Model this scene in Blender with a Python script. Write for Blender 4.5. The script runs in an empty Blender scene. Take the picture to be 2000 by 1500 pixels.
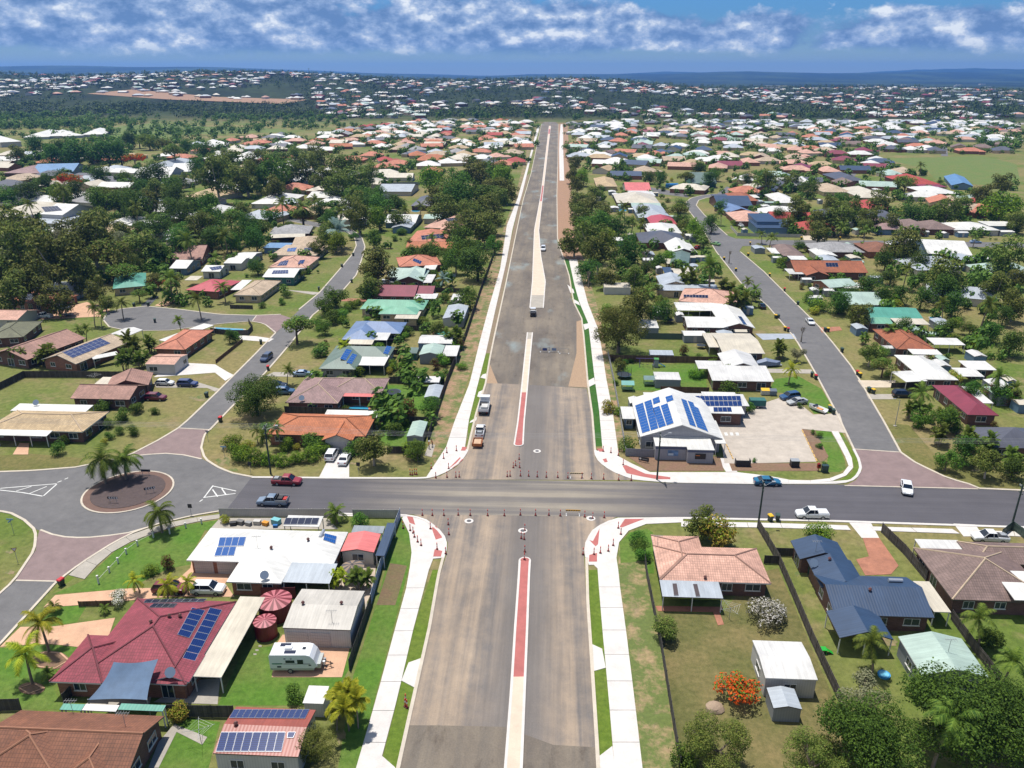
import bpy, math, random
from mathutils import Vector, Matrix, noise
from mathutils.geometry import tessellate_polygon
R = math.radians
random.seed(11)
S = bpy.context.scene
COL = S.collection
# ---------------------------------------------------------------- camera, sky, sun, exposure
F, HOR, CX, CY, CAMH = 1520.0,143.0,1000.0,750.0,69.0     # pixels of the 2000 x 1500 photograph, metres
PIT = math.atan((CY - HOR) / F)
YAW = R(3.0)
cam_d = bpy.data.cameras.new('camera')
cam_d.sensor_width = 36.0
cam_d.lens = 36.0 * F / 2000.0
cam_d.clip_start, cam_d.clip_end = 1.0,60000.0
cam = bpy.data.objects.new('camera', cam_d)
COL.objects.link(cam)
cam.location = (0,0, CAMH)
cam.rotation_euler = (R(90) - PIT, 0, YAW)
S.camera = cam
SUN_EL, SUN_AZ = R(76), R(-38)       # azimuth measured from +Y towards +X; the sun stands ahead and to the left
sd = Vector((math.sin(SUN_AZ) * math.cos(SUN_EL), math.cos(SUN_AZ) * math.cos(SUN_EL), math.sin(SUN_EL)))
sun_d = bpy.data.lights.new('sun', 'SUN')
sun_d.energy, sun_d.angle, sun_d.color = 5.0, R(0.53),(1.0,0.955,0.89)
sun = bpy.data.objects.new('sun', sun_d)
COL.objects.link(sun)
sun.rotation_euler = sd.to_track_quat('Z', 'Y').to_euler()
W = bpy.data.worlds.new('World')
S.world = W
W.use_nodes = True
def world_nodes():
    nt = W.node_tree; N = nt.nodes; L = nt.links
    N.clear()
    out = N.new('ShaderNodeOutputWorld'); bg = N.new('ShaderNodeBackground')
    sky = N.new('ShaderNodeTexSky'); sky.sky_type = 'NISHITA'; sky.sun_disc = False
    sky.sun_elevation = SUN_EL; sky.sun_rotation = SUN_AZ
    sky.altitude = 70; sky.air_density = 1.0; sky.dust_density = 0.15; sky.ozone_density = 3.0
    tc = N.new('ShaderNodeTexCoord'); sep = N.new('ShaderNodeSeparateXYZ')
    L.new(tc.outputs['Generated'], sep.inputs[0])
    mp = N.new('ShaderNodeMapping'); mp.inputs['Scale'].default_value = (1,1,1.75)
    L.new(tc.outputs['Generated'], mp.inputs[0])
    def noise_tex(scale, detail, rough, dist=0.0, off=(0,0,0)):
        m2 = N.new('ShaderNodeMapping'); m2.inputs['Location'].default_value = off
        L.new(mp.outputs[0], m2.inputs[0])
        n = N.new('ShaderNodeTexNoise'); n.inputs['Scale'].default_value = scale; n.inputs['Detail'].default_value = detail
        n.inputs['Roughness'].default_value = rough; n.inputs['Distortion'].default_value = dist
        L.new(m2.outputs[0], n.inputs['Vector']); return n.outputs['Fac']
    def math_n(op, a, b=None, c=None):
        m = N.new('ShaderNodeMath'); m.operation = op
        for i, v in enumerate((a, b, c)):
            if v is None: continue
            if isinstance(v, (int, float)): m.inputs[i].default_value = v
            else: L.new(v, m.inputs[i])
        return m.outputs[0]
    def ramp(src, stops):
        r = N.new('ShaderNodeValToRGB'); e = r.color_ramp.elements
        e[0].position, e[0].color = stops[0][0],(*stops[0][1],1)
        e[1].position, e[1].color = stops[-1][0],(*stops[-1][1],1)
        for p, c in stops[1:-1]:
            k = e.new(p); k.color = (*c, 1)
        L.new(src, r.inputs[0]); return r.outputs[0]
    big = noise_tex(4.0,3,0.5,0.0,(3.1,0.4,0.2))
    puff = noise_tex(15.0,14,0.62,0.0,(0.3,2.2,0.0))
    shade = noise_tex(15.0,10,0.58,0.0,(0.291,2.203,-0.016))
    elev = sep.outputs[2]
    band = ramp(elev, [(0.010,(0,0,0)),(0.030,(1,1,1)),(0.056,(1,1,1)),(0.095,(0.45,0.45,0.45)),(0.5,(0.3,0.3,0.3))])
    raw = math_n('ADD', math_n('MULTIPLY', big, 0.55), math_n('MULTIPLY', puff, 0.75))
    raw = math_n('ADD', raw, math_n('MULTIPLY', band, 0.34))
    raw = math_n('ADD', raw, math_n('MULTIPLY', math_n('MULTIPLY', math_n('ADD', sep.outputs[0],0.12), math_n('MAXIMUM', math_n('SUBTRACT', math_n('MINIMUM', elev, 0.12),0.05),0.0)),-17.0))
    cover = ramp(math_n('SUBTRACT', raw, 0.2),[(0.575,(0,0,0)),(0.675,(1,1,1))])
    cover = math_n('MULTIPLY', cover, ramp(elev, [(0.012,(0,0,0)),(0.030,(1,1,1))]))
    lit = math_n('MULTIPLY_ADD', math_n('SUBTRACT', puff, shade),3.2,0.42)
    lit = math_n('ADD', lit, math_n('MULTIPLY', math_n('SUBTRACT', puff, 0.5),1.3))
    lit = math_n('ADD', lit, math_n('MULTIPLY', math_n('SUBTRACT', elev, 0.045),2.5))
    ccol = ramp(lit, [(0.08,(1.4,2.5,4.9)),(0.34,(2.3,3.5,6.0)),(0.54,(3.6,4.8,7.2)),(0.74,(5.4,6.4,8.2)),(0.98,(9.6,10.0,10.4))])
    tint = N.new('ShaderNodeMix'); tint.data_type = 'RGBA'; tint.blend_type = 'MULTIPLY'; tint.inputs[0].default_value = 1.0
    L.new(sky.outputs[0], tint.inputs[6])
    L.new(ramp(elev, [(0.0,(0.52,0.66,0.90)),(0.028,(0.40,0.60,0.92)),(0.06,(0.27,0.53,0.92)),(0.10,(0.30,0.62,1.05)),(0.5,(0.8,0.95,1.05))]), tint.inputs[7])
    mix = N.new('ShaderNodeMix'); mix.data_type = 'RGBA'
    L.new(math_n('MULTIPLY', cover, 0.92), mix.inputs[0]); L.new(tint.outputs[2], mix.inputs[6]); L.new(ccol, mix.inputs[7])
    L.new(mix.outputs[2], bg.inputs[0]); bg.inputs[1].default_value = 0.088
    L.new(bg.outputs[0], out.inputs[0])
world_nodes()
S.view_settings.view_transform = 'Standard'
S.view_settings.look = 'None'
S.view_settings.gamma = 1.0
S.view_settings.use_curve_mapping = False
S.view_settings.exposure = 0.16
S.render.engine = 'CYCLES'
S.cycles.use_denoising = True
S.cycles.max_bounces = 5
S.cycles.diffuse_bounces = 2
S.cycles.glossy_bounces = 2
S.cycles.transmission_bounces = 3
S.cycles.volume_bounces = 0
S.cycles.transparent_max_bounces = 8
S.cycles.caustics_reflective = False
S.cycles.caustics_refractive = False
# ---------------------------------------------------------------- pixel -> place
_cp, _sp, _cy, _sy = math.cos(PIT), math.sin(PIT), math.cos(YAW), math.sin(YAW)
def ray(px, py):
    u = (px - CX) / F; v = (py - CY) / F
    y = _cp - v * _sp
    return Vector((u * _cy - y * _sy, u * _sy + y * _cy, -_sp - v * _cp))
def G(px, py, z=0.0):
    d = ray(px, py); t = (z - CAMH) / d.z
    return (d.x * t, d.y * t)
def depth(x, y, z=0.0):
    return (y * _cy - x * _sy) * _cp + (CAMH - z) * _sp
def smooth(a, b, x):
    t = min(1.0, max(0.0,(x - a) / (b - a))); return t * t * (3 - 2 * t)
def terrain(x, y):
    if y < 1150: return 0.0
    q = x / max(y, 1.0)
    amp = 62 - 20 * smooth(-0.32,-0.02, q) - 16 * smooth(0.02,0.2, q) - 10 * smooth(0.2,0.45, q)
    h = amp * smooth(1250,2500, y) * (1 - 0.75 * smooth(2700,4200, y))
    h += 7 * math.sin(x * 0.006 + 1.3) * smooth(1400,2000, y) * (1 - smooth(2600,3200, y))
    far = 30 + 118 * smooth(0.05,-0.75, q) + 40 * smooth(0.05,0.22, q) + 28 * smooth(0.3,0.5, q)
    far += 16 * math.sin(x * 0.0011 + 0.4) + 9 * math.sin(x * 0.0031 + 2.0) + (26 * noise.noise(Vector((x * 0.0009, y * 0.0006,2.0))) + 12 * noise.noise(Vector((x * 0.003, y * 0.0015,5.0)))) * smooth(-0.15,0.1, q)
    h += far * smooth(6000,10500, y)
    return h
def GT(px, py):
    d = ray(px, py); t = 1000.0
    while t < 30000:
        x, y, z = d.x * t, d.y * t, CAMH + d.z * t
        if z <= terrain(x, y): return (x, y, terrain(x, y))
        t += 12
    return (d.x * t, d.y * t, 0)
# ---------------------------------------------------------------- materials
def s2l(c):
    c = c / 255.0
    return c / 12.92 if c <= 0.04045 else ((c + 0.055) / 1.055) ** 2.4
ALB = 0.74
def lin(rgb, k=ALB):
    return tuple(s2l(v) * k for v in rgb)
_M = {}
class NT:
    def __init__(s, name):
        s.m = bpy.data.materials.new(name); s.m.use_nodes = True
        s.nt = s.m.node_tree; s.N = s.nt.nodes; s.L = s.nt.links
        s.b = s.N['Principled BSDF']
    def n(s, t, **kw):
        k = s.N.new(t)
        for a, v in kw.items(): setattr(k, a, v)
        return k
    def put(s, sock, v):
        if isinstance(v, (int, float)): sock.default_value = v
        elif isinstance(v, (tuple, list)): sock.default_value = (*v, 1.0) if len(v) == 3 and sock.type == 'RGBA' else v
        else: s.L.new(v, sock)
    def math(s, op, a, b=None, c=None):
        k = s.n('ShaderNodeMath', operation=op)
        for i, v in enumerate((a, b, c)):
            if v is not None: s.put(k.inputs[i], v)
        return k.outputs[0]
    def mix(s, f, a, b, mode='MIX'):
        k = s.n('ShaderNodeMix', data_type='RGBA', blend_type=mode)
        s.put(k.inputs[0], f); s.put(k.inputs[6], a); s.put(k.inputs[7], b)
        return k.outputs[2]
    def noise(s, vec, scale, detail=3, rough=0.55, sc=(1,1,1), off=(0,0,0)):
        mp = s.n('ShaderNodeMapping'); mp.inputs['Scale'].default_value = sc; mp.inputs['Location'].default_value = off
        s.L.new(vec, mp.inputs[0])
        k = s.n('ShaderNodeTexNoise'); k.inputs['Scale'].default_value = scale
        k.inputs['Detail'].default_value = detail; k.inputs['Roughness'].default_value = rough
        s.L.new(mp.outputs[0], k.inputs['Vector']); return k.outputs['Fac']
    def ramp(s, f, a, b, ca=(0,0,0), cb=(1,1,1)):
        k = s.n('ShaderNodeValToRGB'); e = k.color_ramp.elements
        e[0].position, e[0].color = a, (*ca, 1); e[1].position, e[1].color = b, (*cb, 1)
        s.L.new(f, k.inputs[0]); return k.outputs[0]
    def pos(s):
        return s.n('ShaderNodeNewGeometry').outputs['Position']
    def uv(s):
        return s.n('ShaderNodeUVMap').outputs[0]
    def bump(s, h, strength=0.3, dist=0.05):
        k = s.n('ShaderNodeBump'); k.inputs['Strength'].default_value = strength; k.inputs['Distance'].default_value = dist
        s.L.new(h, k.inputs['Height']); s.L.new(k.outputs[0], s.b.inputs['Normal'])
def mul(c, k): return tuple(min(1.0, v * k) for v in c)
def M(name, rgb, rough=0.6, kind='plain', metal=0.0, var=0.16, k=ALB):
    key = (name, kind)
    if key in _M: return _M[key]
    t = NT(name); c = lin(rgb, k); b = t.b
    b.inputs['Roughness'].default_value = rough; b.inputs['Metallic'].default_value = metal
    P = t.pos()
    if kind == 'flat':
        b.inputs['Base Color'].default_value = (*c, 1)
    elif kind == 'plain':
        f = t.noise(P, 0.9,4,0.6)
        t.put(b.inputs['Base Color'], t.mix(t.ramp(f, 0.3,0.7), mul(c, 1 - var), mul(c, 1 + var * 0.6)))
    elif kind == 'tile':
        uv = t.uv()
        br = t.n('ShaderNodeTexBrick'); br.offset = 0.0; br.inputs['Scale'].default_value = 1.0
        br.inputs['Mortar Size'].default_value = 0.035; br.inputs['Brick Width'].default_value = 0.33; br.inputs['Row Height'].default_value = 0.42
        br.inputs['Mortar Smooth'].default_value = 0.5
        t.put(br.inputs['Color1'], mul(c, 1.10)); t.put(br.inputs['Color2'], mul(c, 0.86)); t.put(br.inputs['Mortar'], mul(c, 0.52))
        t.L.new(uv, br.inputs['Vector'])
        f = t.noise(P, 0.35,5,0.65)
        st = t.noise(uv, 1.0,4,0.6,(1.6,0.22,1))
        col = t.mix(0.8, br.outputs['Color'], t.ramp(f, 0.3,0.72,(0.66,0.64,0.62),(1.22,1.2,1.18)), 'MULTIPLY')
        col = t.mix(0.55, col, t.ramp(st, 0.3,0.7,(0.72,0.72,0.72),(1.2,1.2,1.2)), 'MULTIPLY')
        t.put(b.inputs['Base Color'], col); t.bump(br.outputs['Fac'],-0.6,0.04)
    elif kind == 'corr':
        uv = t.uv()
        sx = t.n('ShaderNodeSeparateXYZ'); t.L.new(uv, sx.inputs[0])
        rib = t.math('SINE', t.math('MULTIPLY', sx.outputs[0],2 * math.pi / 0.38))
        pan = t.math('POWER', t.math('ABSOLUTE', t.math('SINE', t.math('MULTIPLY', sx.outputs[0], math.pi / 0.76))),10.0)
        f = t.noise(P, 0.25,4,0.6)
        st = t.noise(uv, 1.0,5,0.65,(2.6,0.16,1))
        col = t.mix(1.0, t.mix(t.math('MULTIPLY', pan, 0.12), c, mul(c, 0.7)), t.ramp(f, 0.3,0.7,(1 - var,) * 3,(1.06,) * 3), 'MULTIPLY')
        col = t.mix(0.8, col, t.ramp(st, 0.32,0.62,(1 - var * 1.1,) * 3,(1.04,) * 3), 'MULTIPLY')
        t.put(b.inputs['Base Color'], col); t.bump(rib, 0.12,0.03)
    elif kind == 'brick':
        br = t.n('ShaderNodeTexBrick'); br.inputs['Scale'].default_value = 1.0
        br.inputs['Mortar Size'].default_value = 0.02; br.inputs['Brick Width'].default_value = 0.46; br.inputs['Row Height'].default_value = 0.172
        t.put(br.inputs['Color1'], mul(c, 1.15)); t.put(br.inputs['Color2'], mul(c, 0.75)); t.put(br.inputs['Mortar'], mul(c, 1.4))
        sx = t.n('ShaderNodeSeparateXYZ'); t.L.new(P, sx.inputs[0])
        cb = t.n('ShaderNodeCombineXYZ'); t.L.new(t.math('ADD', sx.outputs[0], sx.outputs[1]), cb.inputs[0]); t.L.new(sx.outputs[2], cb.inputs[1])
        t.L.new(cb.outputs[0], br.inputs['Vector'])
        f = t.noise(P, 0.8,4)
        t.put(b.inputs['Base Color'], t.mix(0.7, br.outputs['Color'], t.ramp(f, 0.3,0.7,(0.75,) * 3,(1.15,) * 3), 'MULTIPLY'))
    elif kind == 'clad':
        sx = t.n('ShaderNodeSeparateXYZ'); t.L.new(P, sx.inputs[0])
        l = t.math('POWER', t.math('ABSOLUTE', t.math('SINE', t.math('MULTIPLY', t.math('ADD', sx.outputs[0], sx.outputs[1]), math.pi / 0.30))),8.0)
        f = t.noise(P, 0.7,4)
        t.put(b.inputs['Base Color'], t.mix(1.0, t.mix(t.math('MULTIPLY', l, 0.3), c, mul(c, 0.5)), t.ramp(f, 0.3,0.7,(1 - var,) * 3,(1.05,) * 3), 'MULTIPLY'))
    elif kind == 'fence':
        sx = t.n('ShaderNodeSeparateXYZ'); t.L.new(P, sx.inputs[0])
        a = t.math('ADD', sx.outputs[0], t.math('MULTIPLY', sx.outputs[1],0.997))
        cell = t.math('FLOOR', t.math('MULTIPLY', a, 9.0))
        wn = t.n('ShaderNodeTexWhiteNoise', noise_dimensions='1D'); t.L.new(cell, wn.inputs[1])
        f = t.noise(P, 1.4,4,0.6,(1,1,0.4))
        col = t.mix(wn.outputs[0], mul(c, 0.62), mul(c, 1.25))
        t.put(b.inputs['Base Color'], t.mix(0.8, col, t.ramp(f, 0.3,0.7,(0.6,) * 3,(1.25,) * 3), 'MULTIPLY'))
    elif kind == 'concrete':
        f = t.noise(P, 0.5,6,0.65); g = t.noise(P, 6.0,3,0.6)
        col = t.mix(1.0, c, t.ramp(f, 0.25,0.75,(1 - var * 1.3,) * 3,(1.06,) * 3), 'MULTIPLY')
        t.put(b.inputs['Base Color'], t.mix(0.5, col, t.ramp(g, 0.3,0.7,(1 - var,) * 3,(1.06,) * 3), 'MULTIPLY'))
    elif kind == 'lawn':
        f = t.noise(P, 0.11,5,0.62); g = t.noise(P, 1.3,5,0.7); h = t.noise(P, 9.0,2,0.6)
        dry = lin((150,132,92))
        col = t.mix(t.math('MULTIPLY', t.ramp(f, 0.42,0.72), var), c, dry)
        col = t.mix(0.9, col, t.ramp(g, 0.25,0.75,(0.5,0.58,0.5),(1.34,1.26,1.3)), 'MULTIPLY')
        col = t.mix(0.5, col, t.ramp(h, 0.3,0.7,(0.7,) * 3,(1.2,) * 3), 'MULTIPLY')
        t.put(b.inputs['Base Color'], col); t.bump(h, 0.5,0.08); b.inputs['Specular IOR Level'].default_value = 0.15
    elif kind == 'dirt':
        f = t.noise(P, 0.32,6,0.7); g = t.noise(P, 2.2,5,0.7)
        green = lin((104,118,58))
        col = t.mix(t.math('MULTIPLY', t.ramp(f, 0.40,0.58), var), c, green)
        t.put(b.inputs['Base Color'], t.mix(0.9, col, t.ramp(g, 0.25,0.75,(0.62,) * 3,(1.22,) * 3), 'MULTIPLY'))
    elif kind == 'asphalt':
        f = t.noise(P, 0.5,6,0.68); g = t.noise(P, 0.09,4,0.6); h = t.noise(P, 14,2)
        col = t.mix(0.8, c, t.ramp(f, 0.3,0.72,(0.82,0.81,0.82),(1.24,1.23,1.22)), 'MULTIPLY')
        col = t.mix(0.7, col, t.ramp(g, 0.3,0.7,(0.85,) * 3,(1.2,1.19,1.16)), 'MULTIPLY')
        t.put(b.inputs['Base Color'], t.mix(0.4, col, t.ramp(h, 0.3,0.7,(0.75,) * 3,(1.25,) * 3), 'MULTIPLY'))
    elif kind == 'water':
        b.inputs['Base Color'].default_value = (*c, 1); b.inputs['Roughness'].default_value = 0.06
        t.bump(t.noise(P, 3.0,2),0.15,0.05)
    elif kind == 'solar':
        uv = t.uv()
        br = t.n('ShaderNodeTexBrick'); br.offset = 0.0; br.inputs['Scale'].default_value = 1.0
        br.inputs['Mortar Size'].default_value = 0.016; br.inputs['Brick Width'].default_value = 0.1667; br.inputs['Row Height'].default_value = 0.1
        t.put(br.inputs['Color1'], c); t.put(br.inputs['Color2'], mul(c, 0.8)); t.put(br.inputs['Mortar'], mul(c, 2.2))
        t.L.new(uv, br.inputs['Vector']); t.put(b.inputs['Base Color'], br.outputs['Color'])
        b.inputs['Roughness'].default_value = 0.16
    elif kind == 'glass':
        b.inputs['Base Color'].default_value = (*c, 1); b.inputs['Roughness'].default_value = 0.08
    elif kind == 'paint':
        b.inputs['Base Color'].default_value = (*c, 1); b.inputs['Roughness'].default_value = 0.28
        b.inputs['Coat Weight'].default_value = 0.6; b.inputs['Coat Roughness'].default_value = 0.06
    _M[key] = t.m
    return t.m
def leafmat(name, rgb, rgb2, tl=0.28, k=0.72):
    if (name, 'leaf') in _M: return _M[(name, 'leaf')]
    t = NT(name); b = t.b
    ge = t.n('ShaderNodeNewGeometry'); oi = t.n('ShaderNodeObjectInfo')
    col = t.mix(ge.outputs['Random Per Island'], lin(rgb, k), lin(rgb2, k))
    vr = t.n('ShaderNodeHueSaturation'); t.L.new(col, vr.inputs['Color'])
    t.L.new(t.math('MULTIPLY_ADD', oi.outputs['Random'],0.05,0.475), vr.inputs['Hue'])
    t.L.new(t.math('MULTIPLY_ADD', oi.outputs['Random'],0.5,0.75), vr.inputs['Value'])
    t.put(b.inputs['Base Color'], vr.outputs[0]); b.inputs['Roughness'].default_value = 0.6; b.inputs['Specular IOR Level'].default_value = 0.12
    tr = t.n('ShaderNodeBsdfTranslucent'); t.L.new(vr.outputs[0], tr.inputs[0])
    mx = t.n('ShaderNodeMixShader'); mx.inputs[0].default_value = tl
    t.L.new(b.outputs[0], mx.inputs[1]); t.L.new(tr.outputs[0], mx.inputs[2])
    t.L.new(mx.outputs[0], t.N['Material Output'].inputs[0])
    _M[(name, 'leaf')] = t.m
    return t.m
# ---------------------------------------------------------------- mesh helpers
class MB:
    def __init__(s): s.v = []; s.f = []; s.mi = []; s.uv = []; s.mats = []; s.sm = False
    def idx(s, m):
        if m not in s.mats: s.mats.append(m)
        return s.mats.index(m)
    def face(s, pts, m, uv=None):
        i = len(s.v); s.v.extend([tuple(p) for p in pts]); s.f.append(tuple(range(i, i + len(pts))))
        s.mi.append(s.idx(m)); s.uv.append(uv or [(0,0)] * len(pts)); return s
    def box(s, x0, x1, y0, y1, z0, z1, m, top=None, rz=0.0, c=(0,0)):
        def T(x, y, z):
            if rz:
                a, b = math.cos(rz), math.sin(rz); x, y = x * a - y * b, x * b + y * a
            return (x + c[0], y + c[1], z)
        p = [T(x0, y0, z0), T(x1, y0, z0), T(x1, y1, z0), T(x0, y1, z0), T(x0, y0, z1), T(x1, y0, z1), T(x1, y1, z1), T(x0, y1, z1)]
        for q in ((3,2,1,0),(0,1,5,4),(1,2,6,5),(2,3,7,6),(3,0,4,7)): s.face([p[i] for i in q], m)
        s.face([p[i] for i in (4,5,6,7)], top or m, [(x0, y0),(x1, y0),(x1, y1),(x0, y1)])
        return s
    def prism(s, poly, z0, z1, m, top=None):
        if sum(poly[i - 1][0] * poly[i][1] - poly[i][0] * poly[i - 1][1] for i in range(len(poly))) < 0: poly = poly[::-1]
        n = len(poly)
        for i in range(n):
            a, b = poly[i], poly[(i + 1) % n]
            s.face([(a[0], a[1], z0),(b[0], b[1], z0),(b[0], b[1], z1),(a[0], a[1], z1)], m)
        for t in tessellate_polygon([[Vector((p[0], p[1],0)) for p in poly]]):
            q = [poly[i] for i in t]
            if (q[1][0] - q[0][0]) * (q[2][1] - q[0][1]) - (q[1][1] - q[0][1]) * (q[2][0] - q[0][0]) < 0: q = q[::-1]
            s.face([(p[0], p[1], z1) for p in q], top or m, [(p[0], p[1]) for p in q])
        return s
    def sheet(s, poly, z, m):
        for t in tessellate_polygon([[Vector((p[0], p[1],0)) for p in poly]]):
            q = [poly[i] for i in t]
            if (q[1][0] - q[0][0]) * (q[2][1] - q[0][1]) - (q[1][1] - q[0][1]) * (q[2][0] - q[0][0]) < 0: q = q[::-1]
            s.face([(p[0], p[1], z) for p in q], m, [(p[0], p[1]) for p in q])
        return s
    def tube(s, p, q, r0, r1, m, n=6, cap=True):
        p, q = Vector(p), Vector(q); d = (q - p)
        if d.length < 1e-6: return s
        d.normalize()
        a = d.orthogonal().normalized(); b = d.cross(a)
        A = [p + (a * math.cos(2 * math.pi * i / n) + b * math.sin(2 * math.pi * i / n)) * r0 for i in range(n)]
        B = [q + (a * math.cos(2 * math.pi * i / n) + b * math.sin(2 * math.pi * i / n)) * r1 for i in range(n)]
        for i in range(n):
            j = (i + 1) % n; s.face([A[i], A[j], B[j], B[i]], m)
        if cap: s.face(B, m); s.face(A[::-1], m)
        return s
    def loft(s, rings, m, cap=True, mf=None):
        n = len(rings[0])
        for k in range(len(rings) - 1):
            for i in range(n):
                j = (i + 1) % n
                s.face([rings[k][i], rings[k][j], rings[k + 1][j], rings[k + 1][i]], mf(k, i) if mf else m)
        if cap: s.face(rings[0][::-1], m); s.face(rings[-1], m)
        return s
    def mesh(s, name, off=None):
        me = bpy.data.meshes.new(name)
        v = s.v if off is None else [(p[0] - off[0], p[1] - off[1], p[2] - off[2]) for p in s.v]
        me.from_pydata(v, [], s.f)
        for m in s.mats: me.materials.append(m)
        me.polygons.foreach_set('material_index', s.mi)
        ul = me.uv_layers.new(name='UVMap')
        flat = [c for u in s.uv for p in u for c in p]
        ul.data.foreach_set('uv', flat)
        if s.sm:
            me.polygons.foreach_set('use_smooth', [True] * len(s.f))
        me.update(); return me
    def build(s, name, parent=None, world=True):
        off = tuple(parent_world(parent)) if (parent is not None and world) else None
        return link(name, s.mesh(name, off), parent)
def parent_world(o):
    v = Vector((0,0,0))
    while o is not None: v += o.location; o = o.parent
    return v
def link(name, me, parent=None, loc=None, rz=0.0, scale=None):
    o = bpy.data.objects.new(name, me); COL.objects.link(o)
    if parent is not None: o.parent = parent
    if loc is not None: o.location = loc
    if rz: o.rotation_euler = (0,0, rz)
    if scale is not None: o.scale = scale
    return o
def tag(o, label=None, cat=None, group=None, kind=None):
    if label: o['label'] = label
    if cat: o['category'] = cat
    if group: o['group'] = group
    if kind: o['kind'] = kind
    return o
def thing(name, label, cat, loc=(0,0,0), rz=0.0, group=None):
    o = bpy.data.objects.new(name, None); COL.objects.link(o)
    o.location = loc; o.rotation_euler = (0,0, rz); o.empty_display_size = 0.2
    return tag(o, label, cat, group)
def copy_tree(o, parent=None, loc=None, rz=None, label=None, group=None, scale=None):
    c = o.copy(); COL.objects.link(c); c.parent = parent
    if loc is not None: c.location = loc
    if rz is not None: c.rotation_euler = (0,0, rz)
    if scale is not None: c.scale = (scale,) * 3
    if label: c['label'] = label
    if group: c['group'] = group
    for ch in o.children: copy_tree(ch, c)
    return c
def px(pts, z=0.0): return [G(p[0], p[1], z) for p in pts]
def resample(pts, n):
    d = [0.0]
    for i in range(1, len(pts)): d.append(d[-1] + math.dist(pts[i - 1], pts[i]))
    out = []; j = 0
    for k in range(n + 1):
        t = d[-1] * k / n
        while j < len(pts) - 2 and d[j + 1] < t: j += 1
        f = (t - d[j]) / max(1e-9, d[j + 1] - d[j])
        out.append((pts[j][0] + (pts[j + 1][0] - pts[j][0]) * f, pts[j][1] + (pts[j + 1][1] - pts[j][1]) * f))
    return out
def plen(pts): return sum(math.dist(pts[i - 1], pts[i]) for i in range(1, len(pts)))
def offset(pts, d):
    out = []
    for i in range(len(pts)):
        a = pts[max(0, i - 1)]; b = pts[min(len(pts) - 1, i + 1)]
        tx, ty = b[0] - a[0], b[1] - a[1]; l = math.hypot(tx, ty) or 1
        out.append((pts[i][0] - ty / l * d, pts[i][1] + tx / l * d))
    return out
# ---------------------------------------------------------------- ground, roads, paths
def ground_mat():
    t = NT('ground grass'); P = t.pos(); b = t.b
    b.inputs['Roughness'].default_value = 0.9; b.inputs['Specular IOR Level'].default_value = 0.15
    big = t.noise(P, 0.02,4,0.6); f = t.noise(P, 0.085,5,0.65); g = t.noise(P, 0.9,5,0.7); h = t.noise(P, 7.0,2,0.6)
    col = t.mix(t.ramp(big, 0.38,0.62), lin((104,124,54)), lin((144,134,88)))
    col = t.mix(t.math('MULTIPLY', t.ramp(f, 0.52,0.68),0.75), col, lin((158,138,104)))
    col = t.mix(0.9, col, t.ramp(g, 0.25,0.75,(0.5,0.56,0.5),(1.34,1.26,1.34)), 'MULTIPLY')
    col = t.mix(0.4, col, t.ramp(h, 0.3,0.7,(0.7,) * 3,(1.2,) * 3), 'MULTIPLY')
    sx = t.n('ShaderNodeSeparateXYZ'); t.L.new(P, sx.inputs[0])
    fy = t.ramp(t.math('DIVIDE', sx.outputs[1],10000.0),0.118,0.140)
    fn = t.noise(P, 0.006,5,0.65); fm = t.noise(P, 0.03,4,0.7)
    forest = t.mix(t.ramp(fn, 0.4,0.66), lin((30,44,22)), lin((62,76,38)))
    forest = t.mix(0.8, forest, t.ramp(fm, 0.3,0.7,(0.45,) * 3,(1.3,) * 3), 'MULTIPLY')
    forest = t.mix(t.ramp(t.math('DIVIDE', sx.outputs[1],10000.0),0.28,0.40), forest, t.mix(t.ramp(t.noise(P, 0.0016,5,0.7,(1,0.5,1)),0.45,0.62), lin((20,36,26)), lin((58,74,50))))
    t.put(b.inputs['Base Color'], t.mix(fy, col, forest)); t.bump(h, 0.5,0.08)
    return t.m
ys = [-260,-60,40,160,320,520,760,960,1130] + list(range(1190,3000,60)) + list(range(3000,6000,200)) + list(range(6000,15000,350))
NC = 64
gv, gf = [],[]
for y in ys:
    w = max(y, 0) * 1.0 + 420
    for i in range(NC + 1):
        x = (i / NC * 2 - 1) * w
        gv.append((x, y, terrain(x, y)))
for j in range(len(ys) - 1):
    for i in range(NC):
        a = j * (NC + 1) + i
        gf.append((a, a + 1, a + NC + 2, a + NC + 1))
gm = bpy.data.meshes.new('ground'); gm.from_pydata(gv, [], gf); gm.materials.append(ground_mat())
gm.polygons.foreach_set('use_smooth', [True] * len(gf))
tag(link('ground', gm), kind='structure')

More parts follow.
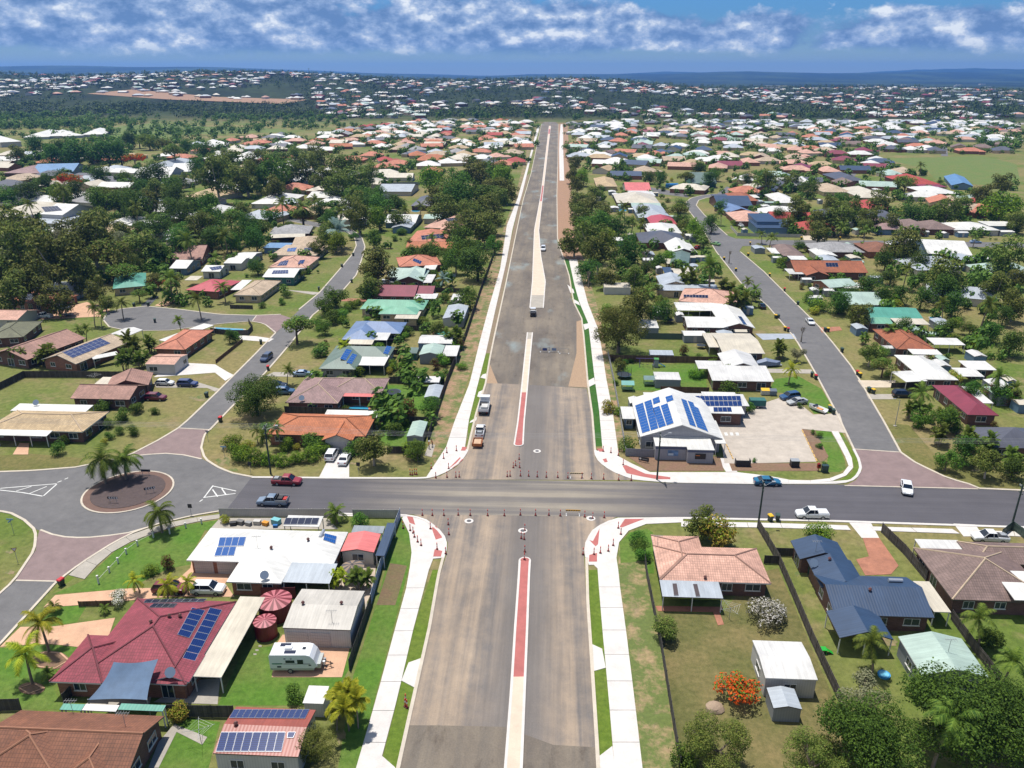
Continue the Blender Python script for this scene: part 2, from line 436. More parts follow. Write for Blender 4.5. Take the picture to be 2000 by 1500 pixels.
def seal_mat():
    t = NT('dusty sealed road'); P = t.pos(); b = t.b; b.inputs['Roughness'].default_value = 0.85
    sx = t.n('ShaderNodeSeparateXYZ'); t.L.new(P, sx.inputs[0])
    st = t.noise(P, 1.0,5,0.6,(0.33,0.012,1)); fi = t.noise(P, 1.0,4,0.6,(2.2,0.06,1)); g = t.noise(P, 0.35,5,0.65); h = t.noise(P, 12.0,2)
    d = t.math('ABSOLUTE', t.math('ADD', sx.outputs[0],3.2))
    edge = t.ramp(t.math('DIVIDE', d, 20.0),0.07,0.30)
    dust = t.math('MULTIPLY', t.ramp(t.math('ADD', st, t.math('MULTIPLY', t.math('SUBTRACT', g, 0.5),0.35)),0.36,0.60), edge)
    col = t.mix(dust, lin((118,112,108)), lin((170,152,132)))
    col = t.mix(0.45, col, t.ramp(fi, 0.3,0.7,(0.86,0.85,0.84),(1.12,1.11,1.1)), 'MULTIPLY')
    w = t.noise(P, 1.0,3,0.6,(3.2,0.03,1),(7,0,0)); pt = t.noise(P, 0.09,6,0.7,(1,0.5,1),(2,5,0))
    col = t.mix(0.35, col, t.ramp(w, 0.35,0.65,(0.84,) * 3,(1.12,) * 3), 'MULTIPLY')
    col = t.mix(0.8, col, t.ramp(pt, 0.34,0.66,(0.84,0.83,0.83),(1.12,1.12,1.12)), 'MULTIPLY')
    col = t.mix(0.6, col, t.ramp(h, 0.3,0.7,(0.8,) * 3,(1.18,) * 3), 'MULTIPLY')
    t.put(b.inputs['Base Color'], col); t.bump(h, 0.2,0.02)
    return t.m
def rough_mat():
    t = NT('unsealed road base'); P = t.pos(); b = t.b; b.inputs['Roughness'].default_value = 0.9
    f = t.noise(P, 0.10,6,0.68,(1.0,0.42,1)); g = t.noise(P, 0.55,6,0.7,(1,0.4,1)); c = t.noise(P, 0.055,4,0.55,(1.6,0.8,1),(4,9,0)); h = t.noise(P, 5.0,4,0.7)
    w = t.noise(P, 1.0,4,0.6,(0.5,0.02,1))
    col = t.mix(t.ramp(f, 0.36,0.64), lin((104,95,87)), lin((142,130,114)))
    col = t.mix(t.math('MULTIPLY', t.ramp(w, 0.44,0.62),0.55), col, lin((104,98,92)))
    col = t.mix(t.math('MULTIPLY', t.ramp(c, 0.58,0.68),0.7), col, lin((146,158,158)))
    col = t.mix(t.math('MULTIPLY', t.ramp(g, 0.54,0.72),0.65), col, lin((80,69,60)))
    col = t.mix(0.7, col, t.ramp(h, 0.25,0.75,(0.7,) * 3,(1.2,) * 3), 'MULTIPLY')
    t.put(b.inputs['Base Color'], col); t.bump(h, 0.5,0.05)
    return t.m
def street_mat():
    t = NT('cross street asphalt'); P = t.pos(); b = t.b; b.inputs['Roughness'].default_value = 0.8
    sx = t.n('ShaderNodeSeparateXYZ'); t.L.new(P, sx.inputs[0])
    f = t.noise(P, 1.0,5,0.6,(0.03,0.75,1)); g = t.noise(P, 0.25,4,0.6); h = t.noise(P, 14,2)
    d = t.math('ABSOLUTE', t.math('ADD', sx.outputs[0],5.0))
    near = t.ramp(t.math('DIVIDE', d, 40.0),0.24,0.80,(1,1,1),(0,0,0))
    tr = t.noise(P, 1.0,3,0.5,(0.02,0.5,1),(0,3.3,0))
    dust = t.math('MULTIPLY', near, t.math('MULTIPLY_ADD', t.ramp(tr, 0.40,0.60),0.6,0.3))
    col = t.mix(0.9, lin((84,82,88)), t.ramp(f, 0.3,0.72,(0.84,) * 3,(1.25,1.24,1.22)), 'MULTIPLY')
    col = t.mix(dust, col, lin((158,148,132)))
    col = t.mix(0.6, col, t.ramp(g, 0.3,0.7,(0.9,) * 3,(1.15,) * 3), 'MULTIPLY')
    t.put(b.inputs['Base Color'], t.mix(0.4, col, t.ramp(h, 0.3,0.7,(0.78,) * 3,(1.22,) * 3), 'MULTIPLY'))
    return t.m
ASPH = M('street asphalt', (108,107,108),0.85, 'asphalt')
SEAL, ROUGH, STREET = seal_mat(), rough_mat(), street_mat()
PINK = M('red paving of thresholds', (150,128,126),0.85, 'concrete', var=0.22)
CONC = M('new pale concrete', (232,226,220),0.8, 'concrete', var=0.14, k=0.70)
KERB = M('kerb concrete', (216,204,186),0.85, 'concrete', var=0.16)
OLDC = M('weathered concrete', (186,178,166),0.85, 'concrete', var=0.2)
WHITE = M('white road paint', (240,240,236),0.6, 'concrete', var=0.2)
LAWN = M('watered lawn', (92,130,48),0.9, 'lawn', var=0.35)
LAWN2 = M('dry lawn', (116,116,66),0.9, 'lawn', var=0.75)
LAWN3 = M('bright verge turf', (104,128,46),0.9, 'lawn', var=0.2)
DIRT = M('verge of dirt and grass', (176,142,112),0.95, 'dirt', var=1.0)
EARTH = M('bare red earth', (172,134,108),0.95, 'dirt', var=0.12)
PEACHC = M('peach stamped concrete', (226,180,146),0.8, 'concrete', var=0.2)
TERRA = M('terracotta paving', (196,132,104),0.8, 'concrete', var=0.35)
MULCH = M('bark mulch', (140,108,88),0.95, 'dirt', var=0.15)
REDPAV = M('salmon red paving', (196,112,106),0.8, 'concrete', var=0.22)
CREAMP = M('cream median infill', (232,206,184),0.8, 'concrete', var=0.12)
_zs = [0.004]
_zc = [0]
def sheet(name, pts, mat, z, world=False):
    _zc[0] = (_zc[0] + 1) % 7
    z += 0.0005 * _zc[0]
    return tag(MB().sheet(pts if world else px(pts), z, mat).build(name), kind='structure')
# --- the new road
Lr = [(775,1530),(800,1415),(842,1225),(859,1125),(868,1090)]
LN = [(915,880),(932,807),(950,750),(960,690),(975,620),(990,550),(1000,500),(1022,392),(1038,338),(1058,242)]
RS = [(1143,1090),(1145,1175),(1153,1300),(1162,1450),(1166,1530)]
RN = [(1160,880),(1154,800),(1147,757),(1136,625),(1115,582),(1114,550),(1100,505),(1088,470),(1087,380),(1089,320),(1090,242)]
sheet('road', [(775,1530),(797,1420),(842,1225),(859,1125),(873,1080),(875,1060),(860,1036),(835,1015),(806,1004.5),(1205,1009.5),(1160,1032),(1144,1058),(1141,1090),(1145,1175),(1153,1300),(1162,1450),(1166,1530)], SEAL, 0.024)
sheet('road', [(830,936.5),(860,930),(892,912),(910,890),(915,880),(932,807),(950,748),(1040,752),(1146,759),(1154,800),(1160,880),(1163,895),(1180,912),(1205,926),(1240,938)], SEAL, 0.024)
sheet('road', [(950,749)] + LN[3:] + [(1058,242),(1064,236),(1080,234),(1090,242)] + RN[::-1][1:-2] + [(1147,758)], ROUGH, 0.020)
sheet('road', [(775,1530),(798,1417),(850,1417),(985,1420),(1080,1455),(1163,1460),(1166,1530)], ROUGH, 0.030)
sheet('sandy_shoulder', [(1147,757),(1136,625),(1126,628),(1126,690),(1110,755)], M('orange sand', (178,150,122),0.95, 'dirt', var=0.0),0.030)
sheet('sandy_shoulder', [(950,749),(957,712),(964,730),(972,749)], M('orange sand', (178,150,122),0.95, 'dirt', var=0.0),0.030)
sheet('cross_street', [(440,998),(490,934.5),(660,936),(830,936.5),(1000,938),(1240,940.5),(1310,944),(1470,946.5),(1645,946.5),(1900,955),(2060,963),(2060,1030),(1900,1025),(1600,1015),(1332,1010),(1205,1010),(1000,1007),(806,1005),(625,1001)], STREET, 0.034)
# --- roundabout and side streets
sheet('roundabout_road', [(-60,925),(0,923),(60,921),(150,914),(252,891),(325,885),(395,896),(420,912),(450,925),(491,933),(441,998),(375,1009),(312,1024),(250,1042),(175,1051),(125,1050),(77,1036),(72,1035),(50,1015),(25,1002),(0,997),(-60,995)], ASPH, 0.038)
sheet('paved_threshold', [(77,1036),(125,1050),(175,1051),(250,1042),(312,1024),(265,1040),(225,1060),(162,1100),(113,1137),(30,1135),(70,1075),(73,1050)], PINK, 0.042)
sheet('side_street', [(30,1135),(113,1137),(0,1262),(-60,1320),(-60,1215)], ASPH, 0.046)
sheet('paved_threshold', [(252,891),(325,885),(395,896),(391,875),(397,850),(407,840),(350,837),(312,860)], PINK, 0.042)
NSL = [(350,837),(370,820),(425,767),(462,730),(500,692),(540,650),(585,605),(625,572),(670,520),(690,496),(697,480),(694,466),(682,455),(650,448),(612,442),(570,432)]
NSR = [(408,840),(450,796),(515,730),(550,690),(575,660),(610,615),(662,575),(695,537),(706,505),(712,482),(706,464),(690,450),(655,442),(612,434),(570,425)]
sheet('side_street', NSL + NSR[::-1], ASPH, 0.046)
sheet('cul_de_sac', [(200,625),(207,613),(230,604),(287,598),(350,604),(430,614),(500,616),(545,615),(556,622),(537,648),(515,632),(490,627),(430,632),(330,645),(250,646),(212,638)], ASPH, 0.050)
sheet('paved_threshold', [(500,616.5),(549,615),(570,622),(537,652),(515,632),(492,627)], PINK, 0.054)
ESL = [(1670,878),(1635,805),(1592,725),(1555,662),(1500,597),(1450,555),(1400,492),(1370,442),(1345,410),(1340,396),(1350,387),(1375,381),(1400,379)]
ESR = [(1757,884),(1725,825),(1662,717),(1625,670),(1600,640),(1545,585),(1490,530),(1445,492),(1420,460),(1375,420),(1359,401),(1364,391),(1380,386),(1402,384)]
sheet('side_street', ESL + ESR[::-1], ASPH, 0.046)
sheet('paved_threshold', [(1670,878),(1757,884),(1787,905),(1850,935),(1900,949),(1911,956),(1650,949.5),(1672,938),(1684,918),(1681,900)], PINK, 0.048)
sheet('side_street', [(1420,460),(1437,466),(1500,469),(1700,470),(2060,475),(2060,484),(1700,481),(1500,479),(1450,481),(1443,492)], ASPH, 0.050)
for k, q in enumerate([[(1400,379),(1402,385),(1440,372),(1420,364)],[(1645,350),(1665,350),(1702,300),(1692,299)],[(1838,305),(1852,305),(1848,276),(1842,276)],[(1905,408),(1985,385),(1992,392),(1912,416)],
                       [(0,395),(195,378),(195,386),(0,404)],[(455,418),(570,425),(570,433),(455,428)],[(1600,283),(1630,283),(1720,268),(1700,268)],[(1265,365),(1340,378),(1345,386),(1260,375)]]):
    sheet('side_street', q, ASPH, 0.046)
hw = M('distant pale road', (170,162,156),0.9, 'concrete', var=0.15)
for q in ([(830,233),(1060,236),(1250,231),(1330,222),(1330,218),(1240,226),(1040,231),(830,229)],[(1230,226),(1260,226),(1330,215),(1300,214)],[(1330,236),(2000,243),(2000,240),(1330,232)]):
    sheet('distant_road', [(a, max(b, 224)) for a, b in q], hw, 0.06)
# --- kerbs
def kerb(pts, side=1, w=0.42, h=0.14, mat=KERB, world=False):
    p = pts if world else px(pts)
    n = max(2, int(plen(p) / 2.0)); p = resample(p, min(n, 60))
    q = offset(p, w * side)
    m = MB()
    for i in range(len(p) - 1):
        a, b, c, d = p[i], p[i + 1], q[i + 1], q[i]
        if side < 0: a, b, c, d = d, c, b, a
        m.face([(*a, h * 0.75),(*b, h * 0.75),(*c, h),(*d, h)], mat)
        m.face([(*a, 0),(*b, 0),(*b, h * 0.75),(*a, h * 0.75)], mat)
        m.face([(*b, h),(*a, h),(*a, 0),(*b, 0)] if False else [(*d, h),(*c, h),(*c, 0),(*d, 0)], mat)
    return tag(m.build('kerb'), kind='structure')
kerb(Lr, 1); kerb(LN, 1); kerb(RS, 1); kerb(RN, -1)
kerb([(868,1090),(874,1070),(872,1052),(858,1034),(835,1016),(806,1006),(775,1005),(625,1001.5),(445,998.5)],1,0.5, mat=CONC)
kerb([(1143,1090),(1141,1072),(1144,1056),(1160,1032),(1200,1012.5),(1332,1011),(1600,1016),(1900,1026),(2060,1031)],-1,0.5, mat=CONC)
kerb([(491,934),(660,935.5),(830,936),(860,929),(892,911),(908,893),(915,880)],1,0.5, mat=CONC)
kerb([(1160,880),(1163,895),(1180,912),(1205,926),(1240,938),(1310,943.5),(1470,946),(1645,945.5),(1672,937),(1684,918),(1681,900),(1670,878)],1,0.5, mat=CONC)
kerb([(1757,884),(1787,905),(1850,935),(1900,949),(1911,955.5),(2060,962)],1)
kerb([(-60,925),(0,923),(60,921),(150,914),(252,891),(312,860),(350,837)],1)
kerb([(407,840),(397,850),(391,875),(398,897),(420,912),(450,925),(491,933)],1)
kerb([(-60,995),(0,997),(25,1002),(50,1015),(72,1035),(73,1050),(70,1075),(30,1135),(0,1162),(-60,1215)],-1)
kerb([(441,998),(375,1009),(312,1024),(265,1040),(225,1060),(162,1100),(113,1137),(0,1262),(-60,1320)],-1)
kerb(NSL[:6],1); kerb(NSL[6:],1); kerb(NSR, -1); kerb(ESL, 1); kerb(ESR[:8],-1); kerb(ESR[8:],-1)
kerb([(537,650),(515,633),(490,628),(430,633),(330,646),(250,647),(212,639),(200,625),(207,613),(230,604),(287,598),(350,604),(430,614),(500,616),(549,614)],-1)
for a, b in (((30,1135),(113,1137)),((350,837),(408,840)),((1670,878),(1757,884)),((1650,949.5),(1911,956)),((500,616.5),(492,627))):
    p, q = G(*a), G(*b); d = Vector((q[0] - p[0], q[1] - p[1])); n = Vector((-d.y, d.x)).normalized() * 0.3
    sheet('edge_strip', [p, q, (q[0] + n.x, q[1] + n.y),(p[0] + n.x, p[1] + n.y)], KERB, 0.062, True)
arc = px([(77,1036),(100,1045),(125,1050),(150,1051.5),(175,1051),(215,1047),(250,1042),(285,1032)])
sheet('edge_strip', arc + offset(arc, 0.35)[::-1], KERB, 0.062, True)
arc = px([(252,891),(290,887),(325,885),(360,888),(395,896)])
sheet('edge_strip', arc + offset(arc, -0.35)[::-1], KERB, 0.062, True)
# --- footpaths laid as slabs
def slabs(name, left, right, step, mat=CONC, z=0.10):
    a, b = px(left), px(right)
    n = max(2, int(plen(a) / step)); a, b = resample(a, n), resample(b, n)
    root = thing(name, None, None, (a[0][0], a[0][1],0)); tag(root, kind='structure')
    for i in range(n):
        g = 0.014
        def lp(p, q, t): return (p[0] + (q[0] - p[0]) * t, p[1] + (q[1] - p[1]) * t)
        q = [lp(a[i], a[i + 1], g / 2), lp(b[i], b[i + 1], g / 2), lp(b[i], b[i + 1],1 - g / 2), lp(a[i], a[i + 1],1 - g / 2)]
        MB().prism(q, 0.0, z, mat).build('slab', root)
    return root
PL = [(871,875),(887,825),(917,750),(935,675),(955,600),(977,525),(990,440)]
PR = [(908,875),(916,820),(933,752),(949,690),(966,612),(989,512),(1001,448)]
slabs('footpath', PL, PR, 4.6)
slabs('footpath', [(990,440),(1010,390),(1020,356),(1036,300),(1050,246)],[(1001,448),(1012,405),(1021,374),(1036,312),(1055,246)],16)
slabs('footpath', [(800,1112),(796,1140),(770,1235),(735,1365),(690,1520)],[(838,1112),(831,1140),(806,1235),(776,1365),(735,1520)],4.6)
slabs('footpath', [(1167,1110),(1169,1140),(1177,1235),(1189,1365),(1202,1520)],[(1207,1110),(1210,1140),(1223,1235),(1239,1365),(1257,1520)],4.6)
slabs('footpath', [(1177,880),(1170,800),(1161,737),(1154,675),(1149,632),(1132,592),(1122,557),(1111,507)],[(1207,880),(1196,800),(1184,740),(1176,685),(1167,640),(1148,592),(1139,557),(1127,507)],4.6)
slabs('footpath', [(1093,353),(1092,290),(1093,266),(1095,243)],[(1102,353),(1100,290),(1100,260),(1099,243)],16)
slabs('footpath', [(1330,1019),(1500,1022),(1655,1027)],[(1330,1029),(1500,1031),(1662,1036)],4.6)
slabs('footpath', [(1700,1029),(1860,1034)],[(1706,1037),(1875,1043)],4.6)
slabs('footpath', [(1900,1036),(2060,1042)],[(1905,1045),(2060,1051)],4.6)
slabs('footpath', [(1624,843),(1638,868),(1652,895),(1658,912),(1652,922),(1628,934),(1585,939),(1540,938)],[(1637,843),(1650,868),(1663,893),(1667,912),(1662,924),(1636,939),(1590,944),(1540,944)],3.5)
slabs('footpath', [(134,1124),(170,1092),(215,1062),(265,1040),(312,1027),(360,1014),(430,1005)],[(165,1132),(190,1104),(226,1073),(272,1051),(318,1036),(362,1023),(430,1013)],3.5, OLDC)
def concrete(name, pts, mat=CONC, z=0.092, world=False):
    _zc[0] = (_zc[0] + 1) % 7
    z += 0.0015 * _zc[0]
    return tag(MB().prism(pts if world else px(pts),0.0, z, mat).build(name), kind='structure')
concrete('corner_pavement', [(1144,1085),(1147,1055),(1162,1034),(1202,1014.5),(1255,1012.5),(1334,1013),(1334,1019.5),(1330,1021),(1262,1024),(1228,1037),(1209,1060),(1204,1090),(1207,1111),(1167,1111),(1160,1104),(1150,1104)])
concrete('corner_pavement', [(806,1009),(835,1018),(857,1036),(870,1056),(871,1072),(866,1090),(846,1092),(838,1113),(800,1113),(804,1080),(799,1042),(785,1013),(790,1008)])
concrete('corner_pavement', [(832,933.5),(846,912),(871,874),(909,874),(913,882),(907,893),(890,911),(860,927)])
concrete('corner_pavement', [(1163,882),(1165,895),(1182,911),(1207,925),(1242,937),(1312,942.5),(1470,945),(1642,944.5),(1660,938),(1585,944),(1540,944),(1540,937.5),(1500,930),(1440,923),(1270,923),(1234,906),(1208,892),(1207,879),(1177,879)])
for q in ([(745,1004),(806,1007),(790,1010),(745,1008)],[(445,1000),(620,1003),(780,1008),(780,1011),(620,1007),(445,1003)]):
    concrete('gutter_apron', q, CONC, 0.07)
for q in ([(1158,1058),(1171,1033),(1168,1064),(1163,1068),(1151,1056)],[(1210,1030),(1221,1014),(1262,1013),(1246,1019),(1215,1031)],[(1150,1098),(1151,1085),(1166,1081),(1166,1098)],
          [(795,1010),(806,1010),(811,1026),(800,1022)],[(843,1032),(852,1028),(864,1051),(851,1055)],[(846,1088),(849,1074),(864,1077),(861,1088)],
          [(875,917),(898,894),(905,898),(885,915)],[(900,881),(903,873.5),(912,874),(909,881)],[(1165,877),(1177,877),(1181,883),(1171,883)],[(1216,911),(1222,909),(1260,926),(1309,933),(1309,937),(1284,937),(1250,931),(1224,925)],[(1177,898),(1184,896),(1187,903),(1181,904)]):
    sheet('red_paving', q, REDPAV, 0.112)
sheet('verge_turf', [(845,1113),(862,1113),(840,1235),(800,1415),(775,1530),(735,1530),(776,1365),(806,1235)], LAWN3,0.014)
sheet('verge_turf', [(1148,1113),(1167,1113),(1177,1235),(1189,1365),(1202,1530),(1168,1530),(1156,1300)], LAWN3,0.014)
sheet('verge_turf', [(912,872),(928,805),(948,745),(958,690),(949,690),(933,752),(916,820)], LAWN3,0.014)
sheet('verge_turf', [(1162,872),(1156,800),(1149,757),(1138,625),(1117,582),(1116,550),(1101,505),(1111,507),(1122,557),(1132,592),(1149,632),(1161,737),(1170,800),(1177,872)], M('fresh turf', (62,108,44),0.9, 'lawn', var=0.1),0.014)
for q in ([(798,1295),(826,1285),(812,1345),(784,1330)],[(738,1470),(772,1500),(768,1530),(730,1530)],[(1154,1258),(1176,1268),(1183,1305),(1158,1312)],[(1170,1478),(1196,1458),(1204,1530),(1172,1530)],
          [(917,827),(930,822),(932,815),(919,823)],[(932,775),(941,778),(944,762),(935,766)],[(938,738),(951,741),(949,730),(943,732)],[(1147,745),(1160,738),(1163,750),(1149,757)],[(1139,634),(1149,632),(1150,641),(1142,645)],
          [(1117,583),(1130,590),(1133,597),(1122,592)],[(1108,556),(1120,566),(1122,573),(1114,572)]):
    concrete('crossover', q, CONC, 0.088)
sheet('dirt_strip', [(949,690),(957,690),(972,620),(987,550),(998,498),(1020,392),(1035,338),(1028,344),(1012,405),(989,512),(966,612)], M('fresh brown fill', (150,128,108),0.95, 'dirt', var=0.25),0.014)
sheet('verge', [(850,912),(836,862),(872,752),(910,657),(938,572),(968,490),(1006,385),(1030,290),(1046,246),(1050,246),(1036,300),(1010,390),(977,525),(935,675),(887,825),(871,875)], DIRT, 0.010)
sheet('verge', [(1101,503),(1089,470),(1088,380),(1091,242),(1108,240),(1112,300),(1118,400),(1124,470),(1140,507),(1111,507)], EARTH, 0.010)
sheet('verge', [(1127,507),(1139,557),(1148,592),(1167,640),(1176,685),(1184,740),(1196,800),(1207,880),(1222,885),(1210,800),(1195,740),(1184,680),(1172,620),(1156,560),(1142,507)], DIRT, 0.010)
sheet('verge', [(1207,1110),(1210,1060),(1250,1030),(1258,1090),(1263,1130),(1292,1275),(1330,1530),(1257,1530)], M('verge of thin grass', (166,144,106),0.95, 'dirt', var=1.35),0.010)
sheet('verge', [(798,1112),(804,1080),(799,1042),(784,1018),(760,1085),(735,1180),(690,1320),(655,1530),(690,1530)], LAWN, 0.010)
sheet('verge', [(762,1100),(795,1105),(772,1182),(735,1182)], M('turned brown soil', (124,102,76),0.95, 'dirt', var=0.35),0.014)
sheet('lawn', [(0,1385),(-40,1385),(-40,1300),(0,1266),(60,1260),(110,1260),(150,1264),(100,1335),(125,1385)], LAWN, 0.008)
sheet('lawn', [(425,1378),(475,1270),(530,1262),(690,1258),(680,1310),(640,1378)], LAWN, 0.008)
sheet('lawn', [(105,1160),(165,1133),(226,1075),(272,1053),(318,1038),(362,1025),(430,1015),(440,1035),(400,1036),(368,1095),(376,1102),(330,1110),(250,1150)], LAWN, 0.008)
sheet('lawn', [(100,1160),(226,1073),(265,1041),(430,1002),(430,1005),(312,1027),(215,1062),(134,1124)], LAWN3,0.008)
sheet('lawn', [(72,1220),(110,1185),(170,1182),(150,1215),(107,1222)], LAWN, 0.008)
sheet('lawn', [(310,1500),(350,1400),(430,1410),(400,1530),(300,1530)], LAWN, 0.008)
sheet('lawn', [(-60,925),(0,922),(60,920),(150,913),(160,895),(60,886),(-60,893)], LAWN2,0.008)
sheet('lawn', [(1210,1060),(1230,1040),(1262,1032),(1275,1040),(1278,1120),(1262,1120),(1258,1095),(1212,1100)], LAWN, 0.012)
sheet('lawn', [(1590,842),(1622,842),(1638,870),(1650,900),(1652,915),(1640,922),(1612,922),(1618,890)], LAWN, 0.012)
sheet('lawn', [(1637,845),(1645,845),(1680,905),(1682,918),(1668,936),(1640,944),(1545,944),(1600,942),(1640,938),(1664,922),(1668,910),(1662,893)], LAWN3,0.012)
sheet('lawn', [(1722,826),(1775,830),(1830,893),(1990,930),(1990,958),(1905,950),(1850,933),(1787,903),(1757,882)], LAWN2,0.012)
sheet('lawn', [(1515,740),(1560,735),(1605,760),(1632,806),(1590,808),(1560,770),(1500,765)], LAWN, 0.012)
sheet('lawn', [(1225,762),(1210,712),(1375,712),(1382,765)], LAWN, 0.012)
sheet('lawn', [(1730,925),(1990,935),(1990,960),(1900,948)], LAWN2,0.012)
sheet('lawn', [(735,870),(745,825),(835,828),(815,875)], LAWN, 0.012)
sheet('lawn', [(750,800),(755,752),(862,752),(845,800)], LAWN, 0.012)
sheet('lawn', [(760,740),(768,695),(880,697),(868,740)], LAWN2,0.012)
sheet('park_grass', [(1700,310),(1920,305),(1985,320),(1992,350),(1930,362),(1830,355),(1810,330),(1730,312)], M('park grass', (112,132,72),0.9, 'lawn', var=0.35),0.02)
sheet('park_grass', [(100,262),(300,240),(420,248),(560,252),(560,258),(400,262),(260,270)], M('park grass', (112,132,72),0.9, 'lawn', var=0.35),0.02)
sheet('park_grass', [(850,240),(1040,238),(1020,246),(860,246)], M('park grass', (112,132,72),0.9, 'lawn', var=0.35),0.02)
sheet('lawn', [(1288,1195),(1410,1200),(1470,1120),(1520,1110),(1600,1300),(1640,1390),(1660,1530),(1332,1530),(1300,1290)], M('worn brown lawn', (110,110,66),0.9, 'lawn', var=0.8),0.006)
for q, m in (([(0,1264),(40,1225),(107,1224),(160,1216),(225,1207),(210,1250),(150,1264),(100,1258),(50,1260)], PEACHC),
             ([(85,1187),(108,1163),(250,1150),(330,1148),(372,1110),(375,1092),(470,1092),(440,1140),(458,1166),(330,1166),(160,1182)], PEACHC),
             ([(531,1323),(540,1258),(552,1240),(690,1240),(668,1323)], PEACHC),([(300,1372),(370,1330),(430,1325),(425,1376)], OLDC),
             ([(1685,1051),(1717,1051),(1755,1105),(1740,1122),(1690,1124),(1672,1093),(1697,1087)], TERRA),([(1656,1018),(1700,1020),(1717,1051),(1683,1051)], CONC),
             ([(1862,1023),(1905,1025),(1920,1048),(1882,1048)], CONC),
             ([(1410,872),(1395,800),(1450,812),(1478,792),(1530,775),(1560,787),(1588,810),(1640,808),(1652,846),(1620,843),(1566,838),(1596,902),(1440,906),(1415,905)], M('car park concrete', (206,194,180),0.85, 'concrete', var=0.22)),
             ([(622,935),(640,900),(648,868),(690,868),(682,905),(682,935)], CONC),
             ([(1400,895),(1432,895),(1440,922),(1418,922)], CONC),([(1227,892),(1406,892),(1414,920),(1266,920)], MULCH),([(1424,905),(1596,905),(1600,920),(1430,920)], MULCH),([(1565,838),(1592,842),(1618,892),(1605,905),(1590,890)], MULCH),
             ([(300,737),(345,708),(360,709),(420,712),(445,727),(457,733),(440,744),(420,728)], CONC),([(305,757),(405,758),(420,765),(430,760),(390,748),(300,748)], OLDC),
             ([(462,655),(500,657),(535,662),(525,668),(470,664)], CONC),([(515,735),(535,727),(620,728),(622,737)], OLDC),([(660,588),(680,583),(725,584),(726,590)], TERRA),
             ([(555,566),(622,571),(626,573),(612,576)], OLDC),([(302,597),(345,574),(352,580),(325,600)], PEACHC),([(275,597),(300,576),(310,579),(290,599)], M('dark seal', (84,86,92),0.85, 'asphalt')),
             ([(130,600),(170,590),(215,605),(205,618),(60,625),(50,618)], PEACHC),([(1475,652),(1550,652),(1556,662),(1490,664)], M('blue grey concrete', (176,184,196),0.8, 'concrete')),([(1480,720),(1585,722),(1588,730),(1500,728)], OLDC),
             ([(1675,743),(1750,743),(1745,757),(1685,757)], M('cream concrete', (216,200,178),0.8, 'concrete')),([(1692,770),(1742,770),(1745,780),(1697,780)], OLDC),([(1600,640),(1640,638),(1645,645),(1605,650)], TERRA),
             ([(1567,458),(1608,458),(1614,470),(1570,469)], M('cream concrete', (216,200,178),0.8, 'concrete')),([(25,888),(38,866),(57,866),(55,888)], PEACHC),([(645,1180),(650,1120),(735,1095),(730,1150),(715,1180)], M('pale paving', (216,196,176),0.8, 'concrete', var=0.25)),
             ([(310,1450),(340,1415),(405,1440),(395,1455),(345,1430),(310,1500),(290,1500)], OLDC),([(430,1012),(640,1012),(660,1034),(410,1034)], OLDC)):
    concrete('driveway' if m in (PEACHC, TERRA, OLDC, CONC) else 'yard_paving', q, m, 0.05)
for q in ([(1280,1184),(1412,1186),(1408,1196),(1285,1194)],[(1392,1194),(1404,1193),(1414,1220),(1402,1222)]): concrete('patio', q, TERRA, 0.06)
for q in ([(205,1335),(300,1340),(290,1385),(160,1385)],[(690,1190),(700,1150),(720,1150),(715,1195)]): concrete('patio', q, OLDC, 0.04)
PATCH = M('trodden bare soil', (160,138,106),0.95, 'dirt', var=1.1)
for k, (cx_, cy_, rx, ry) in enumerate([(390,778,26,7),(420,763,14,3),(664,556,12,3),(437,902,16,9),(455,918,12,4),(1310,870,5,1),(1905,920,12,3),(300,1210,9,3),(18,1078,9,4),(20,1118,11,5),(690,905,9,4),(1560,1120,10,6),(1730,1255,30,8),(1240,1180,10,22),(1250,1260,9,24),(1278,1400,12,30),(1228,1130,8,14),(1755,862,16,4),(665,1440,12,16),(520,868,14,4),(60,600,12,3),(872,700,5,14),(862,780,6,16),(845,850,7,14),(905,690,5,14),(1820,555,30,6),(1900,560,30,6)]):
    sheet('bare_patch', [(cx_ + rx * (0.8 + 0.9 * noise.noise(Vector((k, 2 * math.cos(t * 0.4488),2 * math.sin(t * 0.4488))))) * math.cos(t * 0.4488), cy_ + ry * (0.8 + 0.9 * noise.noise(Vector((k + 9,2 * math.cos(t * 0.4488),2 * math.sin(t * 0.4488))))) * math.sin(t * 0.4488)) for t in range(14)], PATCH, 0.018)
for q in ((508,1262),(505,1252),(512,1243),(502,1270),(498,1278)): concrete('stepping_stone', [(q[0] - 3, q[1] - 1.5),(q[0] + 3, q[1] - 1.5),(q[0] + 3, q[1] + 1.5),(q[0] - 3, q[1] + 1.5)], OLDC, 0.03)
for c, rx, ry in (((98,1290),38,18),((62,1345),26,12)):
    pts = [(c[0] + rx * math.cos(a * math.pi / 8), c[1] + ry * math.sin(a * math.pi / 8)) for a in range(16)]
    concrete('garden_bed', pts, MULCH, 0.05)
    w = px(pts); kerb(w + [w[0]],-1,0.18,0.12, PEACHC, True)
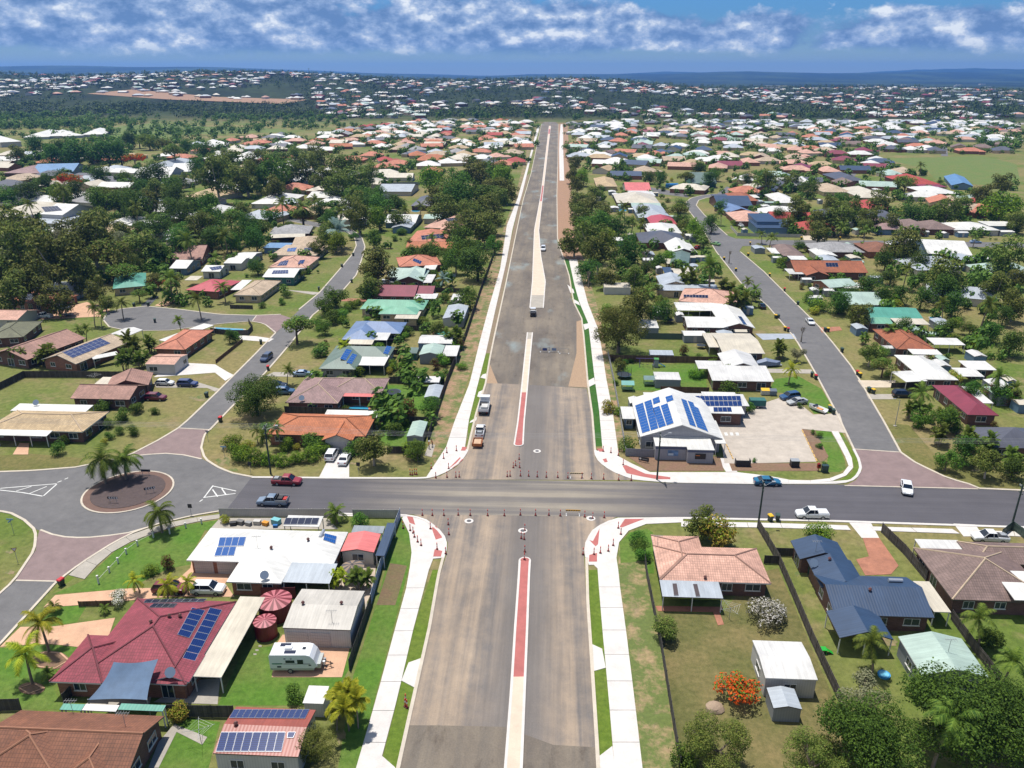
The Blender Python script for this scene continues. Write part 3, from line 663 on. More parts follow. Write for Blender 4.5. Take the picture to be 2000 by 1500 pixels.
# --- painted markings
def paint(pts, w=0.14):
    p = px(pts); q = offset(p, w)
    sheet('road_marking', p + q[::-1], WHITE, 0.066, True)
for a in ([(0,955),(60,950),(110,946)],[(110,946),(84,969)],[(84,969),(45,962),(0,957)],[(32,960),(62,951)],[(58,965),(92,951)],[(415,949),(397,973)],[(397,973),(460,965)],[(462,959),(415,949)],[(414,957),(424,971)],[(432,955),(440,967)],[(113,943),(121,940)],[(127,937),(134,934)],[(395,976),(389,980)]):
    paint(a, 0.22)
for k in range(4): sheet('road_marking', [(1414 + 11 * k, 845),(1420 + 11 * k, 845),(1422 + 11 * k, 851),(1416 + 11 * k, 851)], WHITE, 0.056)
# --- medians
def median(left, right, segs, nose=None, name='median_island'):
    a, b = px(left), px(right); n = max(8, int(plen(a) / 3.0)); n = min(n, 70)
    a, b = resample(a, n), resample(b, n)
    root = thing(name, None, None, (a[0][0], a[0][1],0)); tag(root, kind='structure')
    ai, bi = offset(a, 0.32), offset(b, -0.32)
    if (ai[0][0] - a[0][0]) * (b[0][0] - a[0][0]) < 0: ai, bi = offset(a, -0.32), offset(b, 0.32)
    outline = a + ([] if nose is None else []) + b[::-1]
    def strip(u, v, z, m, nm):
        s = MB()
        s.prism(u + v[::-1],0.0, z, m); s.build(nm, root)
    strip(a, ai, 0.16, CONC, 'kerb_edge'); strip(bi, b, 0.16, CONC, 'kerb_edge')
    for t0, t1, m in segs:
        i0, i1 = int(round(t0 * n)), int(round(t1 * n))
        for i in range(i0, i1,2):
            j = min(i + 2, i1)
            q = ai[i:j + 1] + bi[i:j + 1][::-1]
            MB().prism(q, 0.0,0.145, m).build('infill_slab', root)
    for e, d in ((0, nose),):
        if d:
            p0, p1 = Vector(a[0]), Vector(b[0]); c = (p0 + p1) / 2; r = (p1 - p0).length / 2
            back = (Vector(a[0]) - Vector(a[1])).normalized(); sx_ = (p1 - p0).normalized()
            arc = [tuple(c + sx_ * r * math.cos(t * math.pi / 10) + back * r * math.sin(t * math.pi / 10)) for t in range(11)]
            MB().prism(arc, 0.0,0.16, CONC).build('nose', root)
            arc2 = [tuple(c + (Vector(p) - c) * 0.74) for p in arc]
            MB().prism(arc2,0.1,0.175, segs[0][2]).build('nose_infill', root)
    return root
median([(1013,1096),(1011,1130),(1004,1225),(996,1350),(982,1530)],[(1037,1096),(1035,1130),(1032,1225),(1027,1350),(1020,1530)],[(0,0.62, REDPAV),(0.62,1, CREAMP)], True)
median([(1003,868),(1010,825),(1016,772),(1022,715),(1029,650)],[(1023,868),(1025,825),(1030,772),(1035,715),(1041,650)],[(0,0.36, REDPAV),(0.36,0.9, CREAMP),(0.9,1, OLDC)], True)
median([(1034,602),(1039,550),(1041,500),(1043,450)],[(1062,602),(1066,550),(1057,500),(1053,450)],[(0,0.12, OLDC),(0.12,1, CREAMP)])
median([(1043,450),(1056,380),(1068,280),(1072,246)],[(1053,450),(1062,370),(1072,280),(1076,246)],[(0,0.12, CREAMP),(0.12,0.2, REDPAV),(0.2,0.8, CREAMP),(0.8,0.92, REDPAV),(0.92,1, CREAMP)])
c0, e1, e2 = G(251,960), G(332,950), G(170,974)
rad = 7.6
isl = thing('roundabout_island', None, None, (c0[0], c0[1],0)); tag(isl, kind='structure')
def disc(r, n=40, c=c0, sx=1.0, sy=1.0): return [(c[0] + r * sx * math.cos(2 * math.pi * i / n), c[1] + r * sy * math.sin(2 * math.pi * i / n)) for i in range(n)]
MB().prism(disc(rad),0,0.15, KERB).build('kerb_ring', isl)
MB().prism(disc(rad - 0.32),0,0.162, M('brown apron paving', (126,98,86),0.9, 'concrete', var=0.2)).build('apron', isl)
MB().prism(disc(rad - 1.5),0,0.22, M('crushed rock mulch', (92,78,76),0.95, 'dirt', var=0.0)).build('rock_bed', isl)
IRON = M('cast iron', (92,92,96),0.7)
for q in ((916,1018),(1154,1013),(1049,881.5),(1021,1037)):
    g = G(*q); MB().prism([(g[0] + 0.75 * math.cos(a * math.pi / 10), g[1] + 0.75 * math.sin(a * math.pi / 10)) for a in range(20)],0,0.07, CONC).prism([(g[0] + 0.38 * math.cos(a * math.pi / 10), g[1] + 0.38 * math.sin(a * math.pi / 10)) for a in range(20)],0.07,0.085, IRON)
    o = MB().prism([(g[0] + 0.75 * math.cos(a * math.pi / 10), g[1] + 0.75 * math.sin(a * math.pi / 10)) for a in range(20)],0,0.07, CONC).build('manhole_surround')
    tag(o, kind='structure')
    MB().prism([(g[0] + 0.38 * math.cos(a * math.pi / 10), g[1] + 0.38 * math.sin(a * math.pi / 10)) for a in range(20)],0.06,0.085, IRON).build('iron_cover', o)
for q in ([(170,185),(260,176),(420,190),(600,196),(560,204),(330,196)],):
    pts = [GT(*p) for p in q]
    m = MB(); m.face([(p[0], p[1], p[2] + 0.8) for p in pts], M('bare red earth', (172,134,108),0.95, 'dirt', var=0.12)); tag(m.build('earthworks'), kind='structure')
# ---------------------------------------------------------------- houses
ROOF = {}
def roofmat(key):
    if key in ROOF: return ROOF[key]
    tbl = {'white': ((238,236,230), 'corr'), 'cream': ((222,212,192), 'corr'), 'offwhite': ((228,226,222), 'corr'), 'zinc': ((188,196,204), 'corr'),
           'maroon': ((158,70,84), 'tile'), 'maroonm': ((142,54,72), 'corr'), 'brown': ((142,92,68), 'tile'), 'greybrown': ((138,116,110), 'tile'), 'peach': ((224,176,156), 'tile'), 'mauve': ((168,138,136), 'tile'),
           'orange': ((200,120,78), 'tile'), 'salmon': ((212,134,106), 'tile'), 'rust': ((170,98,64), 'tile'), 'navy': ((58,80,110), 'corr'), 'blue': ((120,144,184), 'corr'), 'mint': ((184,206,194), 'corr'),
           'aqua': ((128,188,158), 'corr'), 'teal': ((92,168,148), 'corr'), 'dkgreen': ((112,132,122), 'corr'), 'tan': ((206,180,140), 'tile'), 'beige': ((204,182,156), 'tile'), 'pinkbrown': ((180,138,124), 'tile'),
           'redshed': ((170,88,74), 'corr'), 'pinkred': ((232,126,122), 'corr'), 'charcoal': ((92,94,106), 'corr'), 'redtile': ((186,70,62), 'tile'), 'crimson': ((200,82,92), 'corr'), 'olive': ((120,122,96), 'tile'), 'skyblue': ((110,152,196), 'corr'),
           'grey': ((170,170,172), 'tile'), 'shedgrey': ((206,200,190), 'corr'), 'glassy': ((150,158,164), 'corr')}
    rgb, kind = tbl[key]
    ROOF[key] = M('roof ' + key, rgb, 0.45 if kind == 'corr' else 0.75, kind, var=0.2)
    return ROOF[key]
WALLS = {'brick': M('red brown brick', (150,104,84),0.9, 'brick'), 'dbrick': M('dark brick', (112,82,72),0.9, 'brick'), 'cream': M('cream brick', (206,182,150),0.9, 'brick'), 'render': M('pale render', (216,208,196),0.85, 'plain', var=0.08),
         'clad': M('pale steel cladding', (206,204,202),0.5, 'clad', var=0.1), 'bclad': M('blue steel cladding', (110,140,170),0.5, 'clad', var=0.1), 'greyclad': M('grey steel cladding', (150,156,164),0.5, 'clad', var=0.1), 'tclad': M('teal steel cladding', (60,120,120),0.5, 'clad', var=0.1),
         'grey': M('grey render', (170,170,176),0.85, 'clad', var=0.08), 'timber': M('stained timber', (126,92,66),0.85, 'fence')}
TRIM = M('white trim', (232,230,226),0.5, 'flat'); DTRIM = M('dark gutter', (96,84,80),0.5, 'flat')
GLASS = M('window glass', (44,58,72),0.08, 'glass'); SOLAR = M('solar cells', (26,44,90),0.16, 'solar'); SOLARB = M('light blue solar cells', (36,78,138),0.16, 'solar'); SOLARD = M('dark solar cells', (26,32,56),0.16, 'solar')
ALU = M('aluminium', (190,194,200),0.35, 'flat', metal=0.3); GARAGE = M('garage door', (196,190,188),0.55, 'clad', var=0.06)
_win = {}
def win_mesh(w, h):
    k = (round(w, 1), round(h, 1))
    if k not in _win:
        f = MB()
        for x0, x1, z0, z1 in ((-w / 2, w / 2,0,0.07),(-w / 2, w / 2, h - 0.07, h),(-w / 2,-w / 2 + 0.07,0.07, h - 0.07),(w / 2 - 0.07, w / 2,0.07, h - 0.07),(-0.03,0.03,0.07, h - 0.07)):
            f.box(x0, x1,-0.06,0.0, z0, z1, TRIM)
        g = MB().box(-w / 2 + 0.03, w / 2 - 0.03,-0.025,0.0,0.03, h - 0.03, GLASS)
        s = MB().box(-w / 2 - 0.08, w / 2 + 0.08,-0.12,0.0,-0.08,0.0, TRIM)
        _win[k] = (f.mesh('window'), g.mesh('pane'), s.mesh('sill'))
    return _win[k]
_gd = {}
def garage_mesh(w, h=2.1):
    k = round(w, 1)
    if k not in _gd:
        m = MB(); n = 5
        for i in range(n): m.box(-w / 2, w / 2,-0.05 - 0.004 * (i % 2),0.0, h * i / n + 0.012, h * (i + 1) / n - 0.012, GARAGE)
        _gd[k] = m.mesh('garage_door')
    return _gd[k]
def core(l):
    w = l.split()
    for i, t in enumerate(w):
        if t in ('house', 'shed', 'workshop', 'carport', 'studio', 'cottage', 'homestead', 'awning', 'building', 'pergola', 'lean-to', 'roof'): return ' '.join(w[:i + 1])
    return ' '.join(w[:6])
FOOT = []          # footprints (x, y, r) so that trees keep clear of roofs
class House:
    def __init__(s, label, cat='house', name=None, group=None):
        s.label, s.cat, s.name, s.group = label, cat, name or cat.replace(' ', '_'), group
        s.root = None; s.facets = []; s.roofs = []; s.nw = 0; s.near = True
    def rect(s, p, z, snap=True):
        a, b, c = [Vector(G(q[0], q[1], z)) for q in p]
        e = b - a; ang = math.atan2(e.y, e.x)
        k = round(ang / (math.pi / 2)) * (math.pi / 2)
        if snap and abs(ang - k) < R(9): ang = k
        ux = Vector((math.cos(ang), math.sin(ang))); uy = Vector((-ux.y, ux.x))
        l = (b - a).dot(ux); d = (c - b).dot(uy)
        o = a + ux * l / 2 + uy * d / 2
        if d < 0: pass
        return o, ang, abs(l) / 2, abs(d) / 2
    def wing(s, kind, p, roof, wall='brick', z=2.6, pitch=22, over=0.5, axis=None, win=True, garage=None, trim=None, tilt=0.25, posts=False, size=None, at=None, snap=True):
        if at is not None:
            o, ang, hl, hd = Vector(at[:2]), at[2], at[3] / 2, at[4] / 2
        else:
            o, ang, hl, hd = s.rect(p, z, snap)
        if s.root is None:
            s.root = thing(s.name, s.label, s.cat, (o.x, o.y, 0),0, s.group)
            s.near = o.y < 300
        i = s.nw; s.nw += 1
        z += 0.006 * i; eps = 0.013 * i
        FOOT.append((o.x, o.y, max(hl, hd) * 1.02, min(hl, hd), core(s.label)))
        cx_, sx_ = math.cos(ang), math.sin(ang)
        def T(x, y, zz): return (o.x + x * cx_ - y * sx_, o.y + x * sx_ + y * cx_, zz)
        rm = roofmat(roof) if isinstance(roof, str) else roof
        tr = trim or (TRIM if roof in ('white', 'cream', 'offwhite', 'peach', 'mint', 'tan', 'maroon', 'aqua', 'beige') else DTRIM)
        tp = math.tan(R(pitch)); m = MB()
        ax = axis or ('x' if hl >= hd else 'y')
        def facet(pts, up):
            w = [T(*q) for q in pts]
            e = (Vector(w[1]) - Vector(w[0])).normalized(); n = (Vector(w[1]) - Vector(w[0])).cross(Vector(w[2]) - Vector(w[0])).normalized(); v = n.cross(e)
            uv = [((Vector(q) - Vector(w[0])).dot(e),(Vector(q) - Vector(w[0])).dot(v)) for q in w]
            m.face(w, rm, uv)
            if up: s.facets.append((w, n, len(s.roofs)))
        caps = []
        fz = z - 0.19
        if kind == 'hip':
            if ax == 'x': r = min(hd, hl * 0.98); h = hd * tp; A, B = (-hl + r, 0, z + h),(hl - r, 0, z + h)
            else: r = min(hl, hd * 0.98); h = hl * tp; A, B = (0,-hd + r, z + h),(0, hd - r, z + h)
            c = [(-hl, -hd, z),(hl, -hd, z),(hl, hd, z),(-hl, hd, z)]
            if ax == 'x':
                facet([c[0], c[1], B, A],1); facet([c[1], c[2], B],1); facet([c[2], c[3], A, B],1); facet([c[3], c[0], A],1)
                caps = [(A, B),(c[0], A),(c[3], A),(c[1], B),(c[2], B)]
            else:
                facet([c[0], c[1], A],1); facet([c[1], c[2], B, A],1); facet([c[2], c[3], B],1); facet([c[3], c[0], A, B],1)
                caps = [(A, B),(c[0], A),(c[1], A),(c[2], B),(c[3], B)]
            for k in range(4):
                a, b = c[k], c[(k + 1) % 4]
                m.face([T(a[0], a[1], fz), T(b[0], b[1], fz), T(*b), T(*a)], tr)
            m.face([T(q[0], q[1], fz) for q in c[::-1]], tr)
            rh = h
        elif kind == 'gable':
            th = 0.14
            if ax == 'x':
                h = hd * tp; A, B = (-hl, 0, z + h),(hl, 0, z + h)
                facet([(-hl, -hd, z),(hl, -hd, z), B, A],1); facet([(hl, hd, z),(-hl, hd, z), A, B],1)
                ends = [[(-hl, hd, z),(-hl, -hd, z), A],[(hl, -hd, z),(hl, hd, z), B]]
                low = [[(hl, -hd, z),(-hl, -hd, z)],[(-hl, hd, z),(hl, hd, z)]]
            else:
                h = hl * tp; A, B = (0,-hd, z + h),(0, hd, z + h)
                facet([(hl, -hd, z),(hl, hd, z), B, A],1); facet([(-hl, hd, z),(-hl, -hd, z), A, B],1)
                ends = [[(-hl, -hd, z),(hl, -hd, z), A],[(hl, hd, z),(-hl, hd, z), B]]
                low = [[(hl, hd, z),(hl, -hd, z)],[(-hl, -hd, z),(-hl, hd, z)]]
            def dn(q): return (q[0], q[1], q[2] - th)
            for l0, l1, ap in ends:
                m.face([T(*dn(l0)), T(*dn(ap)), T(*ap), T(*l0)][::-1], tr); m.face([T(*dn(ap)), T(*dn(l1)), T(*l1), T(*ap)][::-1], tr)
            for a, b in low: m.face([T(*dn(a)), T(*a), T(*b), T(*dn(b))], tr)
            e0, e1 = ends
            m.face([T(*dn(e0[0])), T(*dn(e0[2])), T(*dn(e1[2])), T(*dn(e1[1]))], tr); m.face([T(*dn(e0[1])), T(*dn(e1[0])), T(*dn(e1[2])), T(*dn(e0[2]))], tr)
            caps = [(A, B)]; rh = h
        else:                                  # skillion: a thin sheet tilted across its depth
            th = 0.10; z0, z1 = z, z + tilt
            c = [(-hl, -hd, z0),(hl, -hd, z0),(hl, hd, z1),(-hl, hd, z1)]
            facet(c, 1)
            d = [(q[0], q[1], q[2] - th) for q in c]
            m.face([T(*q) for q in d[::-1]], tr)
            for k in range(4): m.face([T(*d[k]), T(*d[(k + 1) % 4]), T(*c[(k + 1) % 4]), T(*c[k])], tr)
            rh = 0
        ro = m.build('roof', s.root); s.roofs.append(ro)
        if caps and s.near and roof in ('maroon', 'brown', 'greybrown', 'peach', 'mauve', 'orange', 'salmon', 'rust', 'tan', 'beige', 'pinkbrown', 'grey', 'olive', 'redtile'):
            cm = MB(); cmat = rm if roof not in ('tan', 'brown', 'greybrown', 'mauve', 'beige') else (M('brown ridge tiles', (164,116,90),0.85) if roof == 'brown' else M('pale ridge tiles', (196,174,148),0.85))
            for a, b in caps: cm.tube(T(a[0], a[1], a[2] + 0.01), T(b[0], b[1], b[2] + 0.01),0.13,0.13, cmat, 5)
            link('ridge_cap', cm.mesh('ridge_cap', tuple(parent_world(s.root))), ro)
        if wall:
            wm = WALLS[wall]; x, y = hl - over - eps, hd - over - eps
            b = MB(); top = z - 0.16
            if kind == 'gable':
                g = (y if ax == 'x' else x) * tp
                if ax == 'x':
                    pent = [[(-x, y),(-x, -y)],[(x, -y),(x, y)]]
                    sides = [[(-x, -y),(x, -y)],[(x, y),(-x, y)]]; apx = [(-x, 0),(x, 0)]; span = y; full = hd
                else:
                    pent = [[(-x, -y),(x, -y)],[(x, y),(-x, y)]]
                    sides = [[(x, -y),(x, y)],[(-x, y),(-x, -y)]]; apx = [(0,-y),(0, y)]; span = x; full = hl
                ez = z - th + (full - span) * tp - 0.01; az = z - th + full * tp - 0.02
                for (p0, p1), ap in zip(pent, apx): b.face([T(*p0,0), T(*p1,0), T(*p1, ez), T(*ap, az), T(*p0, ez)], wm)
                for p0, p1 in sides: b.face([T(*p0,0), T(*p1,0), T(*p1, ez), T(*p0, ez)], wm)
            else:
                q = [(-x, -y),(x, -y),(x, y),(-x, y)]
                hts = [top] * 4 if kind == 'hip' else [z - 0.1 - 0.01, z - 0.11, z + tilt - 0.11, z + tilt - 0.11]
                for k in range(4):
                    j = (k + 1) % 4; b.face([T(*q[k],0), T(*q[j],0), T(*q[j], hts[j]), T(*q[k], hts[k])], wm)
            b.build('wall', s.root)
            if win and s.near:
                rt = parent_world(s.root)
                for k, (nx, ny, ln) in enumerate(((0,-1, x),(1,0, y),(0,1, x),(-1,0, y))):
                    wn = Vector((nx * cx_ - ny * sx_, nx * sx_ + ny * cx_)); f = y if nx == 0 else x
                    fc = Vector((o.x, o.y)) + wn * f
                    if wn.dot(Vector((-fc.x, -fc.y))) < 0: continue
                    n = max(1, int(2 * ln / 3.4)); tdir = Vector((-wn.y, wn.x))
                    for j in range(n):
                        off = (j + 0.5) / n * 2 * ln - ln
                        pp = fc + tdir * off
                        rz = math.atan2(wn.y, wn.x) + math.pi / 2
                        if garage and k in garage and j in garage[k]:
                            link('garage_door', garage_mesh(min(2.9,2 * ln / n - 0.4)), s.root, (pp.x - rt.x, pp.y - rt.y, 0.02), rz)
                            continue
                        if random.random() < 0.18: continue
                        ww = random.choice((1.5,1.8,2.1)); hh = random.choice((1.1,1.2)) if random.random() < 0.8 else 2.0
                        ww = min(ww, 2 * ln / n - 0.5)
                        if ww < 0.6: continue
                        fm, gm_, sm_ = win_mesh(ww, hh)
                        w = link('window', fm, s.root, (pp.x - rt.x, pp.y - rt.y, 2.05 - hh if hh < 1.5 else 0.06), rz)
                        link('pane', gm_, w)
                        if hh < 1.5: link('sill', sm_, w)
        if posts:
            rt = parent_world(s.root); n = max(1, int(2 * hl / 3.2))
            for k in range(n + 1):
                for yy in ((-hd + 0.15,) if posts == 'front' else (-hd + 0.15, hd - 0.15)):
                    q = T(-hl + 0.15 + (2 * hl - 0.3) * k / n, yy, 0)
                    MB().box(q[0] - 0.06, q[0] + 0.06, q[1] - 0.06, q[1] + 0.06,0, z - 0.1 + (tilt if yy > 0 and kind == 'skillion' else 0), TRIM).build('post', s.root)
        return s
    def hit(s, pxl):
        d = ray(*pxl); o = Vector((0,0, CAMH)); best = None
        for w, n, ri in s.facets:
            den = d.dot(n)
            if abs(den) < 1e-6: continue
            t = (Vector(w[0]) - o).dot(n) / den
            if t < 0: continue
            p = o + d * t; ins = True
            for k in range(len(w)):
                a, b = Vector(w[k]), Vector(w[(k + 1) % len(w)])
                if (b - a).cross(p - a).dot(n) < -0.05 * (b - a).length: ins = False; break
            if ins and (best is None or t < best[0]): best = (t, n, Vector(w[0]), ri)
        return best
    def panels(s, c, nu, nv, mat=None, name='solar_panel', gap=0.04):
        mat = mat or SOLAR
        cen = (sum(q[0] for q in c) / 4, sum(q[1] for q in c) / 4)
        b = s.hit(cen)
        if b is None:
            print('PANEL MISS', s.label, cen); return s
        _, n, p0, ri = b
        if n.z < 0: n = -n
        o = Vector((0,0, CAMH)); P = []
        for q in c:
            d = ray(*q); t = (p0 + n * 0.09 - o).dot(n) / d.dot(n); P.append(o + d * t)
        def bil(u, v): return (P[0] * (1 - u) + P[1] * u) * (1 - v) + (P[3] * (1 - u) + P[2] * u) * v
        ro = s.roofs[ri]; off = tuple(parent_world(ro))
        for i in range(nu):
            for j in range(nv):
                g = gap * 0.5
                w = (P[1] - P[0]).length / nu; h = (P[3] - P[0]).length / nv
                gu, gv = g / max(w, 0.1) / nu, g / max(h, 0.1) / nv
                u0, u1, v0, v1 = i / nu + gu, (i + 1) / nu - gu, j / nv + gv, (j + 1) / nv - gv
                q = [bil(u0, v1), bil(u1, v1), bil(u1, v0), bil(u0, v0)]
                m = MB(); fr = 0.032
                ce = (q[0] + q[1] + q[2] + q[3]) / 4
                inn = [x + (ce - x).normalized() * fr * 1.3 for x in q]
                m.face(inn, mat, [(0,0),(1,0),(1,1),(0,1)])
                for k in range(4):
                    l = (k + 1) % 4
                    m.face([q[k], q[l], inn[l], inn[k]], ALU)
                    m.face([q[k] - n * 0.045, q[l] - n * 0.045, q[l], q[k]], ALU)
                link(name, m.mesh(name, off), ro)
        return s
    def vent(s, p, kind='vent'):
        b = s.hit(p)
        if b is None: return s
        o = Vector((0,0, CAMH)); q = o + ray(*p) * b[0]; ro = s.roofs[b[3]]
        m = MB(); dark = M('dark vent', (110,70,64),0.5, 'flat')
        if kind == 'vent':
            m.tube(q - Vector((0,0,0.1)), q + Vector((0,0,0.3)),0.14,0.14, dark, 8); m.tube(q + Vector((0,0,0.28)), q + Vector((0,0,0.5)),0.26,0.12, dark, 8)
            m.build('roof_vent', ro)
        elif kind == 'dish':
            g = M('satellite dish grey', (120,138,160),0.5, 'flat')
            m.tube(q - Vector((0,0,0.1)), q + Vector((0,0,0.6)),0.03,0.03, g, 5)
            c = q + Vector((0,-0.1,0.75)); ax = Vector((0.15,-0.8,0.6)).normalized(); a = ax.orthogonal().normalized(); bb = ax.cross(a); rings = []
            for r, dd in ((0.05,-0.12),(0.3,-0.08),(0.5,0.02)): rings.append([c + (a * math.cos(t * math.pi / 8) + bb * math.sin(t * math.pi / 8)) * r * 1.25 + ax * dd for t in range(16)])
            m.loft(rings, g); m.build('satellite_dish', ro)
        elif kind == 'aerial':
            g = M('galvanised steel', (160,160,160),0.4, 'flat')
            m.tube(q - Vector((0,0,0.1)), q + Vector((0,0,1.8)),0.03,0.025, g, 5); m.tube(q + Vector((-0.7,0,1.75)), q + Vector((0.7,0.1,1.75)),0.025,0.025, g, 4)
            for t in range(5): m.tube(q + Vector((-0.6 + 0.3 * t, -0.35,1.77)), q + Vector((-0.6 + 0.3 * t, 0.35,1.77)),0.015,0.015, g, 4)
            m.build('tv_aerial', ro)
        elif kind == 'tank':
            g = M('hot water tank steel', (190,196,204),0.3, 'flat', metal=0.4)
            m.tube(q + Vector((-0.95,0,0.3)), q + Vector((0.95,0,0.3)),0.27,0.27, g, 12); m.build('hot_water_tank', ro)
        elif kind == 'tanky':
            g = M('hot water tank steel', (190,196,204),0.3, 'flat', metal=0.4)
            m.tube(q + Vector((0,-0.95,0.3)), q + Vector((0,0.95,0.3)),0.27,0.27, g, 12); m.build('hot_water_tank', ro)
        return s
def H(label, cat='house', name=None, group=None): return House(label, cat, name, group)
Sk, Hp, Gb = 'skillion', 'hip', 'gable'
# ---- south of the cross street, left
H('white metal hip roofed house with blue solar panels between street fence and maroon roof').wing(Hp, [(364,1094),(655,1094),(675,1031)], 'white', 'brick', garage={0: (0,1)}, pitch=17)\
 .wing(Hp, [(442,1136),(551,1136),(578,1045)], 'white', 'brick', axis='y', pitch=17).wing(Sk, [(551,1137),(647,1132),(655,1096)], 'zinc', None, z=2.5, posts='front')\
 .panels([(429,1049),(481,1048),(476,1066),(425,1067)],4,1, SOLARB).panels([(424,1068),(462,1067),(457,1085),(418,1086)],3,1, SOLARB).panels([(634,1041),(658,1047),(655,1062),(631,1054)],1,2, SOLARB)\
 .vent((530,1072)).vent((602,1056)).vent((518,1131), 'dish').vent((503,1068), 'aerial').vent((629,1046), 'tanky')
H('coral red gable roofed studio beside the narrow navy lean-to', 'studio').wing(Gb, [(665,1077),(731,1077),(746,1041)], 'pinkred', 'render', z=2.5, pitch=11, over=0.2, axis='y')
H('long navy lean-to roof running beside the blue and white panel fence', 'lean-to', 'lean_to').wing(Sk, [(733,1085),(751,1085),(772,1022)], 'navy', None, z=2.3, posts=True, tilt=0.1).wing(Sk, [(686,1040),(748,1040),(752,1027)], 'glassy', None, z=2.35, posts=True, tilt=0.1)
H('white framed pergola with dark glass panels beside the street fence', 'pergola').wing(Sk, [(553,1027),(624,1027),(628,1009)], 'offwhite', None, z=2.3, posts=True, tilt=0.3).panels([(558,1011),(624,1011),(620,1024),(553,1024)],5,1, SOLARD, 'glass_panel')
H('maroon tile hip roofed house with long solar arrays and blue shade sail').wing(Hp, [(141,1329),(370,1326),(456,1166)], 'maroon', 'brick', pitch=21, axis='y').wing(Hp, [(96,1331),(202,1332),(246,1240)], 'maroon', 'brick', pitch=21, axis='x').wing(Gb, [(297,1330),(372,1328),(398,1275)], 'maroon', 'brick', axis='y', pitch=21)\
 .wing(Sk, [(376,1321),(434,1320),(511,1165)], 'cream', None, z=2.5, posts=True, tilt=0.1)\
 .panels([(375,1186),(401,1192),(370,1246),(346,1239)],1,5).panels([(410,1186),(434,1191),(381,1291),(356,1285)],1,8).panels([(286,1170),(405,1169),(397,1175),(279,1177)],8,1, SOLARD).panels([(300,1178),(347,1178),(339,1186),(290,1186)],4,1, SOLARD)\
 .vent((295,1217)).vent((331,1205)).vent((335,1322), 'dish').vent((352,1205))
H('pale grey metal shed with roller doors behind the white caravan', 'shed').wing(Gb, [(552,1226),(686,1226),(710,1150)], 'shedgrey', 'clad', z=3.0, pitch=9, over=0.1, axis='x', win=False, garage={0: (0,1)}).vent((592,1180)).vent((667,1180)).vent((649,1215), 'aerial')
for o, k in ((0,0),):
    h_ = bpy.context.scene.objects['shed']; r_ = parent_world(h_); w_ = [c for c in h_.children if c.name.startswith('wall')][0]
    y_ = min((v.co.y for v in w_.data.vertices))
    for xx in (-2.6,0.3): link('garage_door', garage_mesh(2.7,2.3), h_, (xx, y_, 0.03),0)
H('red brown metal shed covered in dark solar panels', 'shed').wing(Gb, [(416,1471),(585,1471),(615,1380)], 'redshed', 'clad', z=3.0, pitch=13, over=0.15, axis='x')\
 .panels([(432,1429),(558,1429),(550,1468),(421,1468)],8,1).panels([(562,1429),(578,1429),(573,1441),(560,1441)],1,1).panels([(457,1385),(605,1385),(596,1403),(447,1402)],12,1).vent((461,1416))
H('brown tile house with paler front slope beside the solar panelled shed').wing(Gb, [(41,1387),(327,1389),(258,1510)], 'brown', 'dbrick', pitch=23, axis='x').wing(Hp, [(-70,1520),(120,1520),(165,1405)], 'brown', 'dbrick', pitch=23, axis='y').wing(Hp, [(95,1540),(205,1540),(250,1420)], 'brown', 'dbrick', pitch=23, axis='y').vent((143,1393), 'aerial').vent((245,1418), 'aerial').vent((283,1380), 'dish')
H('long green and white awning behind the brown tile house', 'awning').wing(Sk, [(116,1386),(160,1386),(163,1375)], roofmat('teal'), None, z=2.5, posts=True, tilt=0.1).wing(Sk, [(160,1387),(228,1387),(234,1376)], 'white', None, z=2.5, posts=True, tilt=0.1).wing(Sk, [(230,1386),(320,1386),(322,1375)], roofmat('teal'), None, z=2.5, posts=True, tilt=0.1)
H('small white garden shed beside the golden palm clump', 'garden shed', 'garden_shed').wing(Sk, [(591,1373),(632,1373),(638,1341)], 'offwhite', 'clad', z=2.1, over=0.1, win=False, tilt=0.2)
# ---- south of the cross street, right
H('peach tile L shaped house with grey patio roof').wing(Hp, [(1289,1133),(1508,1144),(1481,1075)], 'peach', 'dbrick', pitch=20).wing(Hp, [(1364,1048),(1272,1048),(1289,1133)], 'peach', 'dbrick', pitch=20, axis='y').wing(Sk, [(1294,1165),(1412,1167),(1406,1137)], 'zinc', None, z=2.45, posts='front', tilt=0.2)\
 .panels([(1313,1139),(1322,1139),(1326,1163),(1316,1163)],1,1, M('brown translucent sheet', (84,72,70),0.4, 'plain'), 'translucent_sheet').panels([(1353,1140),(1362,1140),(1368,1165),(1359,1165)],1,1, M('brown translucent sheet', (84,72,70),0.4, 'plain'), 'translucent_sheet').vent((1284,1066), 'aerial').vent((1377,1130))
H('navy metal roofed house with open gable patio beside terracotta driveway').wing(Gb, [(1544,1056),(1561,1092),(1650,1085)], 'navy', 'dbrick', pitch=20, axis='x', z=2.7).wing(Gb, [(1575,1092),(1609,1148),(1694,1140)], 'navy', 'dbrick', pitch=20, axis='x', z=2.7).wing(Gb, [(1629,1200),(1827,1209),(1790,1130)], 'navy', 'dbrick', pitch=19, axis='x', z=2.7)\
 .wing(Gb, [(1640,1246),(1742,1244),(1722,1192)], 'navy', None, pitch=18, axis='y', z=2.6, posts=True).wing(Sk, [(1824,1195),(1857,1195),(1812,1136)], 'cream', None, z=2.4, posts=True, tilt=0.1).vent((1748,1137), 'tank').vent((1699,1154)).vent((1588,1107), 'dish').vent((1593,1077), 'aerial').vent((1620,1094))
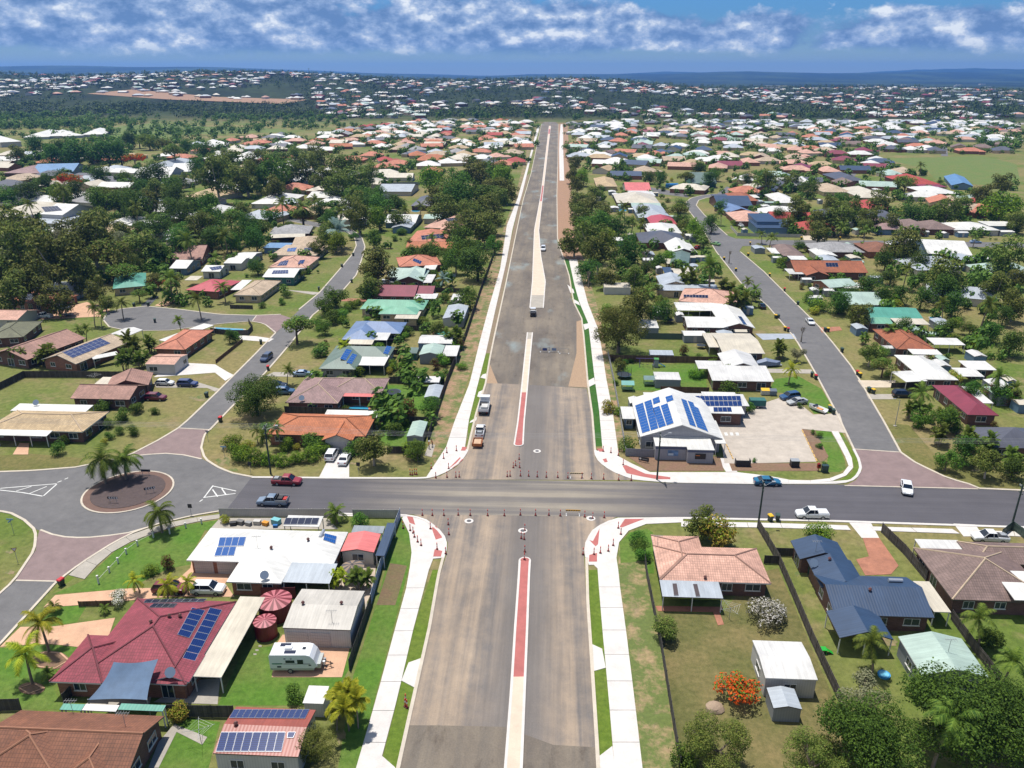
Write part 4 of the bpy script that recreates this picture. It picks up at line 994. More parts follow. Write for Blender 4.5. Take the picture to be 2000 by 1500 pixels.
H('grey brown tile hip roofed house behind the dark paling fence').wing(Hp, [(1784,1070),(1867,1171),(2070,1178)], 'greybrown', 'dbrick', pitch=21, axis='x').wing(Hp, [(1905,1100),(2060,1100),(2040,1058)], 'greybrown', 'dbrick', pitch=21, axis='x').wing(Sk, [(1800,1072),(1883,1071),(1877,1053)], 'offwhite', None, z=2.4, posts=True, tilt=0.1).wing(Sk, [(1982,1172),(2050,1172),(2040,1122)], 'white', None, z=3.4, tilt=0.6)
H('mint green gable roofed shed beside the palm and dark trees', 'shed').wing(Gb, [(1800,1318),(1941,1335),(1890,1258)], 'mint', 'greyclad', pitch=14, axis='y', z=2.8, over=0.2).vent((1852,1272), 'aerial')
H('large pale grey metal shed on the dry lawn', 'shed').wing(Gb, [(1495,1324),(1597,1327),(1565,1253)], 'offwhite', 'clad', pitch=7, axis='x', z=2.9, over=0.1)
H('small blue grey garden shed in front of the pale shed', 'garden shed', 'garden_shed').wing(Gb, [(1511,1383),(1567,1386),(1552,1346)], 'zinc', 'greyclad', pitch=13, axis='y', z=2.0, over=0.06, win=False)
# ---- north right block
H('white childcare building under rows of blue solar panels', 'childcare centre', 'childcare_building').wing(Gb, [(1250,853),(1412,858),(1372,782)], 'white', 'grey', pitch=19, axis='y', z=3.2, over=0.4).wing(Sk, [(1280,871),(1345,872),(1343,848)], 'white', 'grey', z=3.0, over=0.1, tilt=0.3, win=False).wing(Sk, [(1343,878),(1396,879),(1392,850)], 'white', 'grey', z=2.95, over=0.1, tilt=0.3, win=False)\
 .wing(Sk, [(1262,789),(1462,790),(1452,768)], 'offwhite', 'grey', z=2.8, tilt=0.1).wing(Sk, [(1385,807),(1454,807),(1446,771)], 'white', 'dbrick', z=2.9, tilt=0.7).wing(Sk, [(1398,866),(1418,866),(1400,822)], 'white', None, z=2.9, tilt=0.1, posts=True).wing(Sk, [(1216,818),(1243,818),(1240,795)], 'offwhite', 'bclad', z=2.5, tilt=0.1)\
 .panels([(1240,792),(1256,786),(1270,841),(1254,846)],1,11, SOLARB).panels([(1258,785),(1272,780),(1286,836),(1271,841)],1,11, SOLARB).panels([(1274,797),(1288,792),(1301,831),(1287,836)],1,8, SOLARB).panels([(1290,792),(1304,787),(1316,826),(1302,831)],1,8, SOLARB)\
 .panels([(1274,779),(1287,774),(1290,785),(1276,790)],1,2, SOLARB).panels([(1299,775),(1313,771),(1316,781),(1302,786)],1,2, SOLARB)\
 .panels([(1330,778),(1341,782),(1360,834),(1347,829)],1,10, SOLARB).panels([(1343,782),(1354,786),(1376,840),(1362,834)],1,10, SOLARB).panels([(1356,793),(1364,797),(1384,844),(1375,839)],1,8, SOLARB)\
 .panels([(1358,773),(1446,773),(1448,782),(1360,782)],10,1, SOLAR).panels([(1368,783),(1448,783),(1450,793),(1370,793)],9,1, SOLAR).panels([(1393,795),(1428,795),(1430,804),(1394,804)],4,1, SOLAR)
H('off white roofed house with covered boat beside the childcare car park').wing(Sk, [(1391,743),(1511,744),(1499,720)], 'offwhite', 'dbrick', z=2.6, tilt=0.9).wing(Gb, [(1417,718),(1486,720),(1466,692)], 'offwhite', 'dbrick', axis='y', pitch=17, z=2.9).wing(Sk, [(1364,720),(1417,718),(1410,704)], 'offwhite', None, z=2.5, posts=True)
H('cream flat roofed house with trampoline in its back yard').wing(Gb, [(1411,689),(1494,690),(1471,651)], 'cream', 'dbrick', axis='x', pitch=6).wing(Sk, [(1385,678),(1407,678),(1396,652)], 'cream', None, z=2.5, posts=True)
H('white gable fronted brick house with dark solar strip and grey driveway').wing(Gb, [(1342,639),(1422,639),(1428,618)], 'white', 'dbrick', axis='x', pitch=14).wing(Gb, [(1412,640),(1476,642),(1448,604)], 'white', 'dbrick', axis='y', pitch=17).panels([(1352,610),(1386,609),(1391,618),(1350,618)],5,1, SOLARB).panels([(1441,617),(1448,618),(1459,634),(1452,633)],1,3, SOLAR)
H('peach tile house with dark roof array and long white awning').wing(Hp, [(1325,588),(1438,597),(1436,571)], 'peach', 'cream', pitch=18).wing(Sk, [(1323,606),(1430,604),(1425,590)], 'white', None, z=2.5, posts=True).panels([(1335,575),(1383,576),(1383,582),(1335,580)],8,1, SOLARD)
H('pale grey metal house with low white front roof behind garden palms').wing(Sk, [(1284,567),(1404,566),(1401,556)], 'zinc', 'cream', tilt=0.5).wing(Gb, [(1290,558),(1348,557),(1338,538)], 'zinc', 'cream', axis='y', pitch=17)
H('cream square roofed house with a blue shade sail').wing(Gb, [(1320,544),(1362,544),(1358,524)], 'cream', 'cream', axis='x', pitch=8).wing(Sk, [(1302,541),(1321,541),(1318,523)], 'navy', None, z=2.6, posts=True)
H('grey green gable roofed house behind the tall feather palm').wing(Gb, [(1308,514),(1345,516),(1364,495)], 'dkgreen', 'dbrick', axis='y', pitch=16).wing(Sk, [(1303,515),(1328,516),(1326,507)], 'cream', None, z=2.4, posts=True)
H('white gable roofed house beside the dark grey roof').wing(Gb, [(1308,493),(1362,493),(1342,470)], 'white', 'dbrick', axis='y', pitch=16)
H('dark grey roofed house with pale awning').wing(Hp, [(1250,474),(1342,474),(1330,455)], 'charcoal', 'brick', pitch=18).wing(Sk, [(1273,470),(1294,470),(1292,463)], 'white', None, z=2.9)
H('white low roofed house between the red and grey roofs').wing(Hp, [(1266,455),(1332,455),(1318,437)], 'white', 'dbrick', pitch=15)
H('small scarlet roofed house between two pale roofs').wing(Hp, [(1271,438),(1323,438),(1312,422)], 'crimson', 'brick', pitch=18)
H('pale blue metal roofed house with pool beside').wing(Hp, [(1247,425),(1310,425),(1295,402)], 'zinc', 'bclad', pitch=17).wing(Gb, [(1234,404),(1292,404),(1288,396)], 'mint', None, axis='x', pitch=8)
H('off white wide roofed house beside the dark roadside trees').wing(Hp, [(1205,396),(1290,398),(1278,381)], 'cream', 'dbrick', pitch=16)
H('pink red roofed house with white awning near the blue water tanker').wing(Gb, [(1222,373),(1272,373),(1267,360)], 'pinkred', 'render', axis='x', pitch=12).wing(Sk, [(1230,382),(1280,382),(1278,373)], 'offwhite', None, z=2.6, posts=True)
H('tan hip roofed house beside the roadside gum trees').wing(Hp, [(1165,364),(1206,364),(1200,348)], 'tan', 'cream', pitch=18)
# ---- east of the right hand street
H('maroon hip roofed house behind the feather palm and black car').wing(Hp, [(1820,752),(1886,810),(1947,811)], 'maroonm', 'dbrick', pitch=22, axis='x').wing(Sk, [(1905,787),(1940,787),(1910,763)], 'white', None, z=2.5, posts=True)
H('slate blue tile roofed house behind the dense street corner trees').wing(Hp, [(1890,834),(1945,874),(2070,874)], 'charcoal', 'dbrick', pitch=20, axis='x')
H('big white hip roofed house with flat wings').wing(Hp, [(1746,693),(1812,741),(1882,743)], 'white', 'dbrick', pitch=17, axis='x').wing(Sk, [(1770,746),(1812,744),(1794,725)], 'white', None, z=2.5, posts=True).wing(Sk, [(1877,735),(1922,735),(1905,720)], 'white', None, z=2.45, posts=True).wing(Sk, [(1893,722),(1946,722),(1924,706)], 'white', 'timber', z=2.5)
H('rust brown tile house with white awnings').wing(Hp, [(1704,643),(1762,682),(1842,686)], 'rust', 'dbrick', pitch=18, axis='x').wing(Sk, [(1825,673),(1886,674),(1868,662)], 'white', None, z=2.5, posts=True).wing(Sk, [(1783,692),(1840,692),(1828,683)], 'white', None, z=2.4, posts=True)
H('bright green roofed house with cream verandah beside blue pool').wing(Gb, [(1698,621),(1806,624),(1796,602)], 'teal', 'dbrick', axis='x', pitch=14).wing(Gb, [(1685,619),(1702,632),(1734,624)], 'aqua', 'dbrick', axis='y', pitch=14).wing(Sk, [(1752,633),(1814,632),(1806,622)], 'cream', None, z=2.4, posts=True)
H('pale mint roofed house behind flowering yellow shrubs').wing(Gb, [(1626,569),(1655,595),(1714,588)], 'mint', 'dbrick', axis='y', pitch=14)
H('pale mint and white gable roofed house beside the orange tile roof').wing(Gb, [(1585,548),(1620,562),(1662,552)], 'mint', 'brick', axis='y', pitch=14, z=2.7).wing(Sk, [(1650,563),(1690,563),(1685,553)], 'white', None, z=2.4, posts=True)
H('orange and rust tile long house with black solar block').wing(Gb, [(1553,531),(1690,529),(1682,511)], 'rust', 'dbrick', axis='x', pitch=19).wing(Gb, [(1575,538),(1620,538),(1610,515)], 'rust', 'dbrick', axis='y', pitch=19).wing(Sk, [(1542,535),(1578,535),(1574,526)], 'offwhite', None, z=2.4, posts=True).panels([(1612,513),(1636,513),(1638,521),(1614,521)],4,1, SOLARD)
H('grey brown hip roofed house on the street corner with white carports').wing(Hp, [(1503,478),(1535,500),(1574,497)], 'greybrown', 'bclad', pitch=18, axis='x').wing(Sk, [(1508,495),(1533,495),(1528,485)], 'white', None, z=2.5, posts=True).wing(Sk, [(1545,507),(1578,507),(1572,497)], 'white', None, z=2.5, posts=True)
H('pale grey hip roofed house with white sheds behind').wing(Hp, [(1592,492),(1685,490),(1672,474)], 'grey', 'dbrick', pitch=17).wing(Gb, [(1597,500),(1636,500),(1632,487)], 'white', 'render', axis='y', pitch=10).wing(Gb, [(1608,512),(1645,512),(1638,500)], 'zinc', 'bclad', axis='y', pitch=10)
H('brown tile house behind the big gum by the street').wing(Hp, [(1696,492),(1762,492),(1750,475)], 'brown', 'brick', pitch=18)
H('white blue roofed long house beside the tall gums').wing(Gb, [(1812,495),(1900,499),(1892,474)], 'white', 'bclad', axis='x', pitch=13).wing(Sk, [(1885,510),(1920,508),(1912,492)], 'zinc', 'timber', z=2.7)
H('deep navy two storey roof house behind pale slat fence').wing(Sk, [(1478,445),(1556,446),(1550,432)], 'navy', 'bclad', z=3.4, tilt=0.6).wing(Sk, [(1478,433),(1524,434),(1520,420)], 'navy', 'bclad', z=5.0, tilt=0.6, over=0.3).wing(Hp, [(1438,432),(1505,432),(1498,415)], 'peach', 'brick', pitch=17)
H('blue metal roofed house on the street bend').wing(Gb, [(1402,402),(1470,402),(1466,387)], 'navy', 'dbrick', axis='x', pitch=14).wing(Gb, [(1422,415),(1472,414),(1464,401)], 'blue', 'dbrick', axis='y', pitch=16).wing(Sk, [(1401,391),(1433,391),(1430,380)], 'charcoal', 'render', z=2.8)
H('orange and charcoal roofed house with solar panels near the street bend').wing(Hp, [(1435,392),(1482,392),(1476,378)], 'rust', 'brick', pitch=17).wing(Sk, [(1466,386),(1484,386),(1482,381)], 'white', None, z=2.5)
H('green blue gable roofed house at the head of the red driveway').wing(Gb, [(1352,358),(1400,358),(1394,345)], 'dkgreen', 'tclad', axis='x', pitch=16)
H('grey brown hip house with white carport beside the side street').wing(Hp, [(1713,448),(1772,449),(1756,430)], 'mauve', 'bclad', pitch=18).wing(Sk, [(1700,437),(1726,437),(1722,429)], 'white', None, z=2.6)
H('double peaked grey brown roofed house with small white awning').wing(Hp, [(1776,447),(1830,448),(1815,432)], 'greybrown', 'dbrick', pitch=19).wing(Hp, [(1812,448),(1868,447),(1850,433)], 'greybrown', 'dbrick', pitch=19).wing(Sk, [(1812,448),(1835,448),(1832,443)], 'white', None, z=2.5)
H('long white roofed house in front of the bright green fig tree').wing(Hp, [(1864,449),(1952,449),(1930,435)], 'white', 'render', pitch=13).wing(Sk, [(1932,441),(1990,441),(1985,433)], 'white', 'bclad', z=3.2)
H('cream hip roofed house with tall garage and solar strip').wing(Hp, [(1680,386),(1742,386),(1735,368)], 'cream', 'cream', pitch=17)
H('white pyramid roofed house between dense trees').wing(Hp, [(1520,396),(1564,396),(1552,380)], 'white', 'render', pitch=20)
H('red tile roofed house beside the round dark tree').wing(Hp, [(1690,408),(1742,408),(1735,394)], 'redtile', 'brick', pitch=18)
H('deep red roofed house beside the park').wing(Hp, [(1775,360),(1838,360),(1828,345)], 'redtile', 'dbrick', pitch=18).wing(Sk, [(1800,365),(1850,365),(1846,359)], 'maroonm', None, z=2.5)
H('cobalt blue roofed house below the park').wing(Gb, [(1858,362),(1902,364),(1890,346)], 'skyblue', 'bclad', axis='y', pitch=18)
H('long white roofed house below the blue and red roofs').wing(Hp, [(1810,378),(1878,379),(1866,366)], 'white', 'dbrick', pitch=12)
H('charcoal roofed house at the foot of the straight street').wing(Hp, [(1640,353),(1692,353),(1684,340)], 'charcoal', 'dbrick', pitch=18)
H('beige tile house with carport behind the palms').wing(Hp, [(1608,375),(1665,375),(1656,362)], 'beige', 'cream', pitch=17)
# ---- north left block
H('orange tile house with white double garage on the corner').wing(Hp, [(520,848),(712,856),(737,814)], 'orange', 'brick', pitch=18, garage={0: (4,5)}).wing(Gb, [(628,860),(688,862),(695,835)], 'orange', 'render', axis='y', pitch=22, garage={0: (0,1)}).wing(Sk, [(632,813),(736,815),(738,804)], 'white', None, z=2.7, posts=True)
H('mauve tile hip roofed house with small blue pool').wing(Hp, [(557,786),(660,788),(690,738)], 'mauve', 'brick', pitch=20, axis='y').wing(Hp, [(640,767),(746,767),(753,737)], 'mauve', 'brick', pitch=20).wing(Sk, [(668,774),(736,774),(738,767)], roofmat('pinkred'), None, z=2.5, posts='front', tilt=0.1).vent((590,783), 'dish')
H('dark green metal hip roofed house with blue solar panels and white patio').wing(Hp, [(622,720),(694,721),(712,676)], 'dkgreen', 'grey', pitch=19, axis='y').wing(Hp, [(640,697),(760,698),(768,676)], 'dkgreen', 'grey', pitch=19).wing(Sk, [(692,713),(751,713),(754,695)], 'white', None, z=2.5, posts='front').panels([(676,681),(688,684),(675,704),(664,700)],1,5, SOLARB).panels([(688,690),(698,693),(687,711),(676,708)],1,5, SOLARB).panels([(755,675),(766,677),(758,692),(748,690)],1,4, SOLARB)
H('pale blue metal hip roofed house').wing(Hp, [(667,663),(730,664),(745,628)], 'blue', 'dbrick', pitch=19, axis='y').wing(Hp, [(680,650),(783,650),(791,628)], 'blue', 'dbrick', pitch=19).wing(Sk, [(679,672),(727,672),(730,664)], 'cream', None, z=2.4, posts='front').wing(Sk, [(727,664),(756,664),(760,651)], 'offwhite', None, z=2.5, posts='front')
H('aqua green metal roofed house with cream awning and block').wing(Hp, [(703,603),(826,607),(832,588)], 'aqua', 'cream', pitch=15).wing(Hp, [(739,613),(815,613),(818,598)], 'aqua', 'cream', pitch=15).wing(Sk, [(770,622),(816,622),(817,609)], 'cream', 'cream', z=2.3)
H('maroon metal roofed long brick house').wing(Gb, [(725,578),(810,579),(815,557)], 'maroonm', 'dbrick', axis='x', pitch=15).wing(Gb, [(811,574),(846,574),(847,558)], 'maroonm', 'dbrick', axis='x', pitch=15).wing(Sk, [(808,583),(852,583),(852,574)], 'offwhite', None, z=2.4, posts=True)
H('mint white gable fronted house behind the maroon roof').wing(Gb, [(756,541),(826,543),(832,525)], 'mint', 'dbrick', axis='x', pitch=14).wing(Gb, [(772,549),(826,549),(830,528)], 'mint', 'dbrick', axis='y', pitch=20).wing(Sk, [(826,552),(843,552),(843,537)], 'offwhite', None, z=2.4, posts=True)
H('orange hip roofed house with two slanted solar panels and white awning').wing(Hp, [(780,521),(862,517),(867,499)], 'salmon', 'brick', pitch=18).wing(Sk, [(826,526),(850,526),(852,517)], 'white', None, z=2.4, posts=True).panels([(808,504),(824,510),(821,516),(806,509)],4,1, SOLAR)
H('orange roofed house with one wide dark solar array').wing(Hp, [(797,471),(870,470),(880,450)], 'salmon', 'brick', pitch=18).panels([(822,460),(866,456),(866,464),(824,468)],6,2, SOLARD)
H('low orange roof behind a clipped hedge of palms').wing(Gb, [(792,484),(884,484),(884,473)], 'orange', 'brick', axis='x', pitch=15)
H('peach tile house with gable ends and stepped solar array').wing(Hp, [(827,444),(915,448),(932,426)], 'peach', 'cream', pitch=18).wing(Gb, [(858,450),(880,450),(885,436)], 'peach', 'render', axis='y', pitch=22).panels([(868,427),(896,424),(892,431),(876,433)],6,2, SOLARD)
H('white metal roofed house with pale blue walls').wing(Gb, [(750,435),(812,435),(818,420)], 'white', 'bclad', axis='x', pitch=12).wing(Gb, [(764,445),(802,445),(812,430)], 'zinc', 'bclad', axis='y', pitch=14)
H('charcoal hip roofed house on a gravel drive').wing(Hp, [(802,402),(864,402),(858,384)], 'charcoal', 'dbrick', pitch=20)
H('pale grey low roofed house with small pool behind the palms').wing(Gb, [(736,374),(804,374),(800,361)], 'zinc', 'render', axis='x', pitch=10)
H('pale gable shed near the bend of the street', 'shed').wing(Gb, [(826,427),(861,427),(856,418)], 'mint', 'render', axis='x', pitch=9)
H('pale green gable shed with white side awning by back fence', 'shed').wing(Gb, [(818,693),(862,693),(868,674)], 'mint', 'greyclad', axis='y', pitch=14, z=2.5, over=0.15).wing(Sk, [(863,695),(892,695),(894,676)], 'offwhite', None, z=2.4, posts=True)
H('long white barrel roofed shed behind the pale green shed', 'shed').wing(Gb, [(816,670),(883,670),(884,654)], 'offwhite', 'bclad', axis='x', pitch=10, z=2.3, over=0.1)
H('pale blue steel shed beside palms at back fence', 'shed').wing(Gb, [(864,622),(906,622),(911,596)], 'zinc', 'clad', axis='y', pitch=10, z=2.6, over=0.1)
H('small grey garden shed under the bottle shrubs', 'garden shed', 'garden_shed').wing(Gb, [(828,776),(858,776),(862,752)], 'zinc', 'greyclad', axis='y', pitch=12, z=2.0, over=0.06, win=False)
H('narrow pale green garden shed beside the orange roofed house', 'garden shed', 'garden_shed').wing(Gb, [(794,852),(825,852),(833,823)], 'mint', 'greyclad', axis='y', pitch=12, z=2.0, over=0.06, win=False)
H('grey flat carport roof beside the round trampoline', 'carport').wing(Sk, [(811,746),(858,746),(860,736)], 'offwhite', None, z=2.2, posts=True)
H('small dark green garden shed by the timber fence', 'garden shed', 'garden_shed').wing(Sk, [(797,690),(814,690),(815,680)], 'dkgreen', 'tclad', z=1.9, over=0.05, win=False)
H('white box shed beside the round tree at back fence', 'shed').wing(Sk, [(880,586),(902,586),(906,575)], 'offwhite', 'clad', z=2.3, over=0.06, win=False)
# ---- left of the north street
H('tan tile hip house with white rear skillion beside roundabout').wing(Hp, [(-30,839),(167,839),(208,800)], 'tan', 'dbrick', pitch=16).wing(Sk, [(20,802),(175,799),(182,787)], 'white', None, z=2.8, posts=True).wing(Sk, [(-40,849),(95,849),(104,840)], 'white', None, z=2.4, posts='front').vent((72,792), 'dish')
H('pink brown tile L shaped house with maroon car in front').wing(Gb, [(137,778),(253,780),(270,751)], 'pinkbrown', 'dbrick', pitch=20, axis='x').wing(Gb, [(205,760),(290,752),(310,727)], 'pinkbrown', 'dbrick', pitch=20, axis='y').wing(Sk, [(184,750),(215,750),(225,738)], 'cream', None, z=2.4, posts=True)
H('beige tile house with wide blue solar array').wing(Gb, [(80,702),(148,711),(252,668)], 'beige', 'brick', pitch=18, axis='y', snap=False).wing(Sk, [(182,702),(232,692),(246,684)], 'offwhite', None, z=2.4, posts=True, snap=False).panels([(120,687),(196,660),(216,670),(142,699)],8,3, SOLAR)
H('orange tile house with white side skillion above the peach shed').wing(Hp, [(299,681),(361,683),(430,645)], 'salmon', 'brick', pitch=17, snap=False).wing(Sk, [(310,664),(330,668),(386,631)], 'white', None, z=2.4, snap=False, posts=True)
H('pale pink gable shed with roller doors beside driveway', 'shed').wing(Gb, [(283,711),(342,711),(366,691)], 'peach', 'clad', z=2.7, pitch=10, axis='x', over=0.1)
H('white gable carport with open sides', 'carport').wing(Gb, [(210,654),(245,658),(278,644)], 'offwhite', None, z=2.6, pitch=10, posts=True)
H('long faded pink brown roofed house below the parked ute').wing(Gb, [(-20,692),(52,703),(165,660)], 'pinkbrown', 'dbrick', pitch=17, axis='y', snap=False)
H('olive roofed house at the edge of the garden').wing(Hp, [(-30,662),(45,658),(62,628)], 'olive', 'dbrick', pitch=18)
H('dull pink roofed house with dark panel beside the white ute').wing(Gb, [(-30,624),(40,622),(54,602)], 'peach', 'render', pitch=15, axis='x')
H('rust orange tile house with white gablets').wing(Hp, [(12,584),(82,596),(162,578)], 'rust', 'brick', pitch=17, snap=False).panels([(44,574),(74,571),(60,586),(36,582)],4,2, SOLARD)
H('pale blue roofed workshop behind the rust orange house', 'workshop').wing(Gb, [(60,566),(142,570),(138,553)], 'zinc', 'clad', pitch=12, axis='x', z=3.2)
H('teal green hip roofed house beside the red flowering tree').wing(Hp, [(220,564),(285,558),(268,534)], 'teal', 'cream', pitch=17)
H('crimson hip roofed house beside tall palms').wing(Hp, [(362,566),(425,570),(458,548)], 'crimson', 'brick', pitch=17, snap=False).wing(Sk, [(360,547),(385,547),(388,540)], 'cream', None, z=2.4)
H('beige tile hip house with green hedges on the corner').wing(Hp, [(455,576),(510,577),(552,549)], 'beige', 'cream', pitch=17, snap=False).wing(Sk, [(450,566),(470,566),(490,548)], 'white', None, z=2.4, snap=False)
H('white roofed green shed carrying a solar array', 'shed').wing(Gb, [(512,541),(574,542),(581,524)], 'white', 'tclad', pitch=11, axis='x', z=3.0).panels([(534,528),(563,527),(563,534),(530,535)],6,2, SOLAR)
H('pink beige hip house with scattered blue solar panels').wing(Hp, [(524,522),(598,523),(608,502)], 'peach', 'cream', pitch=17).wing(Sk, [(588,514),(606,512),(608,505)], 'white', None, z=2.5).panels([(549,510),(564,508),(560,518),(541,519)],4,2, SOLAR).panels([(586,508),(596,507),(592,515),(581,515)],2,2, SOLAR)
H('flat beige house with cream awning and blue side roof').wing(Hp, [(528,498),(618,498),(628,478)], 'beige', 'render', pitch=11).wing(Hp, [(568,482),(628,480),(622,462)], 'beige', 'render', pitch=14).wing(Sk, [(512,484),(560,484),(560,475)], 'skyblue', 'bclad', z=2.4).panels([(562,485),(580,483),(576,491),(560,491)],3,2, SOLARB).panels([(594,484),(612,483),(614,489),(594,490)],3,1, SOLARD)
H('grey hip roofed house with a cream front skillion').wing(Hp, [(524,458),(604,456),(590,442)], 'grey', 'dbrick', pitch=17).wing(Sk, [(528,465),(596,462),(600,456)], 'cream', None, z=2.4)
H('white shed in the garden beside the round green tree', 'shed').wing(Gb, [(436,514),(472,514),(478,502)], 'white', 'clad', pitch=8, axis='x', z=2.8, over=0.1)
H('second white shed standing behind the first', 'shed').wing(Gb, [(455,505),(492,505),(500,492)], 'white', 'bclad', pitch=8, axis='x', z=2.8, over=0.1)
H('small white shed with cluster of roof panels above crimson roof', 'shed').wing(Gb, [(392,530),(430,530),(438,518)], 'white', 'clad', pitch=14, axis='x', z=2.7).panels([(408,522),(432,519),(434,525),(414,528)],4,2, SOLAR)
H('brown roofed cottage below the white gable shed').wing(Gb, [(332,508),(395,506),(415,482)], 'pinkbrown', 'brick', pitch=15, axis='x')
H('white blue gable roof behind the poinciana').wing(Gb, [(330,524),(365,524),(375,508)], 'white', 'bclad', pitch=14, axis='x')
H('two storey house with black solar roof at the edge of the wood').wing(Gb, [(78,418),(122,420),(118,402)], 'white', 'clad', pitch=16, axis='x', z=5.0).wing(Sk, [(50,436),(120,436),(116,422)], 'zinc', 'render', z=2.7, tilt=0.6).panels([(80,404),(112,402),(122,411),(88,414)],5,2, SOLARD)
H('white metal roofed house hidden in dense garden trees').wing(Hp, [(195,440),(240,440),(232,423)], 'white', 'render', pitch=15).wing(Hp, [(245,440),(296,440),(290,430)], 'white', 'render', pitch=13)
H('white framed house with black ridge lines and solar strip').wing(Hp, [(294,458),(350,462),(376,444)], 'white', 'render', pitch=13).wing(Hp, [(320,468),(360,468),(366,456)], 'zinc', 'render', pitch=13)
H('peach orange verandah house on the lawn among gums').wing(Hp, [(356,385),(420,387),(434,372)], 'tan', 'render', pitch=17).wing(Hp, [(420,383),(476,376),(470,366)], 'tan', 'render', pitch=15)
H('white roofed homestead under tall gums').wing(Hp, [(488,398),(560,398),(570,380)], 'white', 'render', pitch=15).wing(Hp, [(548,398),(585,396),(582,384)], 'zinc', 'render', pitch=13)
H('white long shed with three doors among palms', 'shed').wing(Gb, [(598,386),(648,386),(645,374)], 'white', 'cream', pitch=9, axis='x', z=3.0)
H('cream roofed house with solar strip by the left road').wing(Hp, [(0,412),(78,412),(70,396)], 'cream', 'cream', pitch=14)
H('purple brown roofed long house beside white fence').wing(Hp, [(5,338),(75,338),(65,326)], 'mauve', 'dbrick', pitch=16).wing(Gb, [(58,338),(142,336),(140,325)], 'skyblue', 'bclad', pitch=12, axis='x')
H('pale blue verandah house with solar strip in parkland').wing(Hp, [(280,326),(330,326),(325,312)], 'zinc', 'bclad', pitch=16).wing(Gb, [(330,336),(374,335),(370,322)], 'white', 'bclad', pitch=9, axis='x')
H('white gable roofed cottage between dark trees').wing(Gb, [(258,348),(330,347),(322,334)], 'white', 'bclad', pitch=14, axis='x')
for k_, q_ in enumerate([[(45,268),(95,267),(92,258)],[(90,266),(130,265),(128,257)],[(125,266),(165,264),(163,255)],[(160,263),(205,262),(203,254)],[(0,278),(42,276),(40,262)]]):
    H('white hip roofed building of the care home beyond the trees', 'care home', 'care_home', 'care home buildings').wing(Hp, q_, 'white', 'render', pitch=17, z=2.8 if k_ < 4 else 5.0)
H('white yard shed inside the play yard with little palm', 'garden shed', 'garden_shed').wing(Sk, [(1280,741),(1330,741),(1327,728)], 'offwhite', 'greyclad', z=2.2, over=0.06, win=False)
H('low silver shed against the long timber fence', 'garden shed', 'garden_shed').wing(Sk, [(1270,693),(1316,693),(1313,685)], 'zinc', 'bclad', z=1.9, over=0.05, win=False)
H('white flat shed half under the big roadside gum', 'shed').wing(Sk, [(1248,640),(1287,640),(1284,625)], 'offwhite', 'greyclad', z=2.3, over=0.06, win=False)
H('cream caravan shed under the gum belt', 'shed').wing(Sk, [(1180,561),(1232,561),(1230,553)], 'cream', 'clad', z=2.5, over=0.06, win=False)
H('long white back shed with blue walls below the grey roof', 'shed').wing(Sk, [(1186,470),(1218,470),(1218,464)], 'white', 'bclad', z=2.5, over=0.06, win=False)
# ---------------------------------------------------------------- trees, palms, shrubs
BARK = M('grey bark', (150,134,116),0.9); PBARK = M('pale gum bark', (190,176,160),0.85); DBARK = M('dark bark', (92,76,62),0.9)
LEAF = {'gum': leafmat('gum leaves', (70,90,36),(136,150,66)), 'dark': leafmat('dark leaves', (48,78,28),(104,138,50)), 'green': leafmat('mid green leaves', (66,104,34),(130,162,58)), 'lime': leafmat('lime leaves', (92,130,26),(158,186,50)),
        'gold': leafmat('golden leaves', (150,140,40),(226,214,96)), 'grey': leafmat('grey green leaves', (112,118,84),(166,164,128)), 'palm': leafmat('palm fronds', (70,96,36),(136,152,60)), 'ypalm': leafmat('yellow palm fronds', (120,140,32),(206,204,60)),
        'red': leafmat('red flowers', (214,64,30),(244,104,44)), 'white': leafmat('white flowers', (226,222,208),(246,244,236), k=0.8), 'twig': M('bare twigs', (150,138,124),0.9), 'olive': leafmat('olive leaves', (88,100,42),(156,160,78)), 'bronze': leafmat('bronze leaves', (96,62,44),(140,96,62)), 'silver': leafmat('silver palm', (120,150,140),(176,200,188))}
def leaf_quad(m, p, n, s, mat, rnd):
    n = n.normalized(); a = n.orthogonal().normalized()
    a = Matrix.Rotation(rnd.random() * 6.28,3, n) @ a; b = n.cross(a)
    l, w = s * rnd.uniform(0.7,1.3), s * rnd.uniform(0.4,0.7)
    m.face([p - a * l * 0.5, p + b * w * 0.5 + n * s * 0.08, p + a * l * 0.5, p - b * w * 0.5 + n * s * 0.08], mat)
